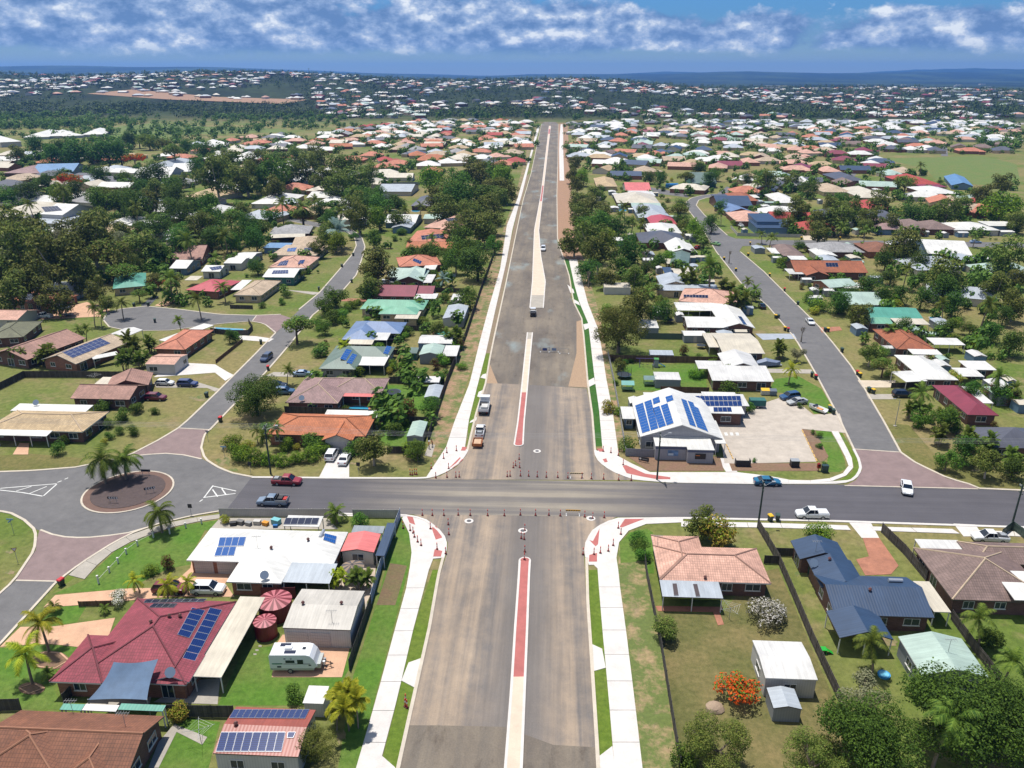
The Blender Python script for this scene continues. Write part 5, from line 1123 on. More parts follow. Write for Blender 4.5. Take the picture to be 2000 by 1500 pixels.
def crown(seed, kind, n, nb, leaf, mats, flat=0.8, spread=0.62, br=(0.16,0.28), shell=0.55, zc=0.0):
    rnd = random.Random(seed); m = MB(); blobs = []
    while len(blobs) < nb:
        v = Vector((rnd.uniform(-1,1), rnd.uniform(-1,1), rnd.uniform(-1,1)))
        if v.length > 1: continue
        if kind == 'gum' and v.length < 0.35: continue
        if kind == 'umbrella': v.z = abs(v.z) * 0.3 - 0.2 * (v.x ** 2 + v.y ** 2)
        r = rnd.uniform(*br)
        c = Vector((v.x * spread * 0.62, v.y * spread * 0.62, v.z * spread * 0.62 * flat))
        blobs.append((c, r))
    tot = sum(b[1] ** 2 for b in blobs)
    for c, r in blobs:
        k = int(n * r * r / tot)
        for _ in range(k):
            d = Vector((rnd.gauss(0,1), rnd.gauss(0,1), rnd.gauss(0.15,1))).normalized()
            p = c + Vector((d.x, d.y, d.z * 0.8)) * r * (shell + (1 - shell) * rnd.random() ** 0.5) * (1 + 0.25 * rnd.random() ** 3)
            nn = d * 0.8 + Vector((rnd.gauss(0,0.5), rnd.gauss(0,0.5), rnd.gauss(0.75,0.45)))
            leaf_quad(m, p + Vector((0,0, zc)), nn, leaf, mats[0] if len(mats) == 1 or (rnd.random() > 0.5 or d.z < 0.1) else mats[1], rnd)
    return m.mesh('crown'),[b[0] + Vector((0,0, zc)) for b in blobs]
def trunk(seed, blobs, h0, r, mat, limbs=6, base=0.0):
    rnd = random.Random(seed); m = MB()
    top = Vector((rnd.uniform(-0.03,0.03), rnd.uniform(-0.03,0.03), h0))
    mid = Vector((rnd.uniform(-0.02,0.02), rnd.uniform(-0.02,0.02), h0 * 0.5))
    m.tube((0,0,-0.02), mid, r, r * 0.8, mat, 7, False); m.tube(mid, top, r * 0.8, r * 0.62, mat, 7, False)
    for b in rnd.sample(blobs, min(limbs, len(blobs))):
        st = mid.lerp(top, rnd.uniform(0.5,1.0)); k = st.lerp(b, 0.5) + Vector((0,0,-0.03))
        m.tube(st, k, r * 0.5, r * 0.34, mat, 5, False); m.tube(k, b, r * 0.34, r * 0.12, mat, 5, False)
    return m.mesh('trunk')
TREES = {}
def form(key, var, kind, n, nb, leaf, mats, hc, bark, **kw):
    L_ = []
    for v in range(var):
        cm, bl = crown(hash(key) % 1000 * 0 + sum(map(ord, key)) * 7 + v, kind, n, nb, leaf, mats, zc=hc, **kw)
        L_.append((cm, trunk(v + 3, bl, hc * 0.72,0.035 if key != 'bush' else 0.03, bark, 7)))
    TREES[key] = (L_, hc)
form('gum', 4, 'gum', 2600,17,0.062,[LEAF['gum'], LEAF['olive']],0.56, PBARK, flat=0.95, br=(0.12,0.21))
form('big', 1, 'round', 16000,34,0.026,[LEAF['dark']],0.42, DBARK, flat=0.75, br=(0.10,0.19))
form('bigum', 2, 'gum', 11000,30,0.026,[LEAF['gum'], LEAF['olive']],0.46, BARK, flat=0.85, br=(0.09,0.17))
form('dark', 3, 'round', 2600,15,0.055,[LEAF['dark']],0.46, DBARK, flat=0.85, br=(0.16,0.26))
form('green', 3, 'round', 2400,14,0.06,[LEAF['green'], LEAF['dark']],0.44, BARK, flat=0.85, br=(0.15,0.26))
form('lime', 2, 'round', 2400,16,0.06,[LEAF['lime'], LEAF['green']],0.42, BARK, flat=0.7, br=(0.14,0.24))
form('grey', 2, 'gum', 2000,15,0.05,[LEAF['grey']],0.5, PBARK, flat=0.9, br=(0.11,0.2))
form('umbrella', 2, 'umbrella', 2000,16,0.055,[LEAF['olive'], LEAF['green']],0.52, DBARK, br=(0.12,0.19))
form('red', 2, 'umbrella', 1500,14,0.06,[LEAF['red'], LEAF['green']],0.42, BARK, br=(0.12,0.19))
form('bush', 3, 'round', 1500,10,0.075,[LEAF['dark'], LEAF['green']],0.36, DBARK, flat=0.75, br=(0.2,0.3))
form('gbush', 2, 'round', 1500,10,0.08,[LEAF['gold'], LEAF['lime']],0.38, DBARK, flat=0.8, br=(0.18,0.28))
form('lbush', 2, 'round', 1500,9,0.075,[LEAF['green'], LEAF['lime']],0.38, DBARK, flat=0.8, br=(0.2,0.3))
form('wbush', 1, 'umbrella', 1500,14,0.06,[LEAF['grey'], LEAF['white']],0.3, BARK, br=(0.14,0.2))
form('wlow', 1, 'umbrella', 2600,20,0.045,[LEAF['grey'], LEAF['white']],0.2, BARK, br=(0.12,0.17))
form('bronze', 1, 'round', 1200,9,0.075,[LEAF['bronze'], LEAF['green']],0.4, DBARK, flat=0.9, br=(0.18,0.28))
form('poinciana', 1, 'umbrella', 1200,16,0.065,[LEAF['red'], LEAF['green']],0.36, PBARK, br=(0.1,0.16))
def bare(seed):
    rnd = random.Random(seed); m = MB()
    def br(p, d, l, r, dep):
        q = p + d * l; m.tube(p, q, r, r * 0.6, LEAF['twig'],4, False)
        if dep == 0: return
        for _ in range(3 if dep > 1 else 4):
            nd = (d + Vector((rnd.uniform(-0.8,0.8), rnd.uniform(-0.8,0.8), rnd.uniform(-0.1,0.7)))).normalized(); br(q, nd, l * rnd.uniform(0.6,0.8), r * 0.6, dep - 1)
    br(Vector((0,0,0.25)), Vector((0,0,1)),0.16,0.03,5)
    t_ = MB().tube((0,0,-0.02),(0,0,0.26),0.04,0.03, LEAF['twig'],6)
    return m.mesh('bare_branches'), t_.mesh('trunk')
TREES['bare'] = ([bare(1), bare(2)],0.5)
def palm_mesh(seed, nf, mat, h, droop=0.9, fl=0.56, lw=0.020, trunk_r=0.028, bark=BARK, ll=0.17):
    rnd = random.Random(seed); m = MB(); t = MB()
    lean = Vector((rnd.uniform(-0.05,0.05), rnd.uniform(-0.05,0.05),0)); pts = [Vector((0,0,-0.02)) + lean * (k / 5) ** 2 * 3 + Vector((0,0, h * k / 5)) for k in range(6)]
    for k in range(5): t.tube(pts[k], pts[k + 1], trunk_r * (1.25 - 0.09 * k), trunk_r * (1.25 - 0.09 * (k + 1)), bark, 7, False)
    top = pts[-1]
    t.tube(top - Vector((0,0,0.02)), top + Vector((0,0,0.10)), trunk_r * 0.9, trunk_r * 0.5, LEAF['palm'],6, False)
    for f in range(nf):
        az = f * 2.4 + rnd.uniform(-0.3,0.3); el = rnd.uniform(0.0,1.25) if f > 2 else 1.35
        d = Vector((math.cos(az) * math.cos(el), math.sin(az) * math.cos(el), math.sin(el)))
        p = top + Vector((0,0,0.06)); q = [p]; st = fl / 9 * rnd.uniform(0.85,1.1)
        for k in range(9):
            d = (d + Vector((0,0,-droop * 0.17 * (1 + k * 0.1)))).normalized(); p = p + d * st; q.append(p)
        for k in range(9):
            a, b = q[k], q[k + 1]; dr = (b - a).normalized(); sd_ = dr.cross(Vector((0,0,1)))
            if sd_.length < 0.1: sd_ = Vector((1,0,0))
            sd_.normalize(); up = sd_.cross(dr)
            m.face([a + sd_ * 0.005, b + sd_ * 0.004, b - sd_ * 0.004, a - sd_ * 0.005], mat)
            if k < 1: continue
            for s_ in (-1,1):
                for u in (0.0,0.33,0.66):
                    o = a.lerp(b, u); L1 = ll * (1 - abs(k - 4.5) / 8) * rnd.uniform(0.8,1.15)
                    e = o + (sd_ * s_ * 0.8 + dr * 0.55 + up * 0.1 + Vector((0,0,-0.45))) .normalized() * L1
                    m.face([o - dr * lw * 0.6, o + dr * lw * 0.6, e + dr * lw * 0.1, e - dr * lw * 0.1], mat)
    return m.mesh('fronds'), t.mesh('trunk')
TREES['palm'] = ([palm_mesh(s_, 17, LEAF['palm'],0.95) for s_ in (1,2,3)],0.95)
TREES['tallpalm'] = ([palm_mesh(21,24, LEAF['palm'],1.12,1.1,0.56,0.016)],1.12)
TREES['midpalm'] = ([palm_mesh(s_, 20, LEAF['palm'],0.56,1.15) for s_ in (11,12)],0.56)
TREES['ypalm'] = ([palm_mesh(s_, 15, LEAF['ypalm'],0.75) for s_ in (4,5)],0.75)
TREES['lowpalm'] = ([palm_mesh(s_, 16, LEAF['palm'],0.35) for s_ in (6,7)],0.35)
TREES['silver'] = ([palm_mesh(8,18, LEAF['silver'],0.7,0.5)],0.7)
def clump(seed, mat, k):
    rnd = random.Random(seed); m = MB(); t = MB()
    for i in range(k):
        a, b = palm_mesh(seed * 10 + i, 9, mat, rnd.uniform(0.3,0.75),0.7,0.34,0.02,0.014, BARK, 0.13), None
        off = Vector((rnd.uniform(-0.22,0.22), rnd.uniform(-0.22,0.22),0))
        for me, dst in ((a[0], m),(a[1], t)):
            for p in me.polygons: dst.face([me.vertices[v].co + off for v in p.vertices], me.materials[p.material_index])
            bpy.data.meshes.remove(me)
    return m.mesh('fronds'), t.mesh('stems')
TREES['clump'] = ([clump(1, LEAF['ypalm'],7), clump(2, LEAF['ypalm'],7)],0.5)
TREES['gclump'] = ([clump(3, LEAF['palm'],7)],0.5)
NAMES = {'gum': ('gum_tree', 'tree'), 'dark': ('broadleaf_tree', 'tree'), 'big': ('mango_tree', 'tree'), 'bigum': ('gum_tree', 'tree'), 'green': ('broadleaf_tree', 'tree'), 'lime': ('fig_tree', 'tree'), 'grey': ('paperbark_tree', 'tree'), 'umbrella': ('umbrella_tree', 'tree'), 'red': ('poinciana_tree', 'tree'), 'poinciana': ('poinciana_tree', 'tree'), 'bare': ('bare_tree', 'tree'),
         'bush': ('shrub', 'shrub'), 'gbush': ('shrub', 'shrub'), 'lbush': ('shrub', 'shrub'), 'wbush': ('flowering_shrub', 'shrub'), 'wlow': ('flowering_shrub', 'shrub'), 'bronze': ('shrub', 'shrub'), 'palm': ('palm', 'palm'), 'ypalm': ('palm', 'palm'), 'midpalm': ('palm', 'palm'), 'tallpalm': ('palm', 'palm'), 'lowpalm': ('palm', 'palm'), 'silver': ('palm', 'palm'), 'clump': ('palm_clump', 'palm'), 'gclump': ('palm_clump', 'palm')}
DESC = {'gum': 'olive leaved gum tree', 'dark': 'dark green rounded tree', 'green': 'mid green bushy tree', 'lime': 'lime green spreading tree', 'grey': 'grey green paperbark tree', 'umbrella': 'flat topped spreading tree', 'red': 'orange red flowering poinciana', 'poinciana': 'orange red flowering poinciana', 'bare': 'leafless grey tree',
        'bush': 'dark green garden shrub', 'gbush': 'golden leaved shrub', 'lbush': 'bright green shrub', 'wbush': 'white flowered shrub', 'bronze': 'bronze leaved shrub', 'palm': 'tall feather palm', 'ypalm': 'yellow green feather palm', 'midpalm': 'drooping feather palm', 'lowpalm': 'low feather palm', 'silver': 'silvery blue palm', 'clump': 'golden cane palm clump', 'gclump': 'green palm clump'}
NT_ = {'tree': 0, 'palm': 0, 'shrub': 0}
PLANTED = []
def plant_at(x, y, w, kind, label=None, group=None, hs=1.0):
    forms, hc = TREES[kind]
    cm, tm = forms[random.randrange(len(forms))]
    nm, cat = NAMES[kind]
    o = thing(nm, label, cat, (x, y, 0), random.uniform(0,6.28), group)
    o.scale = (w, w, w * hs)
    st_ = link('trunk' if kind not in ('clump', 'gclump') else 'stems', tm, o)
    if kind in ('clump', 'gclump'): st_['kind'] = 'stuff'
    link('fronds' if cat == 'palm' else 'crown', cm, o)
    NT_[cat] += 1; PLANTED.append((x, y, w))
    return o
def place(cx_, cy_, wpx, kind, hs=1.0):
    hc = TREES[kind][1] * hs; z = 3.0
    for _ in range(4):
        x, y = G(cx_, cy_, z); w = wpx * depth(x, y, z) / F; z = min(w * hc * (1.05 if NAMES[kind][1] == 'palm' else 0.95),60)
    return x, y, w
def plant(cx_, cy_, wpx, kind, label=None, group=None, hs=1.0):
    x, y, w = place(cx_, cy_, wpx, kind, hs)
    return plant_at(x, y, w, kind, label, group, hs)
def beside(kind, x, y):
    f = min(FOOT, key=lambda f: (f[0] - x) ** 2 + (f[1] - y) ** 2)
    if math.hypot(f[0] - x, f[1] - y) < f[2] + 14: return DESC[kind] + ' beside the ' + f[4]
def row(kind, where, pts, hs=1.0):
    """plants that only their place tells apart: one label, one group"""
    lab = DESC[kind] + ' ' + where
    for p in pts:
        k0 = kind
        if kind in ('gum', 'dark') and random.random() < 0.38: kind = random.choice(('green', 'dark', 'gum', 'gum', 'green', 'umbrella', 'lime'))
        x, y, w = place(p[0], p[1], p[2] * random.uniform(0.8,1.2) * (1.18 if p[1] < 520 and NAMES[kind][1] == 'tree' else 1.0), kind, hs)
        l2 = beside(kind, x, y) or lab
        if l2 == lab: l2 = DESC[kind] + ' ' + where
        plant_at(x, y, w, kind, l2, l2, hs * random.uniform(0.85,1.25)); kind = k0
for a in ((82,1222,82, 'ypalm', 'larger of two feather palms on the lawn by the peach driveway'),(48,1282,86, 'ypalm', 'feather palm in the small round bed near the brown tile house'),(105,1183,34, 'lowpalm', 'small young palm between the two peach driveways'),
          (310,1003,74, 'midpalm', 'feather palm on the lawn edge beside the roundabout'),(234,1166,50, 'wbush', 'pale flowering frangipani beside the maroon roof'),(206,1188,26, 'lowpalm', 'spiky grass palm in the dry garden bed'),(90,1316,34, 'lowpalm', 'cycad in the shade of the lawn palms'),(345,1392,48, 'gbush', 'yellow green shrub beside the awning of the brown house'),
          (325,1100,36, 'bronze', 'round bronze shrub in the white edged bed'),(292,1113,32, 'lbush', 'round green shrub beside the bronze shrub'),(577,1357,44, 'bush', 'clipped dark round shrub on the caravan lawn'),(672,1372,100, 'clump', 'big golden cane palm clump at the lawn corner'),(612,1452,96, 'bigum', 'sparse gum tree leaning over the solar panelled shed'),
          (655,1132,42, 'clump', 'small golden palm clump beside the patio umbrella'),(704,1130,54, 'gclump', 'green palm clump by the dark patio umbrella'),(657,1006,50, 'lowpalm', 'banana palm behind the street fence'),(704,1017,36, 'bush', 'dark hedge shrub inside the street fence'),(437,1016,22, 'gbush', 'small yellow shrub at the end of the street fence'),
          (1375,1018,74, 'gum', 'open crowned tree between the peach roof and the street'),(1396,1043,76, 'gbush', 'big pale yellow shrub against the peach tile roof'),(1495,1196,100, 'wlow', 'low spreading shrub covered in white flowers on the dry lawn'),(1440,1340,96, 'poinciana', 'small poinciana with orange red flowers beside the rock'),(1300,1225,56, 'gum', 'small olive tree against the boundary fence'),
          (1248,1052,34, 'bush', 'dark hedge shrub nearest the corner pavement'),(1253,1068,34, 'bush', 'dark hedge shrub in the middle of the corner hedge'),(1258,1084,34, 'bush', 'dark hedge shrub at the fence end of the corner hedge'),(1600,1036,50, 'lbush', 'low bright shrub on the lawn behind the navy garage'),(1402,1455,140, 'bigum', 'olive wattle tree at the bottom of the dry yard'),(1345,1478,60, 'bush', 'low scrubby shrub beside the verge fence'),(1680,1355,110, 'grey', 'grey twiggy tree at the end of the paling fence'),(1700,1440,200, 'big', 'big deep olive tree in front of the shed garden'),
          (1585,1480,130, 'bigum', 'low grey green tree at the yard corner'),(1890,1400,240, 'big', 'huge dark green mango tree below the mint shed'),(1990,1410,190, 'big', 'second huge dark tree touching the mango'),(1848,1400,112, 'tallpalm', 'tall palm rising through the dark mango tree'),(1715,1262,74, 'palm', 'feather palm beside the open gable patio'),(1925,1215,70, 'palm', 'palm beside the brown tile house wall'),(1975,1285,70, 'palm', 'palm at the end of the terracotta paving'),(1800,1340,60, 'lowpalm', 'young palm at the corner of the mint shed'),(1935,1245,60, 'bush', 'leafy shrub below the wall palm'),
          (497,772,108, 'big', 'big round dark tree beside the mauve tile house'),(577,636,78, 'umbrella', 'spreading tree overhanging the north street'),(690,876,40, 'bush', 'grey green shrub left of the white driveway cars'),(728,874,74, 'gum', 'rounded olive tree right of the white driveway'),(815,884,46, 'green', 'tall green shrub beside the workers slab'),(797,802,52, 'bronze', 'bronze bottle shrub below the grey garden shed'),(842,798,48, 'green', 'green bush at the back fence corner'),
          (672,676,36, 'ypalm', 'yellow palm by the dark green roof'),(558,722,32, 'palm', 'palm beside the driveway of the mauve house'),(738,520,84, 'gum', 'tall twin crowned tree beside the north street'),(720,560,60, 'gum', 'lower olive tree beside the street behind maroon roof'),(918,585,50, 'green', 'round green tree beside the white box shed'),(932,515,80, 'dark', 'big dark tree beside the new road fence'),(905,485,70, 'green', 'leafy tree behind the blue pool fence'),
          (885,655,44, 'gclump', 'palm clump beside the back yard pool'),(852,640,34, 'gum', 'small olive tree beside pale blue shed'),(862,545,30, 'silver', 'grey feather palm beside the back fence'),(664,450,50, 'silver', 'silvery blue palm at the bend of the north street'),
          (1210,640,120, 'bigum', 'big gum spreading over the right footpath'),(1240,600,80, 'gum', 'second gum behind the footpath gum'),(1212,712,30, 'gum', 'small wattle beside the net trampoline'),(1390,518,60, 'palm', 'tall feather palm by the grey green gable roof'),(1544,722,40, 'ypalm', 'yellow palm with a dark round shadow on the lawn'),(1521,680,40, 'gclump', 'dark palm clump by the cream flat roof'),(1558,690,36, 'grey', 'thin grey tree beside the side street'),(1567,650,40, 'bare', 'leafless tree on the street verge'),
          (1955,408,80, 'lime', 'bright lime green fig tree beside the park road'),(1806,765,50, 'palm', 'feather palm in front of the maroon hip roof'),(1640,590,56, 'dark', 'dark tree behind the white sedan'),(1726,712,56, 'umbrella', 'flat crowned tree beside the white flat carport'),(1700,690,50, 'gum', 'olive tree at the roadside beside rust brown roof'),(1680,612,56, 'gum', 'olive tree in front of the bright green roof'),(1765,475,80, 'gum', 'big gum beside the white blue roofed house'),(1840,535,95, 'gum', 'broad gum on the lawn behind the mint roofs'),(1965,500,90, 'gum', 'tallest gum at the edge of the paddock'),(1950,560,70, 'gum', 'lower gum below the paddock tall gum')):
    plant(*a)
for a in ((190,905,88, 'left of two roundabout palms leaning over the road'),(233,890,74, 'right of two roundabout palms with the straighter trunk')):
    g = G(207,946) if a[0] == 190 else G(247,938)
    o = plant_at(g[0], g[1],8.0 if a[0] == 190 else 7.0, 'midpalm', a[3])
row('ypalm', 'along the white house driveway', [(268,1132,46),(322,1139,46),(364,1136,42)])
row('lbush', 'of the street corner hedge', [(452,862,42),(468,885,38),(495,893,34),(520,896,34),(548,897,34),(575,894,34),(602,888,38),(625,872,36),(562,868,34)])
row('gbush', 'inside the street corner hedge', [(482,872,34),(578,872,22)])
row('palm', 'before the orange tile house', [(500,838,34),(545,846,30),(520,858,30)])
row('bush', 'in the front garden by the roundabout', [(112,880,26),(125,860,18),(172,842,26),(213,828,24),(215,852,20),(233,842,18),(258,842,22),(265,795,36),(300,803,22),(240,812,34),(205,790,40),(190,800,30)])
row('gbush', 'in the front garden by the roundabout', [(174,848,20),(202,863,18)])
row('green', 'along the aqua and blue house fronts', [(632,598,40),(655,582,40),(634,640,32),(620,632,28),(646,618,34),(664,612,30)])
row('lbush', 'clipped into balls by the aqua roof', [(677,600,18),(690,594,20),(668,612,20),(665,622,22),(700,590,18)])
row('bush', 'clipped on the corner lawn', [(511,597,16),(551,590,20),(460,660,26),(560,575,22)])
row('palm', 'around the cul-de-sac', [(235,590,44),(343,548,46),(388,588,42),(436,556,42),(330,545,40),(180,610,28),(195,620,24),(150,640,32),(165,645,28),(95,680,26),(30,690,26),(45,690,22),(350,625,28)])
row('gum', 'around the cul-de-sac', [(190,570,62),(155,560,40),(205,590,36),(300,545,36),(270,572,36)])
row('gclump', 'between the beige and orange houses', [(255,680,50),(275,700,46),(245,705,40),(90,690,40),(290,672,34)])
row('red', 'in the gardens left of the cul-de-sac', [(308,548,40),(262,308,46),(137,352,34)])
row('dark', 'behind the white garden sheds', [(502,518,36),(448,660,32),(588,535,20)])
row('gclump', 'by the east street houses', [(1345,545,40),(1420,560,46),(1450,570,40),(1440,590,40),(1475,575,32),(1800,800,46),(1850,812,60),(1890,855,50),(1935,870,54),(1975,890,60),(1775,800,40),(1840,850,44),(1690,660,32)])
row('dark', 'at the street corner garden', [(1885,885,72),(1930,905,66),(1850,900,46),(1980,915,60),(1840,822,60),(1800,820,46),(1870,835,40),(1765,640,36)])
row('lbush', 'by the mint roofed houses', [(1580,582,30),(1600,594,34),(1645,600,30),(1592,570,26),(1740,590,30),(1870,627,26),(1920,660,26),(1900,668,30)])
row('gbush', 'by the mint roofed houses', [(1590,605,24),(1640,590,22),(1750,597,26),(1865,632,22),(1897,676,18)])
row('dark', 'around the green roof and pool', [(1720,580,56),(1760,575,60),(1800,585,56),(1840,570,60),(1810,545,50),(1860,600,46),(1700,560,46),(1740,540,46),(1660,570,40),(1850,640,46),(1935,650,60),(1975,670,56),(1895,640,40),(1960,620,46),(1900,770,46),(1960,770,56)])
row('palm', 'around the green roof and pool', [(1740,640,34),(1845,600,36),(1925,600,50),(1770,530,40),(1460,545,30),(1470,572,34),(1800,775,34),(1955,745,42),(1980,760,40)])
row('bush', 'beside the childcare car park', [(1437,815,22),(1464,797,20),(1563,793,14),(1600,870,18),(1600,850,14),(1588,845,12),(1610,905,14),(1474,900,12)])
row('bush', 'in the play yard garden', [(1221,706,12),(1233,704,12),(1203,748,16)])
row('gum', 'on the right verge of the new road', [(1122,468,56),(1152,478,60),(1135,420,48),(1160,440,52),(1125,395,40),(1150,400,46),(1128,365,36),(1118,340,32),(1140,350,34),(1168,500,60),(1190,470,50),(1150,530,56),(1185,540,56),(1215,515,50),(1240,545,50),(1122,320,26),(1165,375,36),(1112,300,20),(1180,420,40)])
row('dark', 'behind the gums on the right verge', [(1250,580,46),(1275,560,42),(1230,490,46),(1205,440,44),(1260,530,40),(1290,590,42),(1255,410,30),(1270,620,36),(1300,610,40),(1185,610,30)])
row('palm', 'in the gardens behind the right verge', [(1210,420,34),(1235,430,36),(1222,412,30),(1250,440,30),(1195,430,30),(1260,570,30)])
row('bare', 'on the right verge', [(1262,500,46),(1150,545,40),(1425,500,30)])
row('gum', 'of the dark belt left of the new road', [(900,392,70),(935,375,70),(965,362,60),(985,345,50),(870,408,60),(915,420,56),(950,405,60),(975,385,50),(890,440,50),(935,440,56),(860,380,50),(845,360,46),(990,370,40),(960,430,46),(900,355,50),(880,365,46),(930,345,44),(955,340,40),(975,330,34)])
row('green', 'of the dark belt left of the new road', [(905,460,50),(955,455,46),(920,500,50),(890,515,46),(850,490,40),(830,495,34),(800,490,30),(965,480,36),(870,500,30)])
row('gum', 'of the wood left of the north street', [(40,500,110),(110,520,100),(70,560,96),(150,480,90),(20,570,90),(180,470,84),(215,500,90),(190,440,66),(130,450,70),(60,470,80),(240,530,70),(270,480,70),(20,450,70),(110,580,70),(155,530,70),(0,530,80),(230,450,56),(260,520,50)])
row('grey', 'of the wood left of the north street', [(30,490,80),(85,500,60),(60,545,50),(235,470,40),(100,470,50)])
row('gum', 'among the left hand gardens', [(425,355,66),(520,345,70),(560,330,70),(600,335,60),(640,350,66),(670,330,60),(690,355,56),(480,340,60),(450,330,56),(350,350,46),(390,335,46),(720,345,44),(500,310,50),(540,305,46),(580,305,46),(620,308,40),(440,310,40),(660,365,50),(535,370,46)])
row('dark', 'among the left hand gardens', [(310,440,60),(350,430,56),(390,440,60),(430,455,60),(450,430,50),(480,450,50),(500,470,50),(410,475,46),(370,400,46),(330,410,46),(290,400,46),(260,410,50),(230,395,46),(200,380,46),(120,385,40),(150,375,40),(60,375,46),(20,380,40),(95,365,40),(275,370,46),(305,375,46),(340,385,40),(400,405,40),(470,415,40),(590,420,44),(625,415,40),(650,430,40),(690,410,46),(715,400,44),(740,430,40),(620,480,36),(760,395,40),(700,430,44),(350,480,50),(300,490,46),(320,500,36),(240,345,40),(280,350,40),(310,340,36),(200,345,40),(120,350,30),(640,460,50),(655,475,36),(450,475,40)])
row('green', 'among the left hand gardens', [(420,440,56),(460,465,44),(500,440,46),(360,455,40),(280,445,40),(530,425,36),(560,440,34),(730,470,36),(700,385,40),(745,405,36),(780,430,36),(780,400,36),(735,380,30),(200,400,46),(330,370,36),(255,390,40),(690,460,20)])
row('palm', 'among the left hand gardens', [(370,475,44),(440,460,40),(590,400,40),(610,395,36),(660,410,36),(265,415,36),(120,375,30),(60,400,30),(690,375,34),(790,410,30),(820,400,30),(640,440,36),(550,400,34),(420,500,34),(800,470,26),(840,465,26),(300,420,30),(870,455,26)])
row('dark', 'of the dense row beyond the left gardens', [(120,300,50),(150,296,50),(180,294,50),(210,298,50),(235,302,46),(290,275,40),(320,280,40),(270,270,40),(250,275,36),(100,310,36),(30,300,30),(70,292,34),(360,290,36),(400,295,40),(340,300,36)])
row('gum', 'right of the east street', [(1500,355,40),(1545,350,40),(1560,410,46),(1620,400,40),(1660,410,50),(1640,425,50),(1700,420,40),(1600,430,40),(1720,390,40),(1770,360,40),(1820,420,46),(1780,415,40),(1850,410,46),(1880,400,40),(1920,380,36),(1960,360,50),(1985,430,50),(1580,370,30),(1740,430,40),(1600,450,40),(1690,445,36),(1990,540,60),(1980,600,60)])
row('dark', 'right of the east street', [(1330,400,36),(1385,350,36),(1400,340,30),(1340,345,34),(1360,330,30),(1325,410,36),(1390,440,34),(1362,455,36),(1375,470,30),(1340,440,34),(1330,425,30),(1290,350,30),(1270,345,30),(1410,405,22),(1520,420,30),(1540,440,30),(1490,350,30),(1460,350,24),(1640,400,34),(1530,510,26),(1560,480,26),(1650,515,24),(1770,500,40),(1800,510,40),(1730,510,40),(1310,500,30),(1285,510,30)])
row('palm', 'right of the east street', [(1370,465,24),(1355,440,26),(1440,355,22),(1480,360,24),(1490,455,26),(1505,460,26),(1600,420,24),(1640,450,26),(1410,420,22),(1690,455,26),(1760,450,26),(1905,460,24),(1720,340,22),(1800,320,22)])
CL = [resample(px(NSL),40), resample(px(NSR),40), resample(px(ESL),40), resample(px(ESR),40)]
STP = [p for c in CL for p in c]
rs = random.Random(5); ns_ = 0
def free(x, y, m=1.0):
    if -22 < x < 12.5 or 105 < y < 133: return False
    if any((x - p[0]) ** 2 + (y - p[1]) ** 2 < 49 for p in STP): return False
    if any((x - f[0]) ** 2 + (y - f[1]) ** 2 < (f[3] + m) ** 2 or (abs(x - f[0]) < f[2] * 0.8 and abs(y - f[1]) < f[3] * 0.9) for f in FOOT): return False
    return True
for f in list(FOOT):
    if f[1] < 135 or f[1] > 560: continue
    for _ in range(2 if f[1] < 240 else 3):
        a = rs.uniform(0,6.28); x, y = f[0] + math.cos(a) * (f[2] + rs.uniform(1,5)), f[1] + math.sin(a) * (f[2] + rs.uniform(1,5))
        if ns_ < 230 and free(x, y, 0.6) and not (30 < x < 62 and 125 < y < 160):
            kd = rs.choice(('bush', 'lbush', 'bush', 'lbush', 'gbush', 'bronze', 'bush')); ns_ += 1
            lab = DESC[kd] + (' in the house gardens left of the road' if x < 0 else ' in the house gardens right of the road')
            lab = beside(kd, x, y) or lab; plant_at(x, y, rs.uniform(1.8,4.6), kd, lab, lab)
print('PLANTS', NT_)
# ---------------------------------------------------------------- fences
FM = {'dark': M('weathered dark palings', (86,80,74),0.9, 'fence'), 'brown': M('brown palings', (116,90,70),0.9, 'fence'), 'green': M('green steel sheeting', (88,106,96),0.6, 'clad'), 'grey': M('grey steel sheeting', (150,152,158),0.6, 'clad'), 'panel': M('blue grey fibre panel', (150,168,192),0.7, 'clad'), 'white': M('pale slats', (200,196,190),0.7, 'clad'), 'black': M('black slats', (62,58,58),0.8, 'fence'), 'maroon': M('maroon sheeting', (124,50,58),0.6, 'clad')}
def fence(label, pts, mat='dark', h=1.8, step=2.4, world=False, capmat=None, group=None):
    p = pts if world else px(pts)
    root = thing('fence', label, 'fence', (p[0][0], p[0][1],0),0, group)
    fm = FM[mat]
    for i in range(len(p) - 1):
        a, b = Vector(p[i]), Vector(p[i + 1]); l = (b - a).length
        n = max(1, round(l / step)); s = l / n; d = (b - a).normalized(); ang = math.atan2(d.y, d.x)
        pm = MB().box(0.05, s - 0.05,-0.018,0.018,0.04, h, fm).box(0.05, s - 0.05,-0.045,-0.019, h * 0.3, h * 0.3 + 0.09, fm).box(0.05, s - 0.05,-0.045,-0.019, h * 0.8, h * 0.8 + 0.09, fm).mesh('panel')
        qm = MB().box(-0.05,0.05,-0.05,0.05,0, h + 0.06, capmat or fm).mesh('post')
        for k in range(n):
            q = a + d * s * k
            link('panel', pm, root, (q.x - p[0][0], q.y - p[0][1],0), ang)
            link('post', qm, root, (q.x - p[0][0], q.y - p[0][1],0), ang)
        if i == len(p) - 2: link('post', qm, root, (b.x - p[0][0], b.y - p[0][1],0), ang)
    return root
fence('black slat fence between the grey shed and the green verge', [(725,1184),(683,1310)], 'black')
fence('blue grey panel fence with white capped posts beside the verge', [(725,1182),(748,1100),(782,1012)], 'panel', 1.9,2.6, capmat=TRIM)
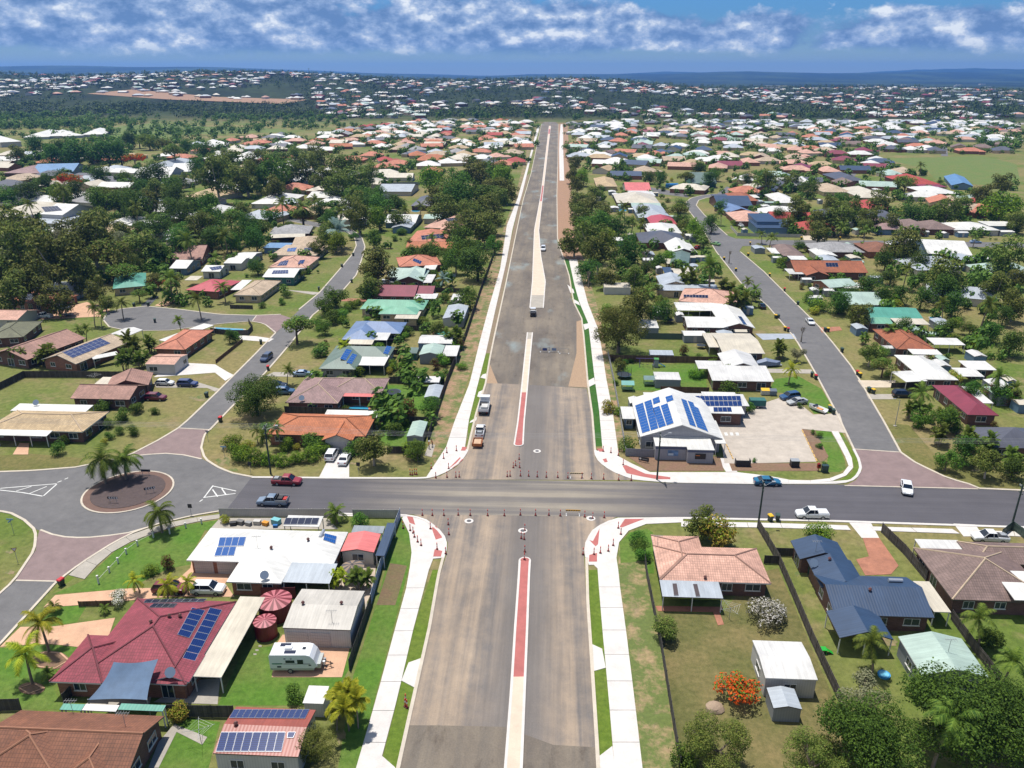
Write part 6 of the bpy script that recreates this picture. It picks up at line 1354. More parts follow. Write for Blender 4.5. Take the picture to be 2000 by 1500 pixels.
fence('pale street fence behind the craft yard', [(430,1009),(560,1010),(660,1010)], 'white', 1.6)
fence('pale street fence beside the corner pavement', [(690,1011),(780,1012)], 'white', 1.6)
fence('dark paling fence behind the brown tile house', [(-40,1390),(42,1388)], 'dark')
fence('dark paling fence between shrub and solar shed', [(328,1400),(458,1402)], 'dark')
fence('maroon steel fence behind the two round water tanks', [(512,1168),(578,1168)], 'maroon')
fence('low brown timber fence in the front garden', [(155,1185),(224,1183)], 'brown', 0.9)
fence('short dark side gate fence by the shade sail', [(126,1376),(156,1345)], 'dark', 1.6)
fence('long dark fence beside the right verge and peach house', [(1258,1092),(1263,1130),(1276,1195),(1292,1275),(1310,1390),(1328,1500)], 'black', 1.6)
fence('dark paling fence between peach and navy roofed houses', [(1480,1033),(1520,1102),(1550,1172),(1582,1250),(1642,1380)], 'dark')
fence('short cross fence beside the navy garage', [(1513,1086),(1549,1087)], 'dark', 1.5)
fence('short cross fence beside the peach house', [(1492,1101),(1520,1102)], 'dark', 1.5)
fence('dark paling fence between navy and grey brown roofs', [(1721,1040),(1765,1083),(1808,1135)], 'dark')
fence('dark fence beside the mint green shed', [(1857,1210),(1900,1270),(1950,1335)], 'dark', 1.6)
fence('grey green fence behind the parked white ute', [(1955,1050),(1975,1034),(2010,1060)], 'green', 1.6)
fence('grey steel fence along the childcare yard footpath', [(1187,692),(1198,745),(1213,830),(1222,890)], 'grey', 1.5)
fence('grey steel fence in front of the childcare building', [(1222,891),(1279,893)], 'grey', 1.7)
fence('long brown timber fence across the play yard', [(1190,706),(1300,708),(1410,710)], 'brown')
fence('green steel fence behind the cream flat roof', [(1248,662),(1365,664)], 'green')
fence('brown timber fence behind the childcare play area', [(1290,767),(1384,769)], 'brown', 1.6)
fence('long dark back fence along the left verge', [(968,490),(938,572),(910,657),(872,752),(836,862)], 'black')
fence('paling fence between the mauve and dark green houses', [(760,749),(868,751)], 'dark')
fence('paling fence beside the orange roof lawn', [(738,824),(838,830)], 'dark')
fence('short paling fence behind the olive tree', [(757,886),(802,886)], 'dark', 1.6)
fence('paling fence between the mauve and orange roofs', [(557,808),(640,811),(735,815)], 'dark')
fence('paling fence beside the small dark green shed', [(768,693),(818,694)], 'dark', 1.5)
fence('paling fence behind the pale blue house', [(790,646),(842,647)], 'dark', 1.6)
fence('paling fence behind the maroon metal roof', [(848,571),(912,572)], 'dark', 1.6)
fence('blue pool fence beside the orange hip roof', [(846,541),(890,541)], 'panel', 1.2)
fence('dark fence behind the pink brown tile house', [(0,762),(48,738),(150,738),(234,739)], 'dark')
fence('low brown fence at the edge of the front lawn', [(422,710),(474,668)], 'brown', 1.0)
fence('curved dark pool fence by the orange tile house', [(412,651),(450,655),(485,655),(494,645),(486,632)], 'dark', 1.6)
fence('dark fence below the rust orange house', [(48,617),(112,612)], 'dark', 1.6)
fence('pale slat fence in front of the navy roofs', [(1427,446),(1440,461),(1500,463),(1567,464)], 'white', 1.5)
fence('dark front fence beside the beige corner house', [(450,603),(494,604)], 'dark', 1.3)
fence('dark back fence above the long pale drive', [(230,522),(340,524)], 'dark', 1.6)
fence('white fence beside the purple brown house', [(30,352),(106,362)], 'white', 1.4)
fence('dark fence in front of the garden trees', [(1740,758),(1788,756)], 'dark', 1.3)
fence('pale fence before the distant white roofs', [(715,362),(860,360)], 'grey', 1.8,3.0)
# ---------------------------------------------------------------- vehicles
TYRE = M('tyre rubber', (40,40,42),0.9, 'flat'); RIM = M('alloy rim', (170,172,176),0.35, 'flat', metal=0.5); CARGL = M('car glass', (30,40,54),0.06, 'glass')
LAMPW = M('headlamp', (226,230,232),0.15, 'flat'); LAMPR = M('tail lamp', (150,24,22),0.25, 'flat'); BLACKP = M('black plastic', (44,44,48),0.6, 'flat'); STEEL = M('grey steel', (160,164,168),0.45, 'flat')
_car = {}
def wheel_mesh(r=0.34, w=0.22):
    k = ('w', r)
    if k not in _car:
        a = MB().tube((0,-w / 2,0),(0, w / 2,0), r, r, TYRE, 16); b = MB().tube((0,-w / 2 - 0.015,0),(0, w / 2 + 0.015,0), r * 0.62, r * 0.62, RIM, 12)
        _car[k] = (a.mesh('tyre'), b.mesh('rim'))
    return _car[k]
SPEC = {  # length, width, [(x, z top of lower body)], cabin base x, cabin roof x, belt, roof height, tray
    'sedan': (4.85,1.84,[(-2.42,0.78),(-2.3,0.98),(-1.5,1.02),(0.9,0.98),(1.2,0.92),(2.1,0.78),(2.42,0.6)],(-1.75,1.1),(-1.0,0.3),0.98,1.45, None),
    'hatch': (4.2,1.76,[(-2.1,0.8),(-2.0,1.0),(-1.2,1.03),(0.9,1.0),(1.2,0.95),(1.9,0.82),(2.1,0.62)],(-2.0,1.05),(-1.5,0.35),1.0,1.5, None),
    'suv': (4.75,1.9,[(-2.37,0.85),(-2.28,1.06),(-1.4,1.1),(0.9,1.08),(1.25,1.04),(2.15,0.92),(2.37,0.68)],(-2.25,1.15),(-1.85,0.45),1.08,1.72, None),
    'ute': (5.3,1.88,[(-2.65,0.8),(-2.6,1.08),(-0.7,1.12),(1.1,1.1),(1.45,1.06),(2.45,0.94),(2.65,0.7)],(-0.75,1.35),(-0.55,0.65),1.1,1.78,(-2.5,-0.85))}
def car_proto(kind, colname, rgb, tray=None):
    key = (kind, colname, tray)
    if key in _car: return _car[key]
    L_, W_, prof, cb, cr, belt, rz_, bed = SPEC[kind]
    pm = M('car paint ' + colname, rgb, 0.3, 'paint'); hw_ = W_ / 2
    rings = []
    for i, (x, zt) in enumerate(prof):
        e = 0.80 if i in (0, len(prof) - 1) else (0.95 if i in (1, len(prof) - 2) else 1.0); w = hw_ * e
        zb = 0.30 if 0 < i < len(prof) - 1 else 0.36
        rings.append([Vector(v) for v in ((x, -w * 0.92, zb),(x, w * 0.92, zb),(x, w, zb + 0.18),(x, w, zt - 0.20),(x, w * 0.93, zt - 0.03),(x, w * 0.8, zt),(x, -w * 0.8, zt),(x, -w * 0.93, zt - 0.03),(x, -w, zt - 0.20),(x, -w, zb + 0.18))])
    body = MB().loft(rings, pm)
    body.box(-L_ / 2 + 0.2, L_ / 2 - 0.2,-hw_ * 0.9, hw_ * 0.9,0.24,0.32, BLACKP)
    g = MB(); wb, wt = hw_ * 0.92, hw_ * 0.74
    A = [(cb[0],-wb, belt - 0.03),(cb[1],-wb, belt - 0.03),(cb[1], wb, belt - 0.03),(cb[0], wb, belt - 0.03)]
    B = [(cr[0],-wt, rz_ - 0.05),(cr[1],-wt, rz_ - 0.05),(cr[1], wt, rz_ - 0.05),(cr[0], wt, rz_ - 0.05)]
    for k in range(4): g.face([A[k], A[(k + 1) % 4], B[(k + 1) % 4], B[k]], CARGL)
    r = MB(); o = 0.03
    C = [(cr[0] - o, -wt - o, rz_ - 0.06),(cr[1] + o, -wt - o, rz_ - 0.06),(cr[1] + o, wt + o, rz_ - 0.06),(cr[0] - o, wt + o, rz_ - 0.06)]
    D = [(cr[0] + 0.1,-wt + 0.1, rz_),(cr[1] - 0.15,-wt + 0.1, rz_),(cr[1] - 0.15, wt - 0.1, rz_),(cr[0] + 0.1, wt - 0.1, rz_)]
    for k in range(4): r.face([C[k], C[(k + 1) % 4], D[(k + 1) % 4], D[k]], pm)
    r.face(D, pm)
    for s_ in (-1,1):                       # pillars
        for p0, p1 in ((0,0),(1,1)):
            xa = cb[p0]; xb = cr[p1]
            r.tube((xa, s_ * wb, belt - 0.02),(xb, s_ * (wt + 0.01), rz_ - 0.06),0.05,0.045, pm, 4)
        xm = (cr[0] + cr[1]) / 2 - 0.1; r.tube((xm - 0.05, s_ * (wb + 0.005), belt - 0.02),(xm, s_ * (wt + 0.01), rz_ - 0.06),0.05,0.045, pm, 4)
    P = {'body': body.mesh('body'), 'window': g.mesh('window'), 'roof': r.mesh('roof')}
    extra = []
    if bed:
        t = MB()
        if tray == 'lid': t.box(bed[0], bed[1],-hw_ * 0.84, hw_ * 0.84,1.06,1.2, pm); extra.append(('tray_cover', t.mesh('tray_cover')))
        elif tray == 'flat':
            t.box(-2.75,-0.8,-0.95,0.95,0.95,1.02, STEEL)
            for q in ((-2.75,-2.7,-0.95,0.95),(-2.75,-0.8,-0.95,-0.9),(-2.75,-0.8,0.9,0.95)): t.box(q[0], q[1], q[2], q[3],1.02,1.32, STEEL)
            t.box(-0.95,-0.88,-0.9,0.9,1.02,1.75, BLACKP); extra.append(('tray', t.mesh('tray')))
            c_ = MB().box(-1.9,-1.1,-0.6,0.6,1.02,1.5, BLACKP).box(-2.6,-2.0,-0.5,0.5,1.02,1.3, M('red load', (190,50,44),0.7, 'flat')); extra.append(('tray_load', c_.mesh('tray_load')))
        else:
            t.box(bed[0], bed[1],-hw_ * 0.8, hw_ * 0.8,1.085,1.13, BLACKP); t.box(bed[0] + 0.3, bed[0] + 1.1,-0.5,0.4,1.13,1.32, STEEL); extra.append(('tray', t.mesh('tray')))
    xl = L_ / 2 - 0.10
    hl_ = MB().box(-0.12,0.06,-0.2,0.2,-0.07,0.07, LAMPW).mesh('headlight'); tl_ = MB().box(-0.05,0.08,-0.16,0.16,-0.1,0.1, LAMPR).mesh('tail_light')
    _car[key] = (P, extra, hl_, tl_, L_, hw_, prof)
    return _car[key]
def car(label, x, y, ang, kind, colname, rgb, name=None, cat=None, tray=None, scale=1.0, group=None):
    P, extra, hl_, tl_, L_, hw_, prof = car_proto(kind, colname, rgb, tray)
    nm = name or {'sedan': 'sedan_car', 'hatch': 'hatchback_car', 'suv': 'suv_car', 'ute': 'utility_truck'}[kind]
    o = thing(nm, label, cat or {'ute': 'ute'}.get(kind, 'car'),(x, y, 0.04), ang, group)
    for k, me in P.items(): link(k, me, o)
    for k, me in extra: link(k, me, o)
    tm, rm = wheel_mesh()
    for wx in (L_ * 0.29,-L_ * 0.29):
        for s_ in (-1,1):
            w = link('wheel', tm, o, (wx, s_ * (hw_ - 0.1),0.34)); link('rim', rm, w)
    for s_ in (-1,1):
        link('headlight', hl_, o, (L_ / 2 - 0.16, s_ * hw_ * 0.6,0.66)); link('tail_light', tl_, o, (-L_ / 2 + 0.03, s_ * hw_ * 0.66,0.8))
        link('mirror', MIRR, o, (SPEC[kind][3][1] - 0.35, s_ * (hw_ + 0.08), SPEC[kind][5] + 0.05))
    if scale != 1.0: o.scale = (scale,) * 3
    return o
MIRR = MB().box(-0.06,0.08,-0.1,0.1,-0.07,0.09, BLACKP).mesh('mirror')
def carp(label, p, deg, *a, **k):
    x, y = G(*p); return car(label, x, y, R(deg), *a, **k)
def heading(a, b):
    p, q = G(*a), G(*b); return math.degrees(math.atan2(q[1] - p[1], q[0] - p[0]))
WHITE_P, SILV = ('white', (238,240,242)),('silver', (184,186,186))
carp('dark red ute driving right on the cross street', (561,945),0, 'ute', 'dark red', (150,20,44))
carp('grey blue ute with steel tray and red load', (533,985),180, 'ute', 'grey blue', (120,140,164), tray='flat')
carp('white suv parked left on the white driveway', (649,893),90, 'suv', *WHITE_P)
carp('white sedan parked right on the white driveway', (674,901),90, 'sedan', *WHITE_P)
carp('white suv on the peach driveway under the white roof', (408,1157),2, 'suv', *WHITE_P)
carp('maroon suv half hidden under the driveway palms', (333,1156),0, 'suv', 'maroon', (120,20,40))
carp('teal blue sedan driving past the childcare corner', (1498,946),0, 'sedan', 'teal blue', (52,116,150))
carp('white ute with tray cover driving left on the cross street', (1585,1010),181, 'ute', *WHITE_P, tray='lid')
carp('white sedan turning out of the paved side street', (1770,958),252, 'sedan', *WHITE_P)
carp('white ute parked behind the grey brown tile roof', (1932,1056),178, 'ute', *WHITE_P)
carp('dark blue suv driving down the north street', (521,703), heading((560,680),(430,790)), 'suv', 'dark blue', (36,62,102))
carp('white hatchback parked beside the blue suv', (323,752),0, 'hatch', *WHITE_P)
carp('royal blue suv parked in the narrow driveway', (367,754),0, 'suv', 'royal blue', (28,54,116))
carp('maroon station wagon on the dry front lawn', (305,781),0, 'suv', 'wine', (110,18,50))
carp('steel blue station wagon beside the mauve tile house', (556,769),5, 'suv', 'steel blue', (72,110,150))
carp('navy sedan behind the steel blue wagon', (541,756),5, 'sedan', 'navy', (24,36,60))
carp('pale blue sedan parked by the mauve roof edge', (592,734),5, 'sedan', 'pale blue', (160,184,214))
carp('white ute with canopy on the peach yard', (86,621),180, 'ute', *WHITE_P, tray='lid')
carp('pale blue van behind the dark low fence', (122,605),180, 'suv', 'pale blue', (160,184,214))
carp('blue people mover in the childcare car park', (1542,779),200, 'suv', 'mid blue', (58,92,134))
carp('silver sedan in the childcare car park', (1556,789),200, 'sedan', *SILV)
carp('white sedan driving on the east street', (1582,632), heading((1600,680),(1500,560)) + 180, 'sedan', *WHITE_P)
carp('black suv in the driveway of the maroon roof', (1763,775),0, 'suv', 'black', (34,38,46))
carp('dark green car on the lawn beside the street', (1488,601), heading((1600,680),(1500,560)), 'sedan', 'bottle green', (30,46,46))
carp('white suv beside the maroon metal roof', (757,555),10, 'suv', *WHITE_P)
carp('white car with blue and green trim on the east street verge', (1397,479),130, 'sedan', 'pale green', (150,200,120))
carp('white ute parked before the navy roofs', (1446,443),100, 'ute', *WHITE_P, tray='lid')
carp('white van driving on the unfinished road', (1061,489),270, 'suv', *WHITE_P, name='van', cat='van', scale=1.12)
carp('white sedan behind the brown roof on the side street', (1743,476),0, 'sedan', *WHITE_P)
carp('pale blue sedan on the far end of the side street', (1905,475),0, 'sedan', 'pale blue', (160,184,214))
carp('red hatchback beside the white gable house', (1362,486),60, 'hatch', 'bright red', (190,30,40))
carp('silver van in the gravel drive', (770,417),10, 'suv', *SILV, name='van', cat='van', scale=1.1)
def prof_box(m, prof, y0, y1, mat):
    n = len(prof)
    for i in range(n):
        a, b = prof[i], prof[(i + 1) % n]; m.face([(a[0], y0, a[1]),(b[0], y0, b[1]),(b[0], y1, b[1]),(a[0], y1, a[1])][::-1], mat)
    m.face([(p[0], y0, p[1]) for p in prof], mat); m.face([(p[0], y1, p[1]) for p in prof][::-1], mat)
    return m
def wheels(o, xs, hw_, r=0.34):
    tm, rm = wheel_mesh(r)
    for x in xs:
        for s_ in (-1,1):
            w = link('wheel', tm, o, (x, s_ * hw_, r)); link('rim', rm, w)
g = G(945,806); o = thing('tip_truck', 'white work truck with open tray parked by left kerb', 'truck', (g[0], g[1] + 1.5,0.03), R(90))
WP = M('car paint white', (238,240,242),0.3, 'paint'); ORG = M('orange tray paint', (200,120,66),0.6); TANK = M('blue tanker paint', (40,130,196),0.35, 'paint')
prof_box(MB(),[(1.6,0.6),(3.3,0.6),(3.3,1.5),(3.0,2.4),(1.6,2.4)],-1.05,1.05, WP).build('cab', o, False)
prof_box(MB(),[(3.315,1.55),(3.05,2.32),(3.0,2.32),(3.25,1.5)],-0.95,0.95, CARGL).build('windscreen', o, False)
MB().box(-3.3,1.5,-0.45,0.45,0.55,0.85, BLACKP).build('chassis', o, False)
t = MB().box(-3.3,1.45,-1.15,1.15,0.9,1.05, STEEL)
for q in ((-3.3,1.45,-1.15,-1.08),(-3.3,1.45,1.08,1.15),(1.38,1.45,-1.08,1.08),(-3.3,-3.23,-1.08,1.08)): t.box(*q, 1.05,1.6, WP)
t.build('tray', o, False); MB().box(-2.6,-0.6,-0.9,0.5,1.05,1.75, M('pale load', (206,204,200),0.8)).box(-0.2,1.0,-0.6,0.9,1.05,1.5, BLACKP).build('load', o, False)
wheels(o, (2.3,-1.6,-2.4),0.95,0.42)
for s_ in (-1,1): MB().box(3.28,3.34, s_ * 0.75 - 0.18, s_ * 0.75 + 0.18,0.85,1.05, LAMPW).build('headlight', o, False); MB().box(-3.36,-3.3, s_ * 0.8 - 0.16, s_ * 0.8 + 0.16,0.7,0.86, LAMPR).build('tail_light', o, False)
g = G(936,856); car('white ute with orange tray towing the orange trailer', g[0], g[1] + 2.2, R(90), 'ute', *WHITE_P)
o = thing('trailer', 'orange box trailer hitched behind the white ute', 'trailer', (g[0], g[1] - 3.2,0.03), R(90))
t = MB().box(-1.6,1.3,-0.95,0.95,0.5,0.6, ORG)
for q in ((-1.6,1.3,-0.95,-0.9),(-1.6,1.3,0.9,0.95),(1.24,1.3,-0.9,0.9),(-1.6,-1.54,-0.9,0.9)): t.box(*q, 0.6,1.1, ORG)
t.build('box', o, False); MB().tube((1.3,-0.6,0.5),(2.5,0,0.5),0.05,0.05, BLACKP, 5).tube((1.3,0.6,0.5),(2.5,0,0.5),0.05,0.05, BLACKP, 5).build('drawbar', o, False)
MB().box(-1.3,0.9,-0.7,0.7,0.6,0.95, M('pale timber load', (206,172,140),0.8)).build('load', o, False); wheels(o, (-0.3,),1.05)
g = G(1041,616); o = thing('road_roller', 'small black and white road roller beside the median end', 'roller', (g[0], g[1],0.03), R(90))
MB().tube((1.5,-0.95,0.6),(1.5,0.95,0.6),0.6,0.6, STEEL, 16).build('drum', o, False)
prof_box(MB(),[(-1.9,0.6),(0.7,0.6),(0.7,1.2),(-0.6,1.35),(-1.9,1.3)],-0.8,0.8, BLACKP).build('body', o, False)
MB().box(-0.9,0.6,-0.8,0.8,2.3,2.4, WP).build('canopy', o, False)
for x in (-0.8,0.5):
    for y in (-0.7,0.7): MB().tube((x, y, 1.2),(x, y, 2.3),0.04,0.04, BLACKP, 5).build('canopy_post', o, False)
MB().tube((0.7,0,0.8),(1.5,0,0.6),0.12,0.1, BLACKP, 6).tube((1.5,-1.05,0.6),(1.5,1.05,0.6),0.08,0.08, BLACKP, 6).build('yoke', o, False); wheels(o, (-1.3,),0.7,0.55)
g = G(1312,368); o = thing('tanker_truck', 'bright blue water tanker parked beside the pink red roof', 'truck', (g[0], g[1],0.03), R(185))
MB().tube((-3.8,0,2.0),(1.8,0,2.0),1.25,1.25, TANK, 16).build('tank', o, False); prof_box(MB(),[(2.1,0.6),(4.0,0.6),(4.0,1.6),(3.7,2.9),(2.1,2.9)],-1.15,1.15, TANK).build('cab', o, False); MB().box(-3.8,3.5,-0.5,0.5,0.6,0.85, BLACKP).build('chassis', o, False)
MB().box(3.85,4.02,-0.95,0.95,1.7,2.4, CARGL).build('windscreen', o, False); wheels(o, (2.9,-2.0,-3.0),1.0,0.5)
g = G(574,1316); o = thing('caravan', 'white caravan with roof panels and green side stripe', 'caravan', (g[0], g[1] + 1.15,0.06), R(3))
VAN = M('caravan shell', (240,242,244),0.3, 'paint'); ALUC = M('checker plate', (196,200,196),0.4, 'flat', metal=0.3); GRN = M('green stripe', (24,120,70),0.4, 'flat')
prof_box(MB(),[(-2.9,0.75),(2.5,0.75),(2.95,1.1),(2.55,2.1),(2.1,2.65),(1.6,2.8),(-2.75,2.8),(-2.9,2.6)],-1.15,1.15, VAN).build('body', o, False)
MB().box(-2.88,2.5,-1.165,1.165,0.5,0.8, ALUC).build('skirt', o, False)
for x0, x1, z0, z1 in ((-0.9,0.2,1.62,2.02),(0.55,1.25,1.5,2.1),(-2.0,-1.5,0.92,1.15),(1.9,2.2,1.2,1.35),(-1.1,-0.85,2.2,2.3),(-0.3,-0.1,2.2,2.3)): MB().box(x0, x1,-1.18,-1.14, z0, z1, CARGL).build('window', o, False)
MB().box(-2.6,-1.3,-1.172,-1.14,1.42,1.56, GRN).box(-1.2,2.1,-1.172,-1.14,1.44,1.5, BLACKP).build('stripe', o, False)
MB().box(-1.9,-0.6,0.45,1.0,2.8,2.85, SOLARD).build('roof_panel', o, False); MB().box(-1.1,0.3,-0.85,-0.3,2.8,2.85, SOLARD).build('roof_panel', o, False); MB().box(1.0,1.4,-0.1,0.3,2.8,2.86, CARGL).build('roof_hatch', o, False)
MB().box(-1.2,-0.3,-0.15,0.4,2.8,3.0, VAN).build('air_conditioner', o, False); MB().box(2.75,3.3,-1.0,1.0,0.7,1.35, ALUC).build('toolbox', o, False)
MB().tube((2.6,-0.8,0.6),(4.6,0,0.55),0.06,0.06, BLACKP, 5).tube((2.6,0.8,0.6),(4.6,0,0.55),0.06,0.06, BLACKP, 5).tube((4.3,0,0.06),(4.3,0,0.9),0.05,0.05, BLACKP, 5).build('drawbar', o, False)
MB().tube((3.55,-0.25,0.62),(3.55,-0.25,1.15),0.17,0.17, WP, 10).build('gas_bottle', o, False); MB().tube((3.55,0.25,0.62),(3.55,0.25,1.15),0.17,0.17, STEEL, 10).build('gas_bottle', o, False)
MB().tube((-3.0,0,1.2),(-2.88,0,1.2),0.36,0.36, TYRE, 14).build('spare_wheel', o, False); wheels(o, (-0.45,),1.08,0.36)
g = G(1500,715); o = thing('covered_boat', 'boat under a grey blue tarpaulin on its trailer', 'boat', (g[0], g[1],0), R(2))
TARP = M('grey blue tarpaulin', (130,144,170),0.6)
rg = []
for x, w, h in ((-3.0,0.9,1.3),(-2.2,1.15,1.7),(-0.8,1.2,2.3),(0.4,1.15,1.95),(1.8,0.9,1.6),(3.0,0.15,1.4)): rg.append([Vector(v) for v in ((x, -w, 0.5),(x, -w * 0.9, h * 0.75),(x, 0, h),(x, w * 0.9, h * 0.75),(x, w, 0.5))])
MB().loft(rg, TARP).build('tarpaulin', o, False); MB().box(-2.6,3.4,-0.5,0.5,0.35,0.48, STEEL).build('trailer_frame', o, False); wheels(o, (-0.6,),1.0,0.32)
g = G(1597,803); o = thing('dinghy', 'small white open boat on the lawn beside wheelie bins', 'boat', (g[0], g[1],0), R(130))
rg = []
for x, w, h in ((-2.0,0.85,0.9),(-0.5,0.95,0.95),(1.0,0.8,1.05),(2.2,0.08,1.2)): rg.append([Vector(v) for v in ((x, 0,0.25),(x, w * 0.7,0.35),(x, w, h),(x, w - 0.08, h),(x, w * 0.6,0.5),(x, -w * 0.6,0.5),(x, -w + 0.08, h),(x, -w, h),(x, -w * 0.7,0.35))])
MB().loft(rg, VAN).build('hull', o, False); MB().box(-1.0,0.3,-0.5,0.5,0.5,0.75, M('orange gear', (226,150,70),0.7, 'flat')).build('seat', o, False); MB().box(0.5,0.9,-0.7,0.7,0.95,1.3, CARGL).build('windscreen', o, False)
# ---------------------------------------------------------------- road works
ORB = M('bollard orange red', (226,60,52),0.55, 'flat'); RUB = M('rubber base', (96,50,50),0.9, 'flat'); REFL = M('white reflective band', (240,236,232),0.4, 'flat')
bb = MB().tube((0,0,0),(0,0,0.09),0.22,0.2, RUB, 8).mesh('base'); bp = MB().tube((0,0,0.08),(0,0,1.12),0.085,0.07, ORB, 8).mesh('post'); br_ = MB().tube((0,0,0.62),(0,0,0.86),0.088,0.082, REFL, 8).mesh('reflective_band'); bt = MB().tube((0,0,1.1),(0,0,1.2),0.045,0.07, ORB, 6).mesh('handle')
def bollards(label, pts, z):
    for q in pts:
        g = G(750 + q[0] / 4,850 + q[1] / 4); o = thing('traffic_bollard', label, 'bollard', (g[0], g[1], z), random.uniform(0,6), label)
        link('base', bb, o); link('post', bp, o); link('reflective_band', br_, o); link('handle', bt, o)
bollards('red traffic bollard in the row south of the cross street', [(300,628),(378,628),(468,628),(580,626),(674,628),(810,630),(940,630),(1065,625),(1184,628),(1288,628),(1377,632),(1568,640),(1630,652),(1720,645)],0.035)
bollards('red traffic bollard in the row north of the cross street', [(405,335),(492,330),(562,330),(588,328),(963,325),(985,322),(1066,320),(1130,322),(1197,327),(1268,330),(1357,332),(1436,337),(1546,338),(1620,342),(1715,345),(1833,352),(1931,355)],0.035)
bollards('red traffic bollard beside the pink southern median', [(502,700),(507,778),(1100,912),(1095,815),(1072,808),(1100,745)],0.03)
bollards('red traffic bollard on the nose of the pink median', [(1097,978)],0.17)
bollards('red traffic bollard beside the northern median nose', [(1010,255),(1060,255),(1028,240),(1056,190)],0.03)
bollards('red traffic bollard on the south west corner pavement', [(205,748),(228,768),(238,800),(263,838),(290,865),(363,735),(415,895),(482,930),(150,728)],0.10)
bollards('red traffic bollard on the south east corner pavement', [(1555,935),(1690,925),(1752,910),(1790,865),(1850,778),(1830,730),(1640,935)],0.10)
bollards('red traffic bollard on the north west corner pavement', [(466,185),(491,140),(566,125),(505,265),(370,265)],0.10)
bollards('red traffic bollard on the north east corner pavement', [(1712,130),(1772,140),(1830,162),(1868,235)],0.10)
bollards('red traffic bollard by the left kerb where the seal ends', [(170,2085),(166,2120),(180,2130)],0.03)
bollards('red traffic bollard on the grass beside the left path', [(-245,2160),(-250,2200)],0.02)
bollards('red traffic bollard stacked on the corner grass', [(205,310),(222,312),(240,306),(255,308)],0.02)
YEL = M('barrier yellow', (236,176,40),0.5, 'flat')
for q, lab in (((1119,1006), 'yellow and black barrier board on white feet south of the cross street'),((1126,933), 'cream striped barrier board north of the cross street')):
    g = G(*q); o = thing('barrier_board', lab, 'barrier', (g[0], g[1],0.03))
    bd = YEL if q[0] == 1119 else M('cream barrier', (222,200,150),0.5, 'flat')
    MB().box(-1.25,1.25,-0.03,0.03,0.75,1.0, bd).build('board', o, False)
    for k in range(6): MB().face([(-1.15 + 0.4 * k, -0.034,0.76),(-1.0 + 0.4 * k, -0.034,0.76),(-0.88 + 0.4 * k, -0.034,0.99),(-1.03 + 0.4 * k, -0.034,0.99)], BLACKP).build('stripe', o, False)
    for s_ in (-1,1): MB().tube((s_ * 1.1,0,0),(s_ * 1.1,0,0.8),0.04,0.04, TRIM, 6).box(s_ * 1.1 - 0.08, s_ * 1.1 + 0.08,-0.5,0.5,0,0.08, TRIM).build('foot', o, False)
for k, (q, col) in enumerate((((1064,688),(70,90,150)),((1082,688),(150,170,200)),((1102,691), None))):
    g = G(*q); o = thing('mesh_barrier', 'mesh site barrier panel across the unsealed road', 'barrier', (g[0], g[1],0.03),0, 'mesh barrier panels across the unsealed road')
    m = MB()
    for a in ((-1.2,-1.15,0,1.5),(1.15,1.2,0,1.5)): m.box(a[0], a[1],-0.02,0.02, a[2], a[3], STEEL)
    m.box(-1.15,1.15,-0.02,0.02,1.45,1.5, STEEL).box(-1.15,1.15,-0.02,0.02,0.1,0.15, STEEL); m.build('frame', o, False)
    w = MB()
    for j in range(12): w.tube((-1.1 + 0.2 * j, 0,0.12),(-1.1 + 0.2 * j, 0,1.46),0.008,0.008, STEEL, 3)
    w.build('wire_mesh', o, False)
    if col: MB().box(-0.6,0.6,-0.05,-0.03,0.45,1.15, M('site sign %d' % k, col, 0.5, 'flat')).build('sign_plate', o, False)
    for s_ in (-1,1): MB().box(s_ * 1.15 - 0.12, s_ * 1.15 + 0.12,-0.35,0.35,0,0.12, TRIM).build('foot_block', o, False)
# ---------------------------------------------------------------- poles and wires
TIM = M('dark green power pole', (58,74,68),0.85, 'plain'); POLES = {}
def pole(label, base, h, arm=2.2, key=None, rz=0.0, r=0.17):
    g = G(*base); o = thing('power_pole', label, 'power pole', (g[0], g[1],0), rz)
    MB().tube((0,0,-0.1),(0,0, h), r, r * 0.7, TIM, 10).build('pole', o, False)
    MB().box(-arm / 2, arm / 2,-0.06,0.06, h - 0.5, h - 0.38, TIM).build('crossarm', o, False); MB().box(-arm / 2 + 0.3, arm / 2 - 0.3,-0.06,0.06, h - 1.5, h - 1.38, TIM).build('crossarm', o, False)
    for x in (-arm / 2 + 0.1,-0.4,0.4, arm / 2 - 0.1): MB().tube((x, 0, h - 0.38),(x, 0, h - 0.18),0.05,0.06, TRIM, 6).build('insulator', o, False)
    MB().tube((0,0, h - 1.0),(0.9,-1.6, h - 0.5),0.035,0.03, STEEL, 5).box(0.7,1.1,-2.1,-1.55, h - 0.55, h - 0.42, STEEL).build('street_light', o, False)
    POLES[key] = (g[0], g[1], h); return o
pole('dark power pole beside the orange tile house hedge', (529,926),10.0, key='a', rz=R(90)); pole('green power pole in front of the childcare building', (1283,938),9.6, key='b', rz=R(90)); pole('dark pole at the end of the peach and navy fence', (1480,1031),8.6,1.6, 'c', R(90)); pole('leaning power pole beside the white ute driveway', (1974,1034),8.2,1.6, 'd', R(90))
WIRE = M('wire', (150,152,156),0.5, 'flat')
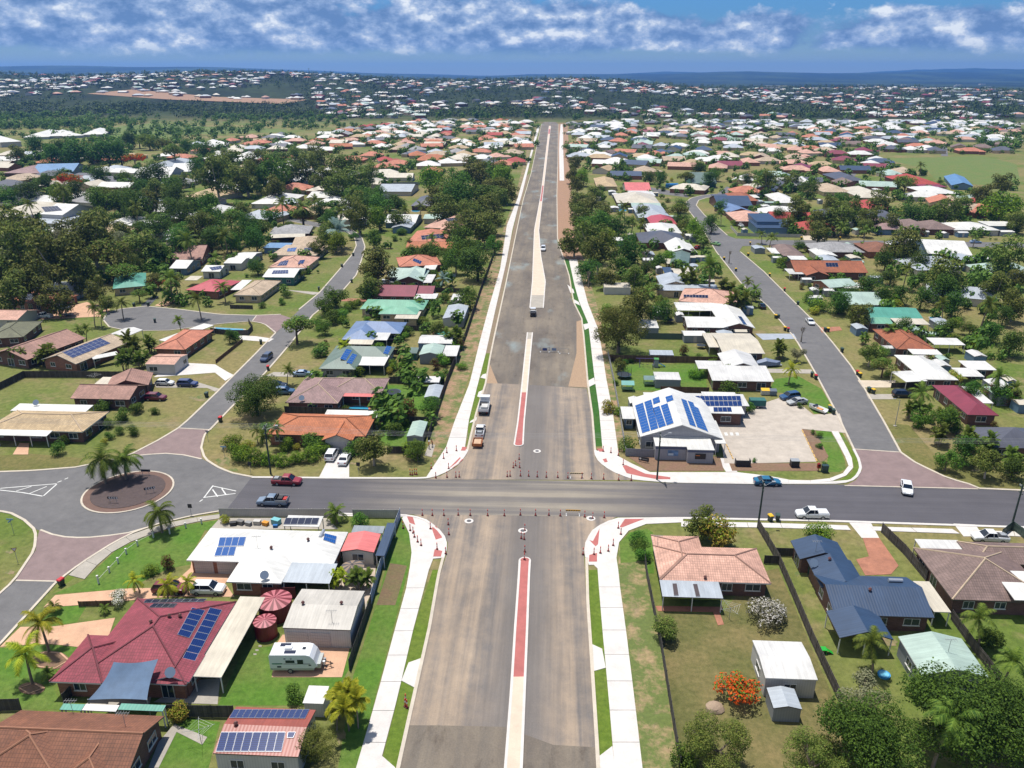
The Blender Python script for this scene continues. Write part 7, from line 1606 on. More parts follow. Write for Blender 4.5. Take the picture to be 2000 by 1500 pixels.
def wires(a, b, n, label):
    o = thing('power_lines', label, 'power line', (a[0], a[1],0))
    for k in range(n):
        y = -0.9 + 0.6 * k if n > 2 else -0.5 + 1.0 * k
        p0, p1 = Vector((a[0], a[1] + y, a[2] - 0.18)), Vector((b[0], b[1] + y, b[2] - 0.18)); m = MB(); prev = p0
        for i in range(1,15):
            t = i / 14; q = p0.lerp(p1, t) - Vector((0,0,4 * t * (1 - t) * 1.1)); m.tube(prev, q, 0.014,0.014, WIRE, 3, False); prev = q
        m.build('wire', o)
pa, pb = POLES['a'], POLES['b']
wires(pa, pb, 4, 'power lines crossing the new road between two poles'); wires((-150, pa[1] + 6,9.5), pa, 4, 'power lines from the hedge pole over the roundabout'); wires(pb, (118, pb[1] + 4,9.5),4, 'power lines from the childcare pole to the right')
def lamp(label, base, h):
    g = G(*base); o = thing('street_lamp', label, 'street lamp', (g[0], g[1],0)); MB().tube((0,0,0),(0,0, h),0.08,0.05, STEEL, 8).build('post', o, False); MB().tube((0,0, h - 0.05),(-0.9,0, h + 0.2),0.035,0.03, STEEL, 5).build('arm', o, False); MB().box(-1.4,-0.85,-0.12,0.12, h + 0.14, h + 0.24, STEEL).build('lamp_head', o, False); MB().box(-0.3,0.3,-0.3,0.3,0,0.12, OLDC).build('footing', o, False)
lamp('steel street lamp on the dry lawn beside the paved threshold', (1748,832),6.0); lamp('steel street lamp beside the far left road', (142,388),7.0)
def sign(label, base, h, plate, rz=0.0, name='road_sign'):
    g = G(*base); o = thing(name, label, 'sign', (g[0], g[1],0.01), rz)
    MB().tube((0,0,0),(0,0, h),0.035,0.035, STEEL, 6).build('post', o, False)
    w = MB()
    if plate == 'giveway':
        w.face([(-0.42,-0.05, h + 0.05),(0,-0.05, h - 0.7),(0.42,-0.05, h + 0.05)], LAMPR); w.face([(-0.3,-0.056, h - 0.02),(0,-0.056, h - 0.55),(0.3,-0.056, h - 0.02)], REFL); w.face([(-0.42,-0.04, h + 0.05),(0.42,-0.04, h + 0.05),(0,-0.04, h - 0.7)], STEEL)
    elif plate == 'dark': w.box(-0.35,0.35,-0.06,-0.035, h - 0.7, h + 0.05, BLACKP)
    else: w.box(-0.55,0.55,-0.06,-0.035, h - 0.25, h, M('blue street plate', (150,190,220),0.5, 'flat')).box(-0.06,-0.035,-0.5,0.5, h - 0.55, h - 0.3, M('blue street plate', (150,190,220),0.5, 'flat'))
    w.build('sign_plate', o, False)
sign('triangular give way sign on the left corner grass', (35,1099),2.6, 'giveway', R(20)); sign('blue street name sign on the left corner grass', (27,1042),2.8, 'blue'); sign('street name sign on the bare corner by the hedge', (439,893),2.4, 'blue'); sign('give way sign beside the northern paved threshold', (407,862),2.3, 'giveway', R(180)); sign('dark backed road sign on the bollard feet beside the driveway', (701,926),2.4, 'dark'); sign('dark road sign among the hedge verge grass', (490,925),2.4, 'dark'); sign('thin marker post on the roundabout exit', (374,1007),2.2, 'dark')
CHV = M('chevron board black', (30,32,44),0.5, 'flat')
for k, (q, rz) in enumerate((((222,984),0.0),((294,965),0.42),((286,930), math.pi))):
    g = G(*q); o = thing('chevron_sign', ('chevron sign at the near edge of the roundabout', 'angled chevron sign at the right of the roundabout', 'back of the chevron sign on the far roundabout edge')[k], 'sign', (g[0], g[1],0.2), rz)
    MB().box(-0.9,0.9,-0.03,0.03,0.75,1.2, CHV).build('board', o, False)
    for j in range(4):
        x = -0.62 + 0.42 * j
        MB().face([(x + 0.10,-0.036,0.77),(x + 0.32,-0.036,0.77),(x + 0.14,-0.036,0.975),(x - 0.08,-0.036,0.975)], REFL).face([(x - 0.08,-0.036,0.975),(x + 0.14,-0.036,0.975),(x + 0.32,-0.036,1.18),(x + 0.10,-0.036,1.18)], REFL).build('chevron', o, False)
    for s_ in (-1,1): MB().tube((s_ * 0.6,0.05,0),(s_ * 0.6,0.05,1.0),0.03,0.03, STEEL, 5).build('post', o, False)
CB = [o_ for o_ in S.objects if o_.name.startswith('childcare_building')][0]
def wallsign(q, w, h, z, mat, name, stripe=None):
    g = G(q[0], q[1], z); r_ = parent_world(CB); d = 0.0
    o = MB().box(g[0] - w / 2, g[0] + w / 2, g[1] - 0.10, g[1] + 0.05, z - h / 2, z + h / 2, mat).build(name, CB)
    if stripe: MB().box(g[0] - w * 0.42, g[0] - w * 0.02, g[1] - 0.112, g[1] - 0.10, z + h * 0.12, z + h * 0.24, stripe).build('lettering_band', o)
    return o
FR = {}
SGN1 = M('blue picture sign', (110,150,196),0.5, 'plain', var=0.5); SGN2 = M('black sign face', (34,30,32),0.5, 'flat')
def frontface(i):
    w = [c for c in CB.children if c.name.split('.')[0] == 'wall'][i]; r_ = parent_world(CB); xs = [v.co.x for v in w.data.vertices]; ys_ = [v.co.y for v in w.data.vertices]
    return r_.x + min(xs), r_.x + max(xs), r_.y + min(ys_)
for i, mat, stripe, wd in ((1, SGN1, None, 2.0),(2, SGN2, M('orange lettering', (226,120,40),0.5, 'flat'),2.0)):
    x0, x1, y0 = frontface(i); xm = (x0 + x1) / 2 + (0.3 if i == 1 else 0)
    o = MB().box(xm - wd / 2, xm + wd / 2, y0 - 0.08, y0 + 0.02,0.95,2.1, mat).build('wall_sign', CB)
    if stripe: MB().box(xm - 0.9, xm - 0.1, y0 - 0.09, y0 - 0.078,1.62,1.76, stripe).build('lettering_band', o)
    else: MB().box(xm - 0.9, xm + 0.1, y0 - 0.09, y0 - 0.078,1.05,1.5, M('pale picture patch', (206,224,236),0.5, 'flat')).build('picture_patch', o)
    MB().box(x0, x1, y0 - 0.05, y0 + 0.02,2.35,2.9, M('dark blue grey band', (84,92,120),0.6, 'flat')).build('fascia_band', CB)
g = G(1257,903); o = thing('name_board', 'black name board with white disc on the bark mulch', 'sign', (g[0], g[1],0.05), R(-22)); MB().box(-1.0,1.0,-0.08,0.08,0.25,1.05, SGN2).build('board', o, False); MB().tube((-0.65,-0.08,0.7),(-0.65,-0.1,0.7),0.2,0.2, REFL, 14).build('disc', o, False); MB().box(-0.3,0.75,-0.095,-0.08,0.6,0.72, STEEL).build('lettering_band', o, False); MB().box(-0.8,-0.7,-0.05,0.05,0,0.3, STEEL).box(0.7,0.8,-0.05,0.05,0,0.3, STEEL).build('feet', o, False)
g = G(1451,912); o = thing('bin_enclosure', 'black slat screen on the mulch beside a red box', 'screen', (g[0], g[1],0.05))
for q in ((-1.4,1.4,-0.05,0.05),(-1.4,-1.3,0.05,1.0),(1.3,1.4,0.05,1.0)): MB().box(*q, 0,1.3, CHV).build('side_panel', o, False)
g = G(1551,911); o = thing('meter_cabinet', 'black square cabinet on the mulch by the car park', 'cabinet', (g[0], g[1],0.05)); MB().box(-0.75,0.75,-0.6,0.6,0,1.3, CHV).build('box', o, False); MB().box(-0.8,0.8,-0.65,0.65,1.3,1.38, STEEL).build('lid', o, False)
g = G(1598,920); o = thing('letter_box', 'red post box on the corner pavement', 'post box', (g[0], g[1],0.05)); MB().box(-0.3,0.3,-0.25,0.25,0.6,1.3, LAMPR).tube((0,-0.25,1.3),(0,0.25,1.3),0.3,0.3, LAMPR, 12).build('box', o, False); MB().tube((0,0,0),(0,0,0.6),0.07,0.07, LAMPR, 8).build('post', o, False)
g = G(1610,922); o = thing('utility_cabinet', 'dark green utility cabinet beside the red post box', 'cabinet', (g[0], g[1],0.05)); MB().box(-0.55,0.55,-0.4,0.4,0,1.35, M('dark green steel', (40,66,66),0.5, 'flat')).build('box', o, False); MB().box(-0.6,0.6,-0.45,0.45,1.35,1.42, M('dark green steel', (40,66,66),0.5, 'flat')).build('lid', o, False)
WSY = M('yellow wheel stop', (232,190,110),0.7, 'concrete')
for a, b, n, lab in (((1418,868),(1432,898),5, 'yellow wheel stop beside the childcare entry'),((1566,840),(1596,903),8, 'yellow wheel stop along the mulch bed edge')):
    for k in range(n):
        t0, t1 = (k + 0.12) / n, (k + 0.88) / n; p, q = G(a[0] + (b[0] - a[0]) * t0, a[1] + (b[1] - a[1]) * t0), G(a[0] + (b[0] - a[0]) * t1, a[1] + (b[1] - a[1]) * t1)
        d = Vector((q[0] - p[0], q[1] - p[1])); o = link('wheel_stop', MB().box(0, d.length, -0.09,0.09,0,0.12, WSY).box(0.05, d.length - 0.05,-0.06,0.06,0.12,0.16, WSY).mesh('wheel_stop'), None, (p[0], p[1],0.06), math.atan2(d.y, d.x)); tag(o, lab, 'wheel stop', lab)
# ---------------------------------------------------------------- wheelie bins
BB = M('bin green', (44,62,56),0.6, 'flat')
_bl = {c: M('bin lid ' + c, rgb, 0.5, 'flat') for c, rgb in (('red', (200,40,48)),('yellow', (236,190,40)),('green', (60,84,76)))}
bm_ = MB().loft([[Vector(v) for v in ((-0.22,-0.26,0.1),(0.22,-0.26,0.1),(0.22,0.26,0.1),(-0.22,0.26,0.1))],[Vector(v) for v in ((-0.3,-0.36,0.98),(0.3,-0.36,0.98),(0.3,0.36,0.98),(-0.3,0.36,0.98))]], BB).mesh('body')
bw_ = MB().tube((-0.27,0.25,0.1),(0.27,0.25,0.1),0.1,0.1, TYRE, 10).mesh('wheels')
_blm = {c: MB().loft([[Vector(v) for v in ((-0.33,-0.4,0.98),(0.33,-0.4,0.98),(0.33,0.4,0.98),(-0.33,0.4,0.98))],[Vector(v) for v in ((-0.26,-0.32,1.08),(0.26,-0.32,1.08),(0.26,0.36,1.12),(-0.26,0.36,1.12))]], m_).mesh('lid') for c, m_ in _bl.items()}
def bins(pts, c, where):
    lab = 'wheelie bin with %s lid %s' % (c, where)
    for q in pts:
        g = G(*q); o = thing('wheelie_bin', lab, 'bin', (g[0], g[1],0.01), random.uniform(-0.5,0.5), lab); o.scale = (1.15,) * 3
        link('body', bm_, o); link('lid', _blm[c], o); link('wheels', bw_, o)
bins([(121,1144)], 'red', 'at the left paved threshold'); bins([(431,824)], 'red', 'beside the north street bend'); bins([(524,723)], 'red', 'beside the garden of the dark green roof'); bins([(1504,1018)], 'yellow', 'on the turf by the cross street'); bins([(1518,1017)], 'green', 'on the turf by the cross street')
bins([(1585,736),(1620,804),(1627,809)], 'green', 'along the left kerb of the east street'); bins([(1593,741),(1539,648)], 'red', 'along the left kerb of the east street'); bins([(1620,802),(1533,646),(1515,622)], 'yellow', 'along the left kerb of the east street')
bins([(1674,733),(1532,569)], 'red', 'along the right kerb of the east street'); bins([(1679,737),(1705,769),(1503,540),(1617,648),(1461,500)], 'yellow', 'along the right kerb of the east street'); bins([(1697,766),(1611,648),(1644,688),(1558,596),(1520,622)], 'green', 'along the right kerb of the east street')
bins([(404,776),(510,672),(623,567),(687,552),(668,522),(690,500),(724,468),(705,456),(200,612),(303,630),(290,598),(262,599)], 'green', 'beside the north street kerbs'); bins([(1414,508),(1437,530),(1405,520),(1465,478),(1565,468),(1640,468)], 'yellow', 'beside the far side street kerbs')
# ---------------------------------------------------------------- tanks, sails, pools, play gear
TR = M('maroon tank steel', (122,28,40),0.5, 'clad'); TT = M('sun faded tank roof', (196,110,118),0.5)
for q, r_, h_, lab in (((540,1200),2.25,2.4, 'larger maroon water tank with a ribbed faded roof'),((521,1240),1.45,2.3, 'smaller maroon water tank beside the stepping stones')):
    g = G(*q); o = thing('water_tank', lab, 'water tank', (g[0], g[1],0)); n = 24
    MB().tube((0,0,0),(0,0, h_), r_, r_, TR, n).build('tank_wall', o, False)
    for k in range(n):
        a0, a1 = 2 * math.pi * k / n, 2 * math.pi * (k + 1) / n; m = MB()
        m.face([(r_ * 1.03 * math.cos(a0), r_ * 1.03 * math.sin(a0), h_),(r_ * 1.03 * math.cos(a1), r_ * 1.03 * math.sin(a1), h_),(0,0, h_ + r_ * 0.2)], TT if k % 2 else TR); m.build('roof_sheet', o, False)
    MB().tube((0,0, h_ + r_ * 0.18),(0,0, h_ + r_ * 0.24),0.2,0.1, TT, 8).build('roof_cap', o, False)
SAIL = M('slate blue shade cloth', (92,118,148),0.7); q = [G(222,1293,4.7), G(309,1287,4.7), G(287,1367,3.0), G(172,1367,2.6)]; zz = (4.7,4.7,3.0,2.6)
o = thing('shade_sail', 'slate blue shade sail over the maroon house courtyard', 'shade sail', (q[3][0], q[3][1],0)); m = MB(); n = 10
def sp(u, v):
    a = Vector((*q[0], zz[0])).lerp(Vector((*q[1], zz[1])), u); b = Vector((*q[3], zz[3])).lerp(Vector((*q[2], zz[2])), u); p = a.lerp(b, v); c = (Vector((*q[0],3)) + Vector((*q[2],2.6))) / 2
    k = 0.16 * (4 * u * (1 - u) * (2 * v - 1) ** 2 + 4 * v * (1 - v) * (2 * u - 1) ** 2) * 0.55
    p = p.lerp(c, k); p.z -= 0.35 * math.sin(math.pi * u) * math.sin(math.pi * v); return p
for i in range(n):
    for j in range(n): m.face([sp(i / n, (j + 1) / n), sp((i + 1) / n, (j + 1) / n), sp((i + 1) / n, j / n), sp(i / n, j / n)], SAIL)
m.sm = True; m.build('sail', o)
for k in (2,3): MB().tube((*q[k],0),(*q[k], zz[k] + 0.1),0.06,0.06, STEEL, 8).build('post', o)
POOL = M('pool water', (64,160,196),0.06, 'water')
def pool(label, pts, mat=POOL, edge=None):
    w = px(pts); c = (sum(a for a, _ in w) / len(w), sum(b for _, b in w) / len(w)); o = thing('swimming_pool', label, 'pool', (c[0], c[1],0))
    big = [(c[0] + (a - c[0]) * 1.18, c[1] + (b - c[1]) * 1.18) for a, b in w]
    MB().prism(big, 0,0.09, edge or OLDC).build('coping', o); MB().prism(w, 0.0,0.105, mat).build('water', o)
def oval(cx_, cy_, rx, ry, n=20): return [(cx_ + rx * math.cos(2 * math.pi * k / n), cy_ + ry * math.sin(2 * math.pi * k / n)) for k in range(n)]
pool('round blue pool with deck beside the mauve house', oval(700,799,20,6), edge=TERRA); pool('rectangular blue pool behind the bright green roof', [(1815,620),(1835,618),(1846,627),(1826,633)]); pool('small green tinted pool beside the back fence palms', oval(868,652,20,5), M('green pool water', (90,160,140),0.06, 'water'), TERRA); pool('turquoise lap pool behind the curved dark fence', [(420,640),(475,643),(478,648),(424,645)]); pool('small turquoise pool beside the white roof', oval(751,381,8,2)); pool('turquoise pool in the palms by the right verge', oval(1216,411,8,2.5)); pool('garden pool among the wood of gums', oval(260,484,9,3)); pool('little pool beside the pale blue roof', oval(812,412,8,2))
g = G(1726,1320); o = thing('paddling_pool', 'small round blue paddling pool on the dry grass', 'paddling pool', (g[0], g[1],0)); MB().tube((0,0,0),(0,0,0.3),0.72,0.75, M('paddling pool rim', (70,160,220),0.4, 'flat'),18).build('ring', o, False); MB().tube((0,0,0.28),(0,0,0.315),0.58,0.58, M('paddling pool water', (130,206,236),0.1, 'flat'),18).build('water', o, False)
TRB = M('trampoline mat', (36,46,56),0.8, 'flat')
def tramp(label, q, r, net=False):
    g = G(*q); o = thing('trampoline', label, 'trampoline', (g[0], g[1],0)); MB().tube((0,0,0.85),(0,0,0.92), r, r, M('trampoline rim', (60,84,100),0.5, 'flat'),22).build('rim', o, False); MB().tube((0,0,0.9),(0,0,0.935), r * 0.86, r * 0.86, TRB, 22).build('mat', o, False)
    for k in range(6):
        a = k * math.pi / 3; MB().tube((r * 0.95 * math.cos(a), r * 0.95 * math.sin(a),0),(r * 0.95 * math.cos(a), r * 0.95 * math.sin(a),2.6 if net else 0.86),0.03,0.03, BLACKP, 5).build('leg', o, False)
    if net:
        m = MB()
        for k in range(24):
            a, b = k * math.pi / 12,(k + 1) * math.pi / 12
            for z in (1.1,1.5,1.9,2.3,2.6): m.tube((r * math.cos(a), r * math.sin(a), z),(r * math.cos(b), r * math.sin(b), z),0.012,0.012, BLACKP, 3, False)
            m.tube((r * math.cos(a), r * math.sin(a),0.9),(r * math.cos(a), r * math.sin(a),2.6),0.010,0.010, BLACKP, 3, False)
        m.build('safety_net', o, False)
tramp('large dark round trampoline behind the mauve tile house', (769,772),1.75); tramp('black trampoline with net beside the play yard fence', (1219,738),1.75, True); tramp('small trampoline beside the cream flat roof', (1369,680),1.2); tramp('dark covered spa or trampoline on the lawn by white shed', (1307,630),1.3)
g = G(1282,718); o = thing('swing_set', 'purple swing frame with slide in the play yard', 'swing set', (g[0] - 3, g[1] + 0.6,0)); PUR = M('purple steel', (98,78,150),0.5, 'flat')
for x in (-1.2,2.4):
    for s_ in (-1,1): MB().tube((x, s_ * 0.9,0),(x, 0,2.2),0.05,0.05, PUR, 5).build('leg', o, False)
MB().tube((-2.2,0,2.2),(2.4,0,2.2),0.06,0.06, PUR, 6).build('beam', o, False)
MB().box(2.4,3.5,-0.6,0.6,1.1,1.2, STEEL).box(2.45,3.45,-0.62,-0.55,0,2.0, STEEL).build('platform', o, False); MB().box(2.35,3.55,-0.7,0.7,2.1,2.2, M('play green', (80,150,70),0.5, 'flat')).build('canopy', o, False)
MB().face([(3.5,-0.35,1.15),(5.3,-0.35,0.15),(5.3,0.35,0.15),(3.5,0.35,1.15)], M('slide blue', (30,110,160),0.3, 'flat')).face([(3.5,0.35,1.1),(5.3,0.35,0.1),(5.3,-0.35,0.1),(3.5,-0.35,1.1)], M('slide blue', (30,110,160),0.3, 'flat')).build('slide', o, False)
for x in (-0.4,0.8): MB().tube((x - 0.2,0,2.2),(x - 0.2,0,0.6),0.012,0.012, BLACKP, 3).tube((x + 0.2,0,2.2),(x + 0.2,0,0.6),0.012,0.012, BLACKP, 3).box(x - 0.25, x + 0.25,-0.1,0.1,0.55,0.6, BLACKP).build('swing_seat', o, False)
for q, c, lab in (((1225,762),(96,176,168), 'aqua roofed cubby shelter in the childcare yard'),((1268,752),(90,130,130), 'grey green roofed cubby house beside the yard shed')):
    g = G(*q); o = thing('play_shelter', lab, 'play shelter', (g[0], g[1],0)); m_ = M('shelter roof %d' % q[0], c, 0.5); MB().face([(-1.5,-1.1,1.7),(1.5,-1.1,1.7),(1.5,0,2.4),(-1.5,0,2.4)], m_).face([(-1.5,0,2.4),(1.5,0,2.4),(1.5,1.1,1.7),(-1.5,1.1,1.7)], m_).build('roof', o, False)
    for x in (-1.3,1.3):
        for y in (-0.9,0.9): MB().box(x - 0.06, x + 0.06, y - 0.06, y + 0.06,0,1.8, M('light green timber', (150,186,130),0.7, 'flat')).build('post', o, False)
    MB().box(-1.2,1.2,-0.8,0.8,0.45,0.55, M('light green timber', (150,186,130),0.7, 'flat')).build('deck', o, False)
g = G(690,1130); o = thing('patio_umbrella', 'dark and tan striped patio umbrella beside the coral studio', 'umbrella', (g[0], g[1],0)); MB().tube((0,0,0),(0,0,2.5),0.03,0.03, STEEL, 6).build('pole', o, False)
for k in range(16):
    a, b = k * math.pi / 8,(k + 1) * math.pi / 8; MB().face([(1.75 * math.cos(a),1.75 * math.sin(a),2.0),(1.75 * math.cos(b),1.75 * math.sin(b),2.0),(0.25 * math.cos(b),0.25 * math.sin(b),2.5),(0.25 * math.cos(a),0.25 * math.sin(a),2.5)], M('umbrella dark', (86,82,84),0.8, 'flat') if k % 2 else M('umbrella tan', (150,130,110),0.8, 'flat')).build('canopy_segment', o, False)
MB().tube((0,0,2.48),(0,0,2.65),0.28,0.05, M('umbrella dark', (86,82,84),0.8, 'flat'),10).build('cap', o, False)
for q, s_, c, lab in (((470,1024),0.8,(120,118,116), 'grey crate in the craft yard'),((486,1026),0.7,(150,150,150), 'pale box in the craft yard'),((519,1026),0.7,(226,150,40), 'orange box in the craft yard'),((540,1023),1.0,(120,190,196), 'aqua tub in the craft yard'),((503,1024),0.8,(200,196,190), 'white bundle in the craft yard'),((538,1030),0.5,(30,110,180), 'blue drum in the craft yard'),((456,1026),0.7,(60,60,64), 'black tub in the craft yard')):
    g = G(*q); o = thing('storage_box', lab + ' behind the street fence', 'box', (g[0], g[1],0.05), random.uniform(-0.4,0.4)); m_ = M(lab, c, 0.7, 'flat'); MB().box(-s_ * 0.7, s_ * 0.7,-s_ * 0.45, s_ * 0.45,0, s_ * 0.8, m_).build('box', o, False); MB().box(-s_ * 0.74, s_ * 0.74,-s_ * 0.49, s_ * 0.49, s_ * 0.8, s_ * 0.88, m_).build('lid', o, False)
for q, s_, c, c2, lab in (((1494,771),1.9,(200,196,186),(236,190,40), 'grey waste skip with yellow lid by the car park'),((1509,772),1.5,(110,124,140),(96,108,122), 'blue grey waste skip beside the yellow lidded skip')):
    g = G(*q); o = thing('waste_skip', lab, 'skip', (g[0], g[1],0.05)); MB().box(-s_ * 0.5, s_ * 0.5,-0.5,0.5,0.1,1.15, M(lab, c, 0.6, 'flat')).build('body', o, False); MB().face([(-s_ * 0.53,-0.56,1.15),(s_ * 0.53,-0.56,1.15),(s_ * 0.53,0.56,1.45),(-s_ * 0.53,0.56,1.45)], M(lab + ' lid', c2,0.5, 'flat')).build('lid', o, False)
g = G(1478,795); o = thing('box_trailer', 'trailer with dark green cover parked at the childcare wing', 'trailer', (g[0], g[1],0.05)); MB().box(-1.7,1.7,-0.95,0.95,0.6,1.9, M('green canvas', (46,108,104),0.8)).build('canvas_cover', o, False); MB().box(-1.7,1.7,-0.9,0.9,0.45,0.6, STEEL).build('frame', o, False); wheels(o, (0.0,),0.95,0.32)
g = G(133,617); o = thing('cage_trailer', 'grey cage trailer behind the white canopy ute', 'trailer', (g[0], g[1],0.05)); MB().box(-1.6,1.6,-0.9,0.9,0.5,0.6, STEEL).build('floor', o, False)
for x in (-1.6,-0.8,0,0.8,1.55):
    for y in (-0.9,0.85): MB().box(x, x + 0.05, y, y + 0.05,0.6,1.5, STEEL).build('cage_post', o, False)
MB().box(-1.6,1.6,-0.9,-0.85,1.45,1.5, STEEL).box(-1.6,1.6,0.85,0.9,1.45,1.5, STEEL).box(-1.6,1.6,-0.9,-0.87,0.6,1.0, STEEL).build('cage_rail', o, False); wheels(o, (0,),0.95,0.32)
pts = [(193,1140),(214,1118),(231,1100),(247,1082),(269,1066),(300,1050),(332,1043),(363,1031),(394,1023)]
w = px(pts); o = thing('post_and_chain_fence', 'low white post and chain fence on the roundabout lawn', 'fence', (*w[0],0))
for k, p in enumerate(w):
    MB().box(p[0] - 0.09, p[0] + 0.09, p[1] - 0.09, p[1] + 0.09,0,0.95 if k else 1.25, TRIM).box(p[0] - 0.13, p[0] + 0.13, p[1] - 0.13, p[1] + 0.13,0.95 if k else 1.25,1.0 if k else 1.42, TRIM).build('post', o)
    if 0 < k < 6: MB().tube((*w[k - 1],0.75),(*p, 0.75),0.025,0.025, TRIM, 4).build('chain', o)
g = G(1396,1384); o = MB(); rnd = random.Random(4); rg = []
for i in range(7):
    th = math.pi * i / 12 ; rr = 1.0 * math.cos(th) + 0.02; rg.append([Vector((rr * math.cos(2 * math.pi * j / 12) * (1 + 0.15 * noise.noise(Vector((i, j, 1)) * 0.7)) * 1.15, rr * math.sin(2 * math.pi * j / 12) * (1 + 0.15 * noise.noise(Vector((j, i, 4)) * 0.7)),0.75 * math.sin(th) * (1 + 0.2 * noise.noise(Vector((i, j, 9))))  )) for j in range(12)])
o.loft(rg, M('pale sandstone', (186,162,138),0.95, 'concrete', var=0.3)); ob = o.build('boulder'); ob.location = (g[0], g[1],-0.03); tag(ob, 'pale sandstone boulder beside the little poinciana', 'boulder')
def hoist(label, q):
    g = G(*q); o = thing('clothes_hoist', label, 'clothes line', (g[0], g[1],0),0.4); MB().tube((0,0,0),(0,0,2.0),0.035,0.035, STEEL, 6).build('post', o, False)
    for k in range(4): a = k * math.pi / 2; MB().tube((0,0,1.85),(1.7 * math.cos(a),1.7 * math.sin(a),2.1),0.02,0.02, STEEL, 4).build('arm', o, False)
    m = MB()
    for rr in (0.7,1.1,1.5):
        for k in range(4): a, b = k * math.pi / 2,(k + 1) * math.pi / 2; m.tube((rr * math.cos(a), rr * math.sin(a),1.88 + 0.13 * rr),(rr * math.cos(b), rr * math.sin(b),1.88 + 0.13 * rr),0.008,0.008, TRIM, 3, False)
    m.build('line', o, False)
hoist('grey rotary clothes line behind the peach house patio', (1424,1210)); hoist('grey rotary clothes line on the lawn by the brown tile house', (393,1450)); hoist('rotary clothes line behind the pink brown tile house', (187,748))
g = G(1605,1275); o = thing('plastic_slide', 'bright green plastic toy slide by the dark fence', 'toy', (g[0], g[1],0)); GPL = M('green plastic', (40,180,60),0.4, 'flat'); MB().box(-0.5,0.5,-0.4,0.4,0.6,0.7, GPL).build('deck', o, False); MB().face([(0.5,-0.3,0.65),(1.4,-0.3,0.05),(1.4,0.3,0.05),(0.5,0.3,0.65)], GPL).build('chute', o, False)
for x in (-0.45,0.45): MB().box(x - 0.05, x + 0.05,-0.35,0.35,0,0.6, GPL).build('leg', o, False)
GP = M('dark green pergola timber', (44,96,84),0.6, 'flat'); o = thing('pergola', 'dark green slatted pergola along the navy house wall', 'pergola', (*G(1592,1150),0)); a, b = Vector(G(1578,1122)), Vector(G(1622,1196)); d = (b - a).normalized(); n_ = Vector((d.y, -d.x))
for k in range(9):
    p = a.lerp(b, k / 8); MB().tube((p.x, p.y, 2.2),(p.x + 2.0 * abs(n_.x), p.y, 2.25),0.06,0.06, GP, 4).build('slat', o)
    if k % 2 == 0: MB().box(p.x - 0.06, p.x + 0.06, p.y - 0.06, p.y + 0.06,0,2.2, GP).build('post', o)
MB().tube((*a, 2.15),(*b, 2.15),0.07,0.07, GP, 4).build('beam', o)
concrete('slab', [(829,890),(838,868),(850,869),(843,893)], OLDC, 0.06)
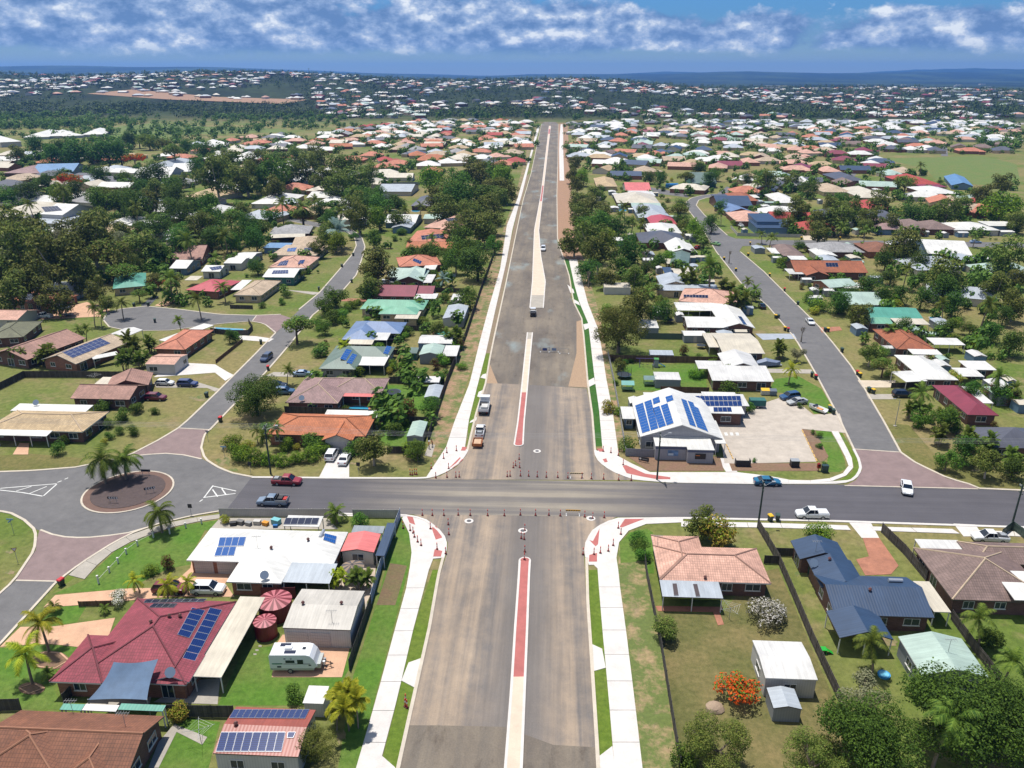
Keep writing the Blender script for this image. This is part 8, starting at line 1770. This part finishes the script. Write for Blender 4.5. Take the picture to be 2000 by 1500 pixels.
# ---------------------------------------------------------------- people
def person(label, q, ang, top, trous, hat=None, z=0.06, stride=0.12, bend=0.0):
    g = G(*q); SK = M('skin', (196,150,122),0.6, 'flat'); tm_ = M('clothing ' + top[0], top[1],0.8, 'flat'); pm = M('clothing ' + trous[0], trous[1],0.8, 'flat')
    J = {'pel': (0,0,0.95, .145, .11), 'abd': (0.02 + bend * .3,0,1.12, .135, .1), 'che': (0.03 + bend, 0,1.34, .175, .12), 'nec': (0.04 + bend * 1.2,0,1.5, .06, .06), 'hea': (0.06 + bend * 1.4,0,1.62, .085, .1), 'top': (0.06 + bend * 1.5,0,1.72, .08, .09)}
    E_ = [('pel', 'abd'),('abd', 'che'),('che', 'nec'),('nec', 'hea'),('hea', 'top')]
    for s_, n_ in ((-1, 'r'),(1, 'l')):
        f = stride * s_
        J.update({'hip' + n_: (0, .1 * s_, .9, .09, .09), 'kne' + n_: (f * .6 + .03, .11 * s_, .5, .062, .065), 'ank' + n_: (f, .11 * s_, .09, .042, .045), 'toe' + n_: (f + .16, .12 * s_, .045, .035, .03), 'sho' + n_: (0.03 + bend, .19 * s_, 1.42, .062, .062), 'elb' + n_: (0.0 + bend, .25 * s_, 1.14, .043, .045), 'wri' + n_: (.13 + bend, .22 * s_, .93, .03, .032), 'pal' + n_: (.17 + bend, .21 * s_, .86, .03, .02)})
        E_ += [('pel', 'hip' + n_),('hip' + n_, 'kne' + n_),('kne' + n_, 'ank' + n_),('ank' + n_, 'toe' + n_),('che', 'sho' + n_),('sho' + n_, 'elb' + n_),('elb' + n_, 'wri' + n_),('wri' + n_, 'pal' + n_)]
        for i in range(5):
            k = 'f%d%s' % (i, n_); dx, dy = (.05,-.035 + .02 * i) if i < 4 else (.01,-.05 * s_); J[k] = (.19 + bend + dx * .8, .21 * s_ + dy, .80 + (.02 if i == 4 else 0), .009, .009); E_.append(('pal' + n_, k))
    names = list(J); me = bpy.data.meshes.new('body'); me.from_pydata([J[k][:3] for k in names],[(names.index(a), names.index(b)) for a, b in E_],[])
    o = thing('person', label, 'person', (g[0], g[1], z), ang); bo = link('body', me, o)
    md = bo.modifiers.new('Skin', 'SKIN')
    for i, k in enumerate(names):
        sv = me.skin_vertices[0].data[i]; sv.radius = J[k][3:5]; sv.use_root = (k == 'pel')
    bo.modifiers.new('Subdiv', 'SUBSURF').levels = 1
    t = NT('figure ' + label[:24]); tcn = t.n('ShaderNodeTexCoord'); sx = t.n('ShaderNodeSeparateXYZ'); t.L.new(tcn.outputs['Object'], sx.inputs[0])
    c1 = t.mix(t.math('GREATER_THAN', sx.outputs[2],0.94), lin(trous[1]), lin(top[1])); ay = t.math('ABSOLUTE', sx.outputs[1])
    hand = t.math('MULTIPLY', t.math('LESS_THAN', sx.outputs[2],1.08), t.math('GREATER_THAN', ay, 0.185)); hd = t.math('MAXIMUM', t.math('GREATER_THAN', sx.outputs[2],1.49), t.math('MULTIPLY', hand, t.math('GREATER_THAN', sx.outputs[2],0.72)))
    boot = t.math('LESS_THAN', sx.outputs[2],0.1); c2 = t.mix(hd, c1, lin((196,150,122))); t.put(t.b.inputs['Base Color'], t.mix(boot, c2, lin((40,34,30)))); me.materials.append(t.m)
    hx = 0.06 + bend * 1.45
    if hat: MB().tube((hx, 0,1.68),(hx, 0,1.80),0.12,0.09, M('hat ' + hat[0], hat[1],0.6, 'flat'),12).tube((hx, 0,1.675),(hx, 0,1.695),0.19,0.19, M('hat ' + hat[0], hat[1],0.6, 'flat'),12).build('hat', o, False)
    else: MB().tube((hx - 0.01,0,1.66),(hx - 0.01,0,1.765),0.105,0.07, M('hair brown', (60,44,34),0.8, 'flat'),12).build('hair', o, False)
    fx = hx + 0.088; m = MB()
    for s_ in (-1,1): m.box(fx - 0.012, fx + 0.006, s_ * 0.035 - 0.012, s_ * 0.035 + 0.012,1.625,1.64, BLACKP)
    m.box(fx - 0.02, fx + 0.022,-0.012,0.012,1.585,1.62, SK).box(fx - 0.014, fx + 0.004,-0.025,0.025,1.555,1.565, M('lips', (150,90,84),0.6, 'flat')); m.build('face', o, False)
person('worker in orange shirt and navy trousers with white hat', (838,877), R(20),('orange shirt', (232,96,36)),('navy trousers', (40,50,70)),('white', (232,232,228)))
person('worker in dark and orange shirt leaning over the slab', (845,873), R(200),('rust shirt', (214,84,40)),('black trousers', (34,32,36)),('dark', (60,50,46)), bend=0.12)
person('man in fluorescent yellow shirt beside the cage trailer', (120,624), R(120),('fluoro yellow', (214,240,40)),('shorts', (60,64,60)))
person('person in grey clothes standing on the play yard lawn', (1275,722), R(60),('grey shirt', (176,176,184)),('dark grey trousers', (84,88,100)))
# ---------------------------------------------------------------- the estates further off
def proj(x, y, z=0.0):
    X = x * _cy + y * _sy; Y = -x * _sy + y * _cy; Z = z - CAMH
    d = Y * _cp - Z * _sp; v = -(Y * _sp + Z * _cp)
    return (CX + F * X / d, CY + F * v / d)
def inside(p, poly):
    c = False; j = len(poly) - 1
    for i in range(len(poly)):
        if (poly[i][1] > p[1]) != (poly[j][1] > p[1]) and p[0] < (poly[j][0] - poly[i][0]) * (p[1] - poly[i][1]) / (poly[j][1] - poly[i][1]) + poly[i][0]: c = not c
        j = i
    return c
rnd = random.Random(21)
def far_house(w, d, roof, wallm, shape):
    """roof and wall meshes centred on the origin; shape: 0 hip, 1 hip L, 2 gable, 3 hip T"""
    rm = roofmat(roof); r = MB(); b = MB(); z = 2.6
    def hipr(cx_, cy_, hl, hd, zz):
        if hl >= hd: A, B = (cx_ - hl + hd, cy_, zz + hd * 0.40),(cx_ + hl - hd, cy_, zz + hd * 0.40)
        else: A, B = (cx_, cy_ - hd + hl, zz + hl * 0.40),(cx_, cy_ + hd - hl, zz + hl * 0.40)
        c = [(cx_ - hl, cy_ - hd, zz),(cx_ + hl, cy_ - hd, zz),(cx_ + hl, cy_ + hd, zz),(cx_ - hl, cy_ + hd, zz)]
        if hl >= hd: fs = [[c[0], c[1], B, A],[c[1], c[2], B],[c[2], c[3], A, B],[c[3], c[0], A]]
        else: fs = [[c[0], c[1], A],[c[1], c[2], B, A],[c[2], c[3], B],[c[3], c[0], A, B]]
        for f in fs: r.face(f, rm, [(p[0], p[1]) for p in f])
        r.face(c[::-1], TRIM)
        b.box(cx_ - hl + 0.5, cx_ + hl - 0.5, cy_ - hd + 0.5, cy_ + hd - 0.5,0, zz - 0.02, wallm)
    hl, hd = w / 2, d / 2
    if shape in (0,1,3): hipr(0,0, hl, hd, z)
    if shape == 1: hipr(-hl + 3.4,-hd - 1.0,3.3,4.5, z + 0.02)
    if shape == 3: hipr(hl - 3.6,-hd - 0.8,3.5,4.2, z + 0.02); hipr(-hl + 3.0, hd, 2.9,3.5, z + 0.04)
    if shape == 2:
        A, B = (-hl, 0, z + hd * 0.36),(hl, 0, z + hd * 0.36)
        for f in ([(-hl, -hd, z),(hl, -hd, z), B, A],[(hl, hd, z),(-hl, hd, z), A, B]): r.face(f, rm, [(p[0], p[1]) for p in f])
        b.box(-hl + 0.4, hl - 0.4,-hd + 0.4, hd - 0.4,0, z + 0.1, wallm)
        for s_ in (-1,1): b.face([(s_ * (hl - 0.4),-hd + 0.4, z),(s_ * (hl - 0.4), hd - 0.4, z),(s_ * (hl - 0.4),0, z + hd * 0.33)][::s_], wallm)
    return r, b
NAMEC = {'white': 'white metal', 'cream': 'cream', 'offwhite': 'off white', 'zinc': 'pale grey blue', 'maroonm': 'maroon', 'peach': 'peach tile', 'orange': 'orange tile', 'salmon': 'salmon tile', 'rust': 'rust tile', 'charcoal': 'charcoal', 'navy': 'dark blue', 'skyblue': 'sky blue', 'redtile': 'red tile', 'tan': 'tan tile', 'mint': 'pale green', 'grey': 'grey tile', 'greybrown': 'grey brown tile', 'beige': 'beige tile'}
EST = {'left': [(0,345),(0,300),(240,305),(300,300),(440,275),(650,258),(860,232),(1042,240),(1020,300),(1004,332),(960,322),(870,336),(800,372),(740,352),(700,322),(600,296),(480,300)],
       'right': [(1112,245),(1300,228),(1990,240),(1990,300),(1800,300),(1840,312),(1800,345),(1990,372),(1990,430),(1880,420),(1700,372),(1600,376),(1500,390),(1400,335),(1300,340),(1200,352),(1130,330)]}
PAL = {'left': ['white', 'cream', 'salmon', 'white', 'salmon', 'redtile', 'white', 'charcoal', 'peach', 'zinc', 'tan', 'white', 'grey', 'orange', 'beige', 'cream'], 'right': ['salmon', 'peach', 'charcoal', 'white', 'maroonm', 'salmon', 'greybrown', 'zinc', 'white', 'cream', 'beige', 'peach', 'mint', 'navy', 'white', 'tan'], 'far': ['white', 'white', 'zinc', 'charcoal', 'white', 'zinc', 'navy', 'grey', 'offwhite']}
EST['gardens left'] = [(0,470),(0,345),(300,318),(480,300),(740,352),(830,385),(760,450),(690,440),(560,425),(430,480),(300,500),(200,500)]
EST['gardens right'] = [(1180,400),(1300,345),(1400,340),(1700,372),(1990,372),(1990,465),(1480,462),(1430,445),(1350,385),(1320,420)]
EST['paddock right'] = [(1570,498),(1990,488),(1990,690),(1850,690),(1760,600),(1640,560)]
PAL['gardens left'] = ['white', 'zinc', 'cream', 'white', 'tan', 'charcoal', 'offwhite', 'salmon', 'beige', 'grey']
PAL['gardens right'] = ['white', 'zinc', 'cream', 'salmon', 'charcoal', 'offwhite', 'redtile', 'beige', 'white']
PAL['paddock right'] = ['white', 'mint', 'grey', 'offwhite', 'rust', 'zinc']
parkp = [(1690,300),(1990,300),(1992,356),(1925,366),(1800,338),(1730,318)]
cands = []
for side, poly in EST.items():
    ang = R(4 if side == 'left' else -9)
    for i in range(-60,60):
        for j in range(-8,60):
            u, v = i * 20.5,380 + j * 22.0 + (6 if j % 2 else 0)
            if (i + j // 7) % 8 == 0 or j % 7 == 3: continue
            u += rnd.uniform(-4,4) + 30 * math.sin(v * 0.011) + 14 * math.sin(v * 0.03 + i); v += rnd.uniform(-4,4) + 22 * math.sin(u * 0.009 + 1)
            x = u * math.cos(ang) - (v - 700) * math.sin(ang); y = 700 + u * math.sin(ang) + (v - 700) * math.cos(ang)
            near_ = ' ' in side
            if y > 1260 or y < (225 if near_ else 390): continue
            if near_ and not free(x, y, 7): continue
            q = proj(x, y)
            if not inside(q, poly) or (side == 'right' and inside(q, parkp)): continue
            if any(abs(x - f[0]) < f[2] + (7 if near_ else 9) and abs(y - f[1]) < f[2] + (7 if near_ else 9) for f in FOOT): continue
            if any((x - t[0]) ** 2 + (y - t[1]) ** 2 < (t[2] * (0.12 if near_ else 0.28) + (3 if near_ else 5)) ** 2 for t in PLANTED): continue
            if rnd.random() < 0.02: continue
            if any(abs(x - c_[1]) < 15.5 and abs(y - c_[0]) < 14 for c_ in cands[-140:]): continue
            pal = PAL['far'] if (side == 'right' and (q[1] < 252 or (q[1] < 262 and rnd.random() < 0.5))) else PAL[side]
            cands.append((y, x, side, rnd.choice(pal), ang + rnd.choice((0, math.pi / 2, math.pi)) + rnd.uniform(-0.25,0.25), rnd.randrange(4), rnd.randrange(3)))
cands.sort(key=lambda c: c[0])
rg_ = random.Random(8); shn = 0; shm = {}
for f_ in list(FOOT):
    if not 150 < f_[1] < 520: continue
    for _ in range(3):
        a_ = rg_.uniform(0,6.28); x, y = f_[0] + math.cos(a_) * (f_[2] + 5), f_[1] + math.sin(a_) * (f_[2] + 5)
        if shn < 90 and free(x, y, 2.6) and not (24 < x < 72 and 125 < y < 195):
            rc = rg_.choice(('white', 'zinc', 'offwhite', 'mint', 'cream', 'white')); w_ = rg_.choice((3.4,4.6,6.2))
            if (rc, w_) not in shm:
                r, b = MB(), MB(); h_ = w_ * 0.36; z_ = 2.1
                r.box(-w_ / 2, w_ / 2,-h_, h_, z_ - 0.06, z_, roofmat(rc)); r.face([(-w_ / 2,-h_, z_),(w_ / 2,-h_, z_),(w_ / 2,0, z_ + 0.4),(-w_ / 2,0, z_ + 0.4)], roofmat(rc)); r.face([(w_ / 2, h_, z_),(-w_ / 2, h_, z_),(-w_ / 2,0, z_ + 0.4),(w_ / 2,0, z_ + 0.4)], roofmat(rc))
                b.box(-w_ / 2 + 0.1, w_ / 2 - 0.1,-h_ + 0.1, h_ - 0.1,0, z_ - 0.07, WALLS[rg_.choice(('clad', 'greyclad', 'bclad'))]); d_ = MB().box(-0.45,0.45,-h_ + 0.05,-h_ + 0.095,0.03,1.9, GARAGE)
                shm[(rc, w_)] = (r.mesh('roof'), b.mesh('wall'), d_.mesh('door'))
            lab = '%s roofed yard shed behind the %s' % (NAMEC[rc], f_[4]); o = thing('yard_shed', lab, 'shed', (x, y, 0), rg_.choice((0,1.571)) + 0.03, lab); shn += 1
            for n_, me in zip(('roof', 'wall', 'door'), shm[(rc, w_)]): link(n_, me, o)
            FOOT.append((x, y, w_ * 0.55, w_ * 0.4, 'yard shed'))
NIND = 215
_fh = {}
WL = [WALLS['brick'], WALLS['cream'], WALLS['render']]
far_r, far_b = MB(), MB()
FAR = []
for n, (y, x, side, rc, ang, shp, wv) in enumerate(cands):
    key = (rc, shp, wv)
    if key not in _fh:
        r, b = far_house((22.0,19.0,20.0)[wv],(14.0,15.5,13.0)[wv], rc, WL[wv], shp); _fh[key] = (r, b, r.mesh('roof'), b.mesh('wall'))
    FAR.append((x, y))
    if n < NIND:
        lab = ('%s roofed house in the estate %s of the new road' % (NAMEC[rc], side)) if ' ' not in side else '%s roofed house among the %s trees %s of the new road' % (NAMEC[rc], side.split()[0][:-1] if side.startswith('g') else 'paddock', side.split()[1])
        o = thing('estate_house', lab, 'house', (x, y, 0), ang, lab)
        link('roof', _fh[key][2], o); link('wall', _fh[key][3], o)
    else:
        ca, sa = math.cos(ang), math.sin(ang)
        for src, dst in ((_fh[key][0], far_r),(_fh[key][1], far_b)):
            for f, mi, uv in zip(src.f, src.mi, src.uv): dst.face([(src.v[k][0] * ca - src.v[k][1] * sa + x, src.v[k][0] * sa + src.v[k][1] * ca + y, src.v[k][2]) for k in f], src.mats[mi], uv)
PALH = ['white', 'white', 'white', 'zinc', 'cream', 'offwhite', 'charcoal', 'salmon', 'white', 'maroonm', 'zinc', 'peach', 'navy', 'mint']
cnt = 0
while cnt < 1500:
    y = rnd.uniform(1330,2750); x = rnd.uniform(-0.85,0.85) * y
    if noise.noise(Vector((x * 0.0032, y * 0.0032,3.3))) < -0.02: continue
    q = proj(x, y, terrain(x, y))
    if q[0] < 620 and y < 1700: continue
    if 840 < q[0] < 1060 and y < 1520: continue
    z = terrain(x, y) - 0.3; rc = rnd.choice(PALH); key = (rc, rnd.randrange(4), rnd.randrange(3)); cnt += 1
    if key not in _fh:
        r, b = far_house((22.0,19.0,20.0)[key[2]],(14.0,15.5,13.0)[key[2]], rc, WL[key[2]], key[1]); _fh[key] = (r, b, None, None)
    k_ = rnd.uniform(0.75,1.15); ang = rnd.uniform(0,6.28); ca, sa = math.cos(ang) * k_, math.sin(ang) * k_
    FAR.append((x, y)); up = rnd.choice((0,0,2.4))
    for src, dst in ((_fh[key][0], far_r),(_fh[key][1], far_b)):
        for f, mi, uv in zip(src.f, src.mi, src.uv): dst.face([(src.v[k][0] * ca - src.v[k][1] * sa + x, src.v[k][0] * sa + src.v[k][1] * ca + y, src.v[k][2] + z + (up if src.v[k][2] > 1 else 0)) for k in f], src.mats[mi], uv)
for k in range(26):
    q = (rnd.uniform(1500,1990), rnd.uniform(166,186)); p = GT(*q)
    w_, d_ = rnd.uniform(25,60), rnd.uniform(15,30); far_b.box(p[0] - w_ / 2, p[0] + w_ / 2, p[1] - d_ / 2, p[1] + d_ / 2, p[2] - 1, p[2] + 7, WALLS['render'], roofmat('white'))
fo = far_r.build('distant_roofs'); tag(fo, 'distant suburb houses on the hills beyond the estates', 'suburb', kind='stuff')
link('distant_walls', far_b.mesh('distant_walls'), fo)
# ---------------------------------------------------------------- distant trees: one mass
lv, lf = [],[]
FV, FF = [],[]
def leafy(x, y, z, r, h, n=110):
    bl = [(rnd.uniform(-0.5,0.5) * r, rnd.uniform(-0.5,0.5) * r, h * rnd.uniform(0.3,0.8), r * rnd.uniform(0.35,0.6)) for _ in range(5)]
    for _ in range(n):
        b_ = bl[rnd.randrange(5)]; d = Vector((rnd.gauss(0,1), rnd.gauss(0,1), rnd.gauss(0.2,1))).normalized()
        p = Vector((x + b_[0], y + b_[1], z + b_[2])) + d * b_[3]
        nn = (d + Vector((rnd.gauss(0,0.4), rnd.gauss(0,0.4),0.6 + rnd.gauss(0,0.4)))).normalized(); s_ = r * rnd.uniform(0.16,0.3)
        u = nn.orthogonal().normalized(); v = nn.cross(u); V_, F_ = (lv, lf) if y < 1320 else (FV, FF); i0 = len(V_)
        V_.extend([tuple(p - u * s_), tuple(p + v * s_ * 0.6), tuple(p + u * s_), tuple(p - v * s_ * 0.6)]); F_.append((i0, i0 + 1, i0 + 2, i0 + 3))
def blob(x, y, z, r, h):
    return leafy(x, y, z, r, h, 110 if y < 700 else (64 if y < 1320 else 22))
cell = {}
for a in FAR: cell.setdefault((int(a[0] // 30), int(a[1] // 30)),[]).append(a)
def clear(x, y, r):
    cx_, cy_ = int(x // 30), int(y // 30)
    for i in (-1,0,1):
        for j in (-1,0,1):
            for a in cell.get((cx_ + i, cy_ + j),()):
                if (a[0] - x) ** 2 + (a[1] - y) ** 2 < r * r: return False
    return True
ZN = [([(90,240),(560,236),(720,244),(560,262),(260,272),(90,270)],210),([(0,330),(300,312),(430,300),(700,322),(740,352),(740,400),(690,440),(560,425),(430,470),(330,540),(200,560),(0,480)],330),([(1160,350),(1330,340),(1380,380),(1330,420),(1350,470),(1420,540),(1480,600),(1330,600),(1200,560),(1130,400)],110),([(1480,350),(1700,340),(1850,350),(1990,360),(1990,470),(1700,466),(1480,462),(1400,400)],190),([(1540,500),(1700,485),(1990,490),(1990,720),(1800,700),(1680,650),(1600,580)],120),([(610,620),(720,470),(800,460),(950,480),(930,560),(880,700),(840,860),(560,800),(600,700)],70),([(420,440),(560,440),(680,460),(660,520),(600,570),(440,600),(300,600),(280,520)],70),([(0,205),(330,205),(420,225),(300,238),(100,252),(0,262)],800),([(0,262),(110,268),(300,256),(430,262),(430,300),(300,312),(0,330)],150),([(300,208),(600,205),(760,214),(760,232),(560,240),(430,235),(340,228)],520),([(760,215),(1000,212),(1110,216),(1110,229),(1000,231),(840,228),(760,230)],220),([(1330,205),(1990,205),(1990,234),(1500,230),(1330,224)],420),([(1900,250),(1990,250),(1990,300),(1920,300)],30)]
for poly, n in ZN:
    k = 0; xs, ys_ = [p[0] for p in poly],[p[1] for p in poly]; t = 0
    while k < n and t < n * 30:
        t += 1; q = (rnd.uniform(min(xs), max(xs)), rnd.uniform(min(ys_), max(ys_)))
        if not inside(q, poly): continue
        x, y = G(*q); zt = terrain(x, y)
        if zt > 0.5:
            p3 = GT(*q); x, y, zt = p3
        if y < 640:
            if not free(x, y, 0.5): continue
            w = rnd.choice((0.8,1.1,1.5,2.0,2.6,3.2)); leafy(x, y, 0, w, w * rnd.uniform(1.1,1.9),90); k += 1; continue
        if noise.noise(Vector((x * 0.008, y * 0.005,8.1))) < -0.15 or not clear(x, y, 11): continue
        w = rnd.uniform(3.0,6.5); blob(x, y, zt, w, w * rnd.uniform(1.2,1.9)); k += 1
for x, y in FAR[:]:                                       # garden trees between the estate houses
    if y > 1270: continue
    for _ in range(6):
        a = rnd.uniform(0,6.28); px_, py_ = x + 14.5 * math.cos(a), y + 14.5 * math.sin(a)
        if clear(px_, py_, 10.5):
            w = rnd.uniform(1.8,4.2); blob(px_, py_, 0, w, w * rnd.uniform(1.2,2.0))
k = 0
while k < 7500:
    y = rnd.uniform(1300,2950); x = rnd.uniform(-0.85,0.85) * y
    q = proj(x, y, terrain(x, y))
    if q[0] < 600 and y < 1750 and rnd.random() < 0.35: continue
    if 170 < q[0] < 580 and 174 < q[1] < 206: continue
    if not clear(x, y, 12): continue
    w = rnd.uniform(4,8.5); blob(x, y, terrain(x, y), w, w * rnd.uniform(1.2,2.0)); k += 1
tm = bpy.data.meshes.new('distant_trees'); tm.from_pydata(FV, [], FF); tm.materials.append(leafmat('distant foliage', (50,72,30),(104,126,52),0.05))
tag(link('distant_trees', tm), 'far off trees of the hills beyond the estates', 'trees', kind='stuff')
lm = bpy.data.meshes.new('garden_trees'); lm.from_pydata(lv, [], lf); lm.materials.append(leafmat('garden foliage', (56,82,30),(122,144,56)))
tag(link('garden_trees', lm), 'mass of small garden trees and shrubs among the houses', 'trees', kind='stuff')
MST = M('mast steel', (120,124,130),0.5, 'flat')
for q, h, lab in (((623,146),38, 'tallest lattice mast on the hill'),((604,146),20, 'shorter mast left of the tall lattice mast')):
    p = GT(q[0], q[1]); o = thing('radio_mast', lab, 'mast', (p[0], p[1], p[2])); m = MB()
    for a in range(3): m.tube((1.2 * math.cos(a * 2.09),1.2 * math.sin(a * 2.09),0),(0.5 * math.cos(a * 2.09),0.5 * math.sin(a * 2.09), h),0.22,0.18, MST, 4)
    m.build('legs', o, False); b = MB()
    for k in range(10):
        z0, z1 = h * k / 10, h * (k + 1) / 10
        for a in range(3): b.tube((1.1 * math.cos(a * 2.09),1.1 * math.sin(a * 2.09), z0),(0.9 * math.cos((a + 1) * 2.09),0.9 * math.sin((a + 1) * 2.09), z1),0.1,0.1, MST, 3)
    b.build('bracing', o, False); MB().tube((0,0, h * 0.86),(0,0, h * 0.97),1.6,1.6, MST, 8).build('antenna_ring', o, False)
# ---------------------------------------------------------------- haze over the whole place
hz = MB().box(-15500,15500,-700,15400,-2.0,230.0, TRIM).mesh('haze'); hz.materials.clear()
hm = bpy.data.materials.new('haze air'); hm.use_nodes = True; hm.node_tree.nodes.remove(hm.node_tree.nodes['Principled BSDF'])
pv = hm.node_tree.nodes.new('ShaderNodeVolumePrincipled'); pv.inputs['Color'].default_value = (0.16,0.42,1.0,1); pv.inputs['Density'].default_value = 7.5e-5; pv.inputs['Anisotropy'].default_value = 0.2
hm.node_tree.links.new(pv.outputs[0], hm.node_tree.nodes['Material Output'].inputs['Volume']); hz.materials.append(hm)
tag(link('haze', hz), kind='stuff')
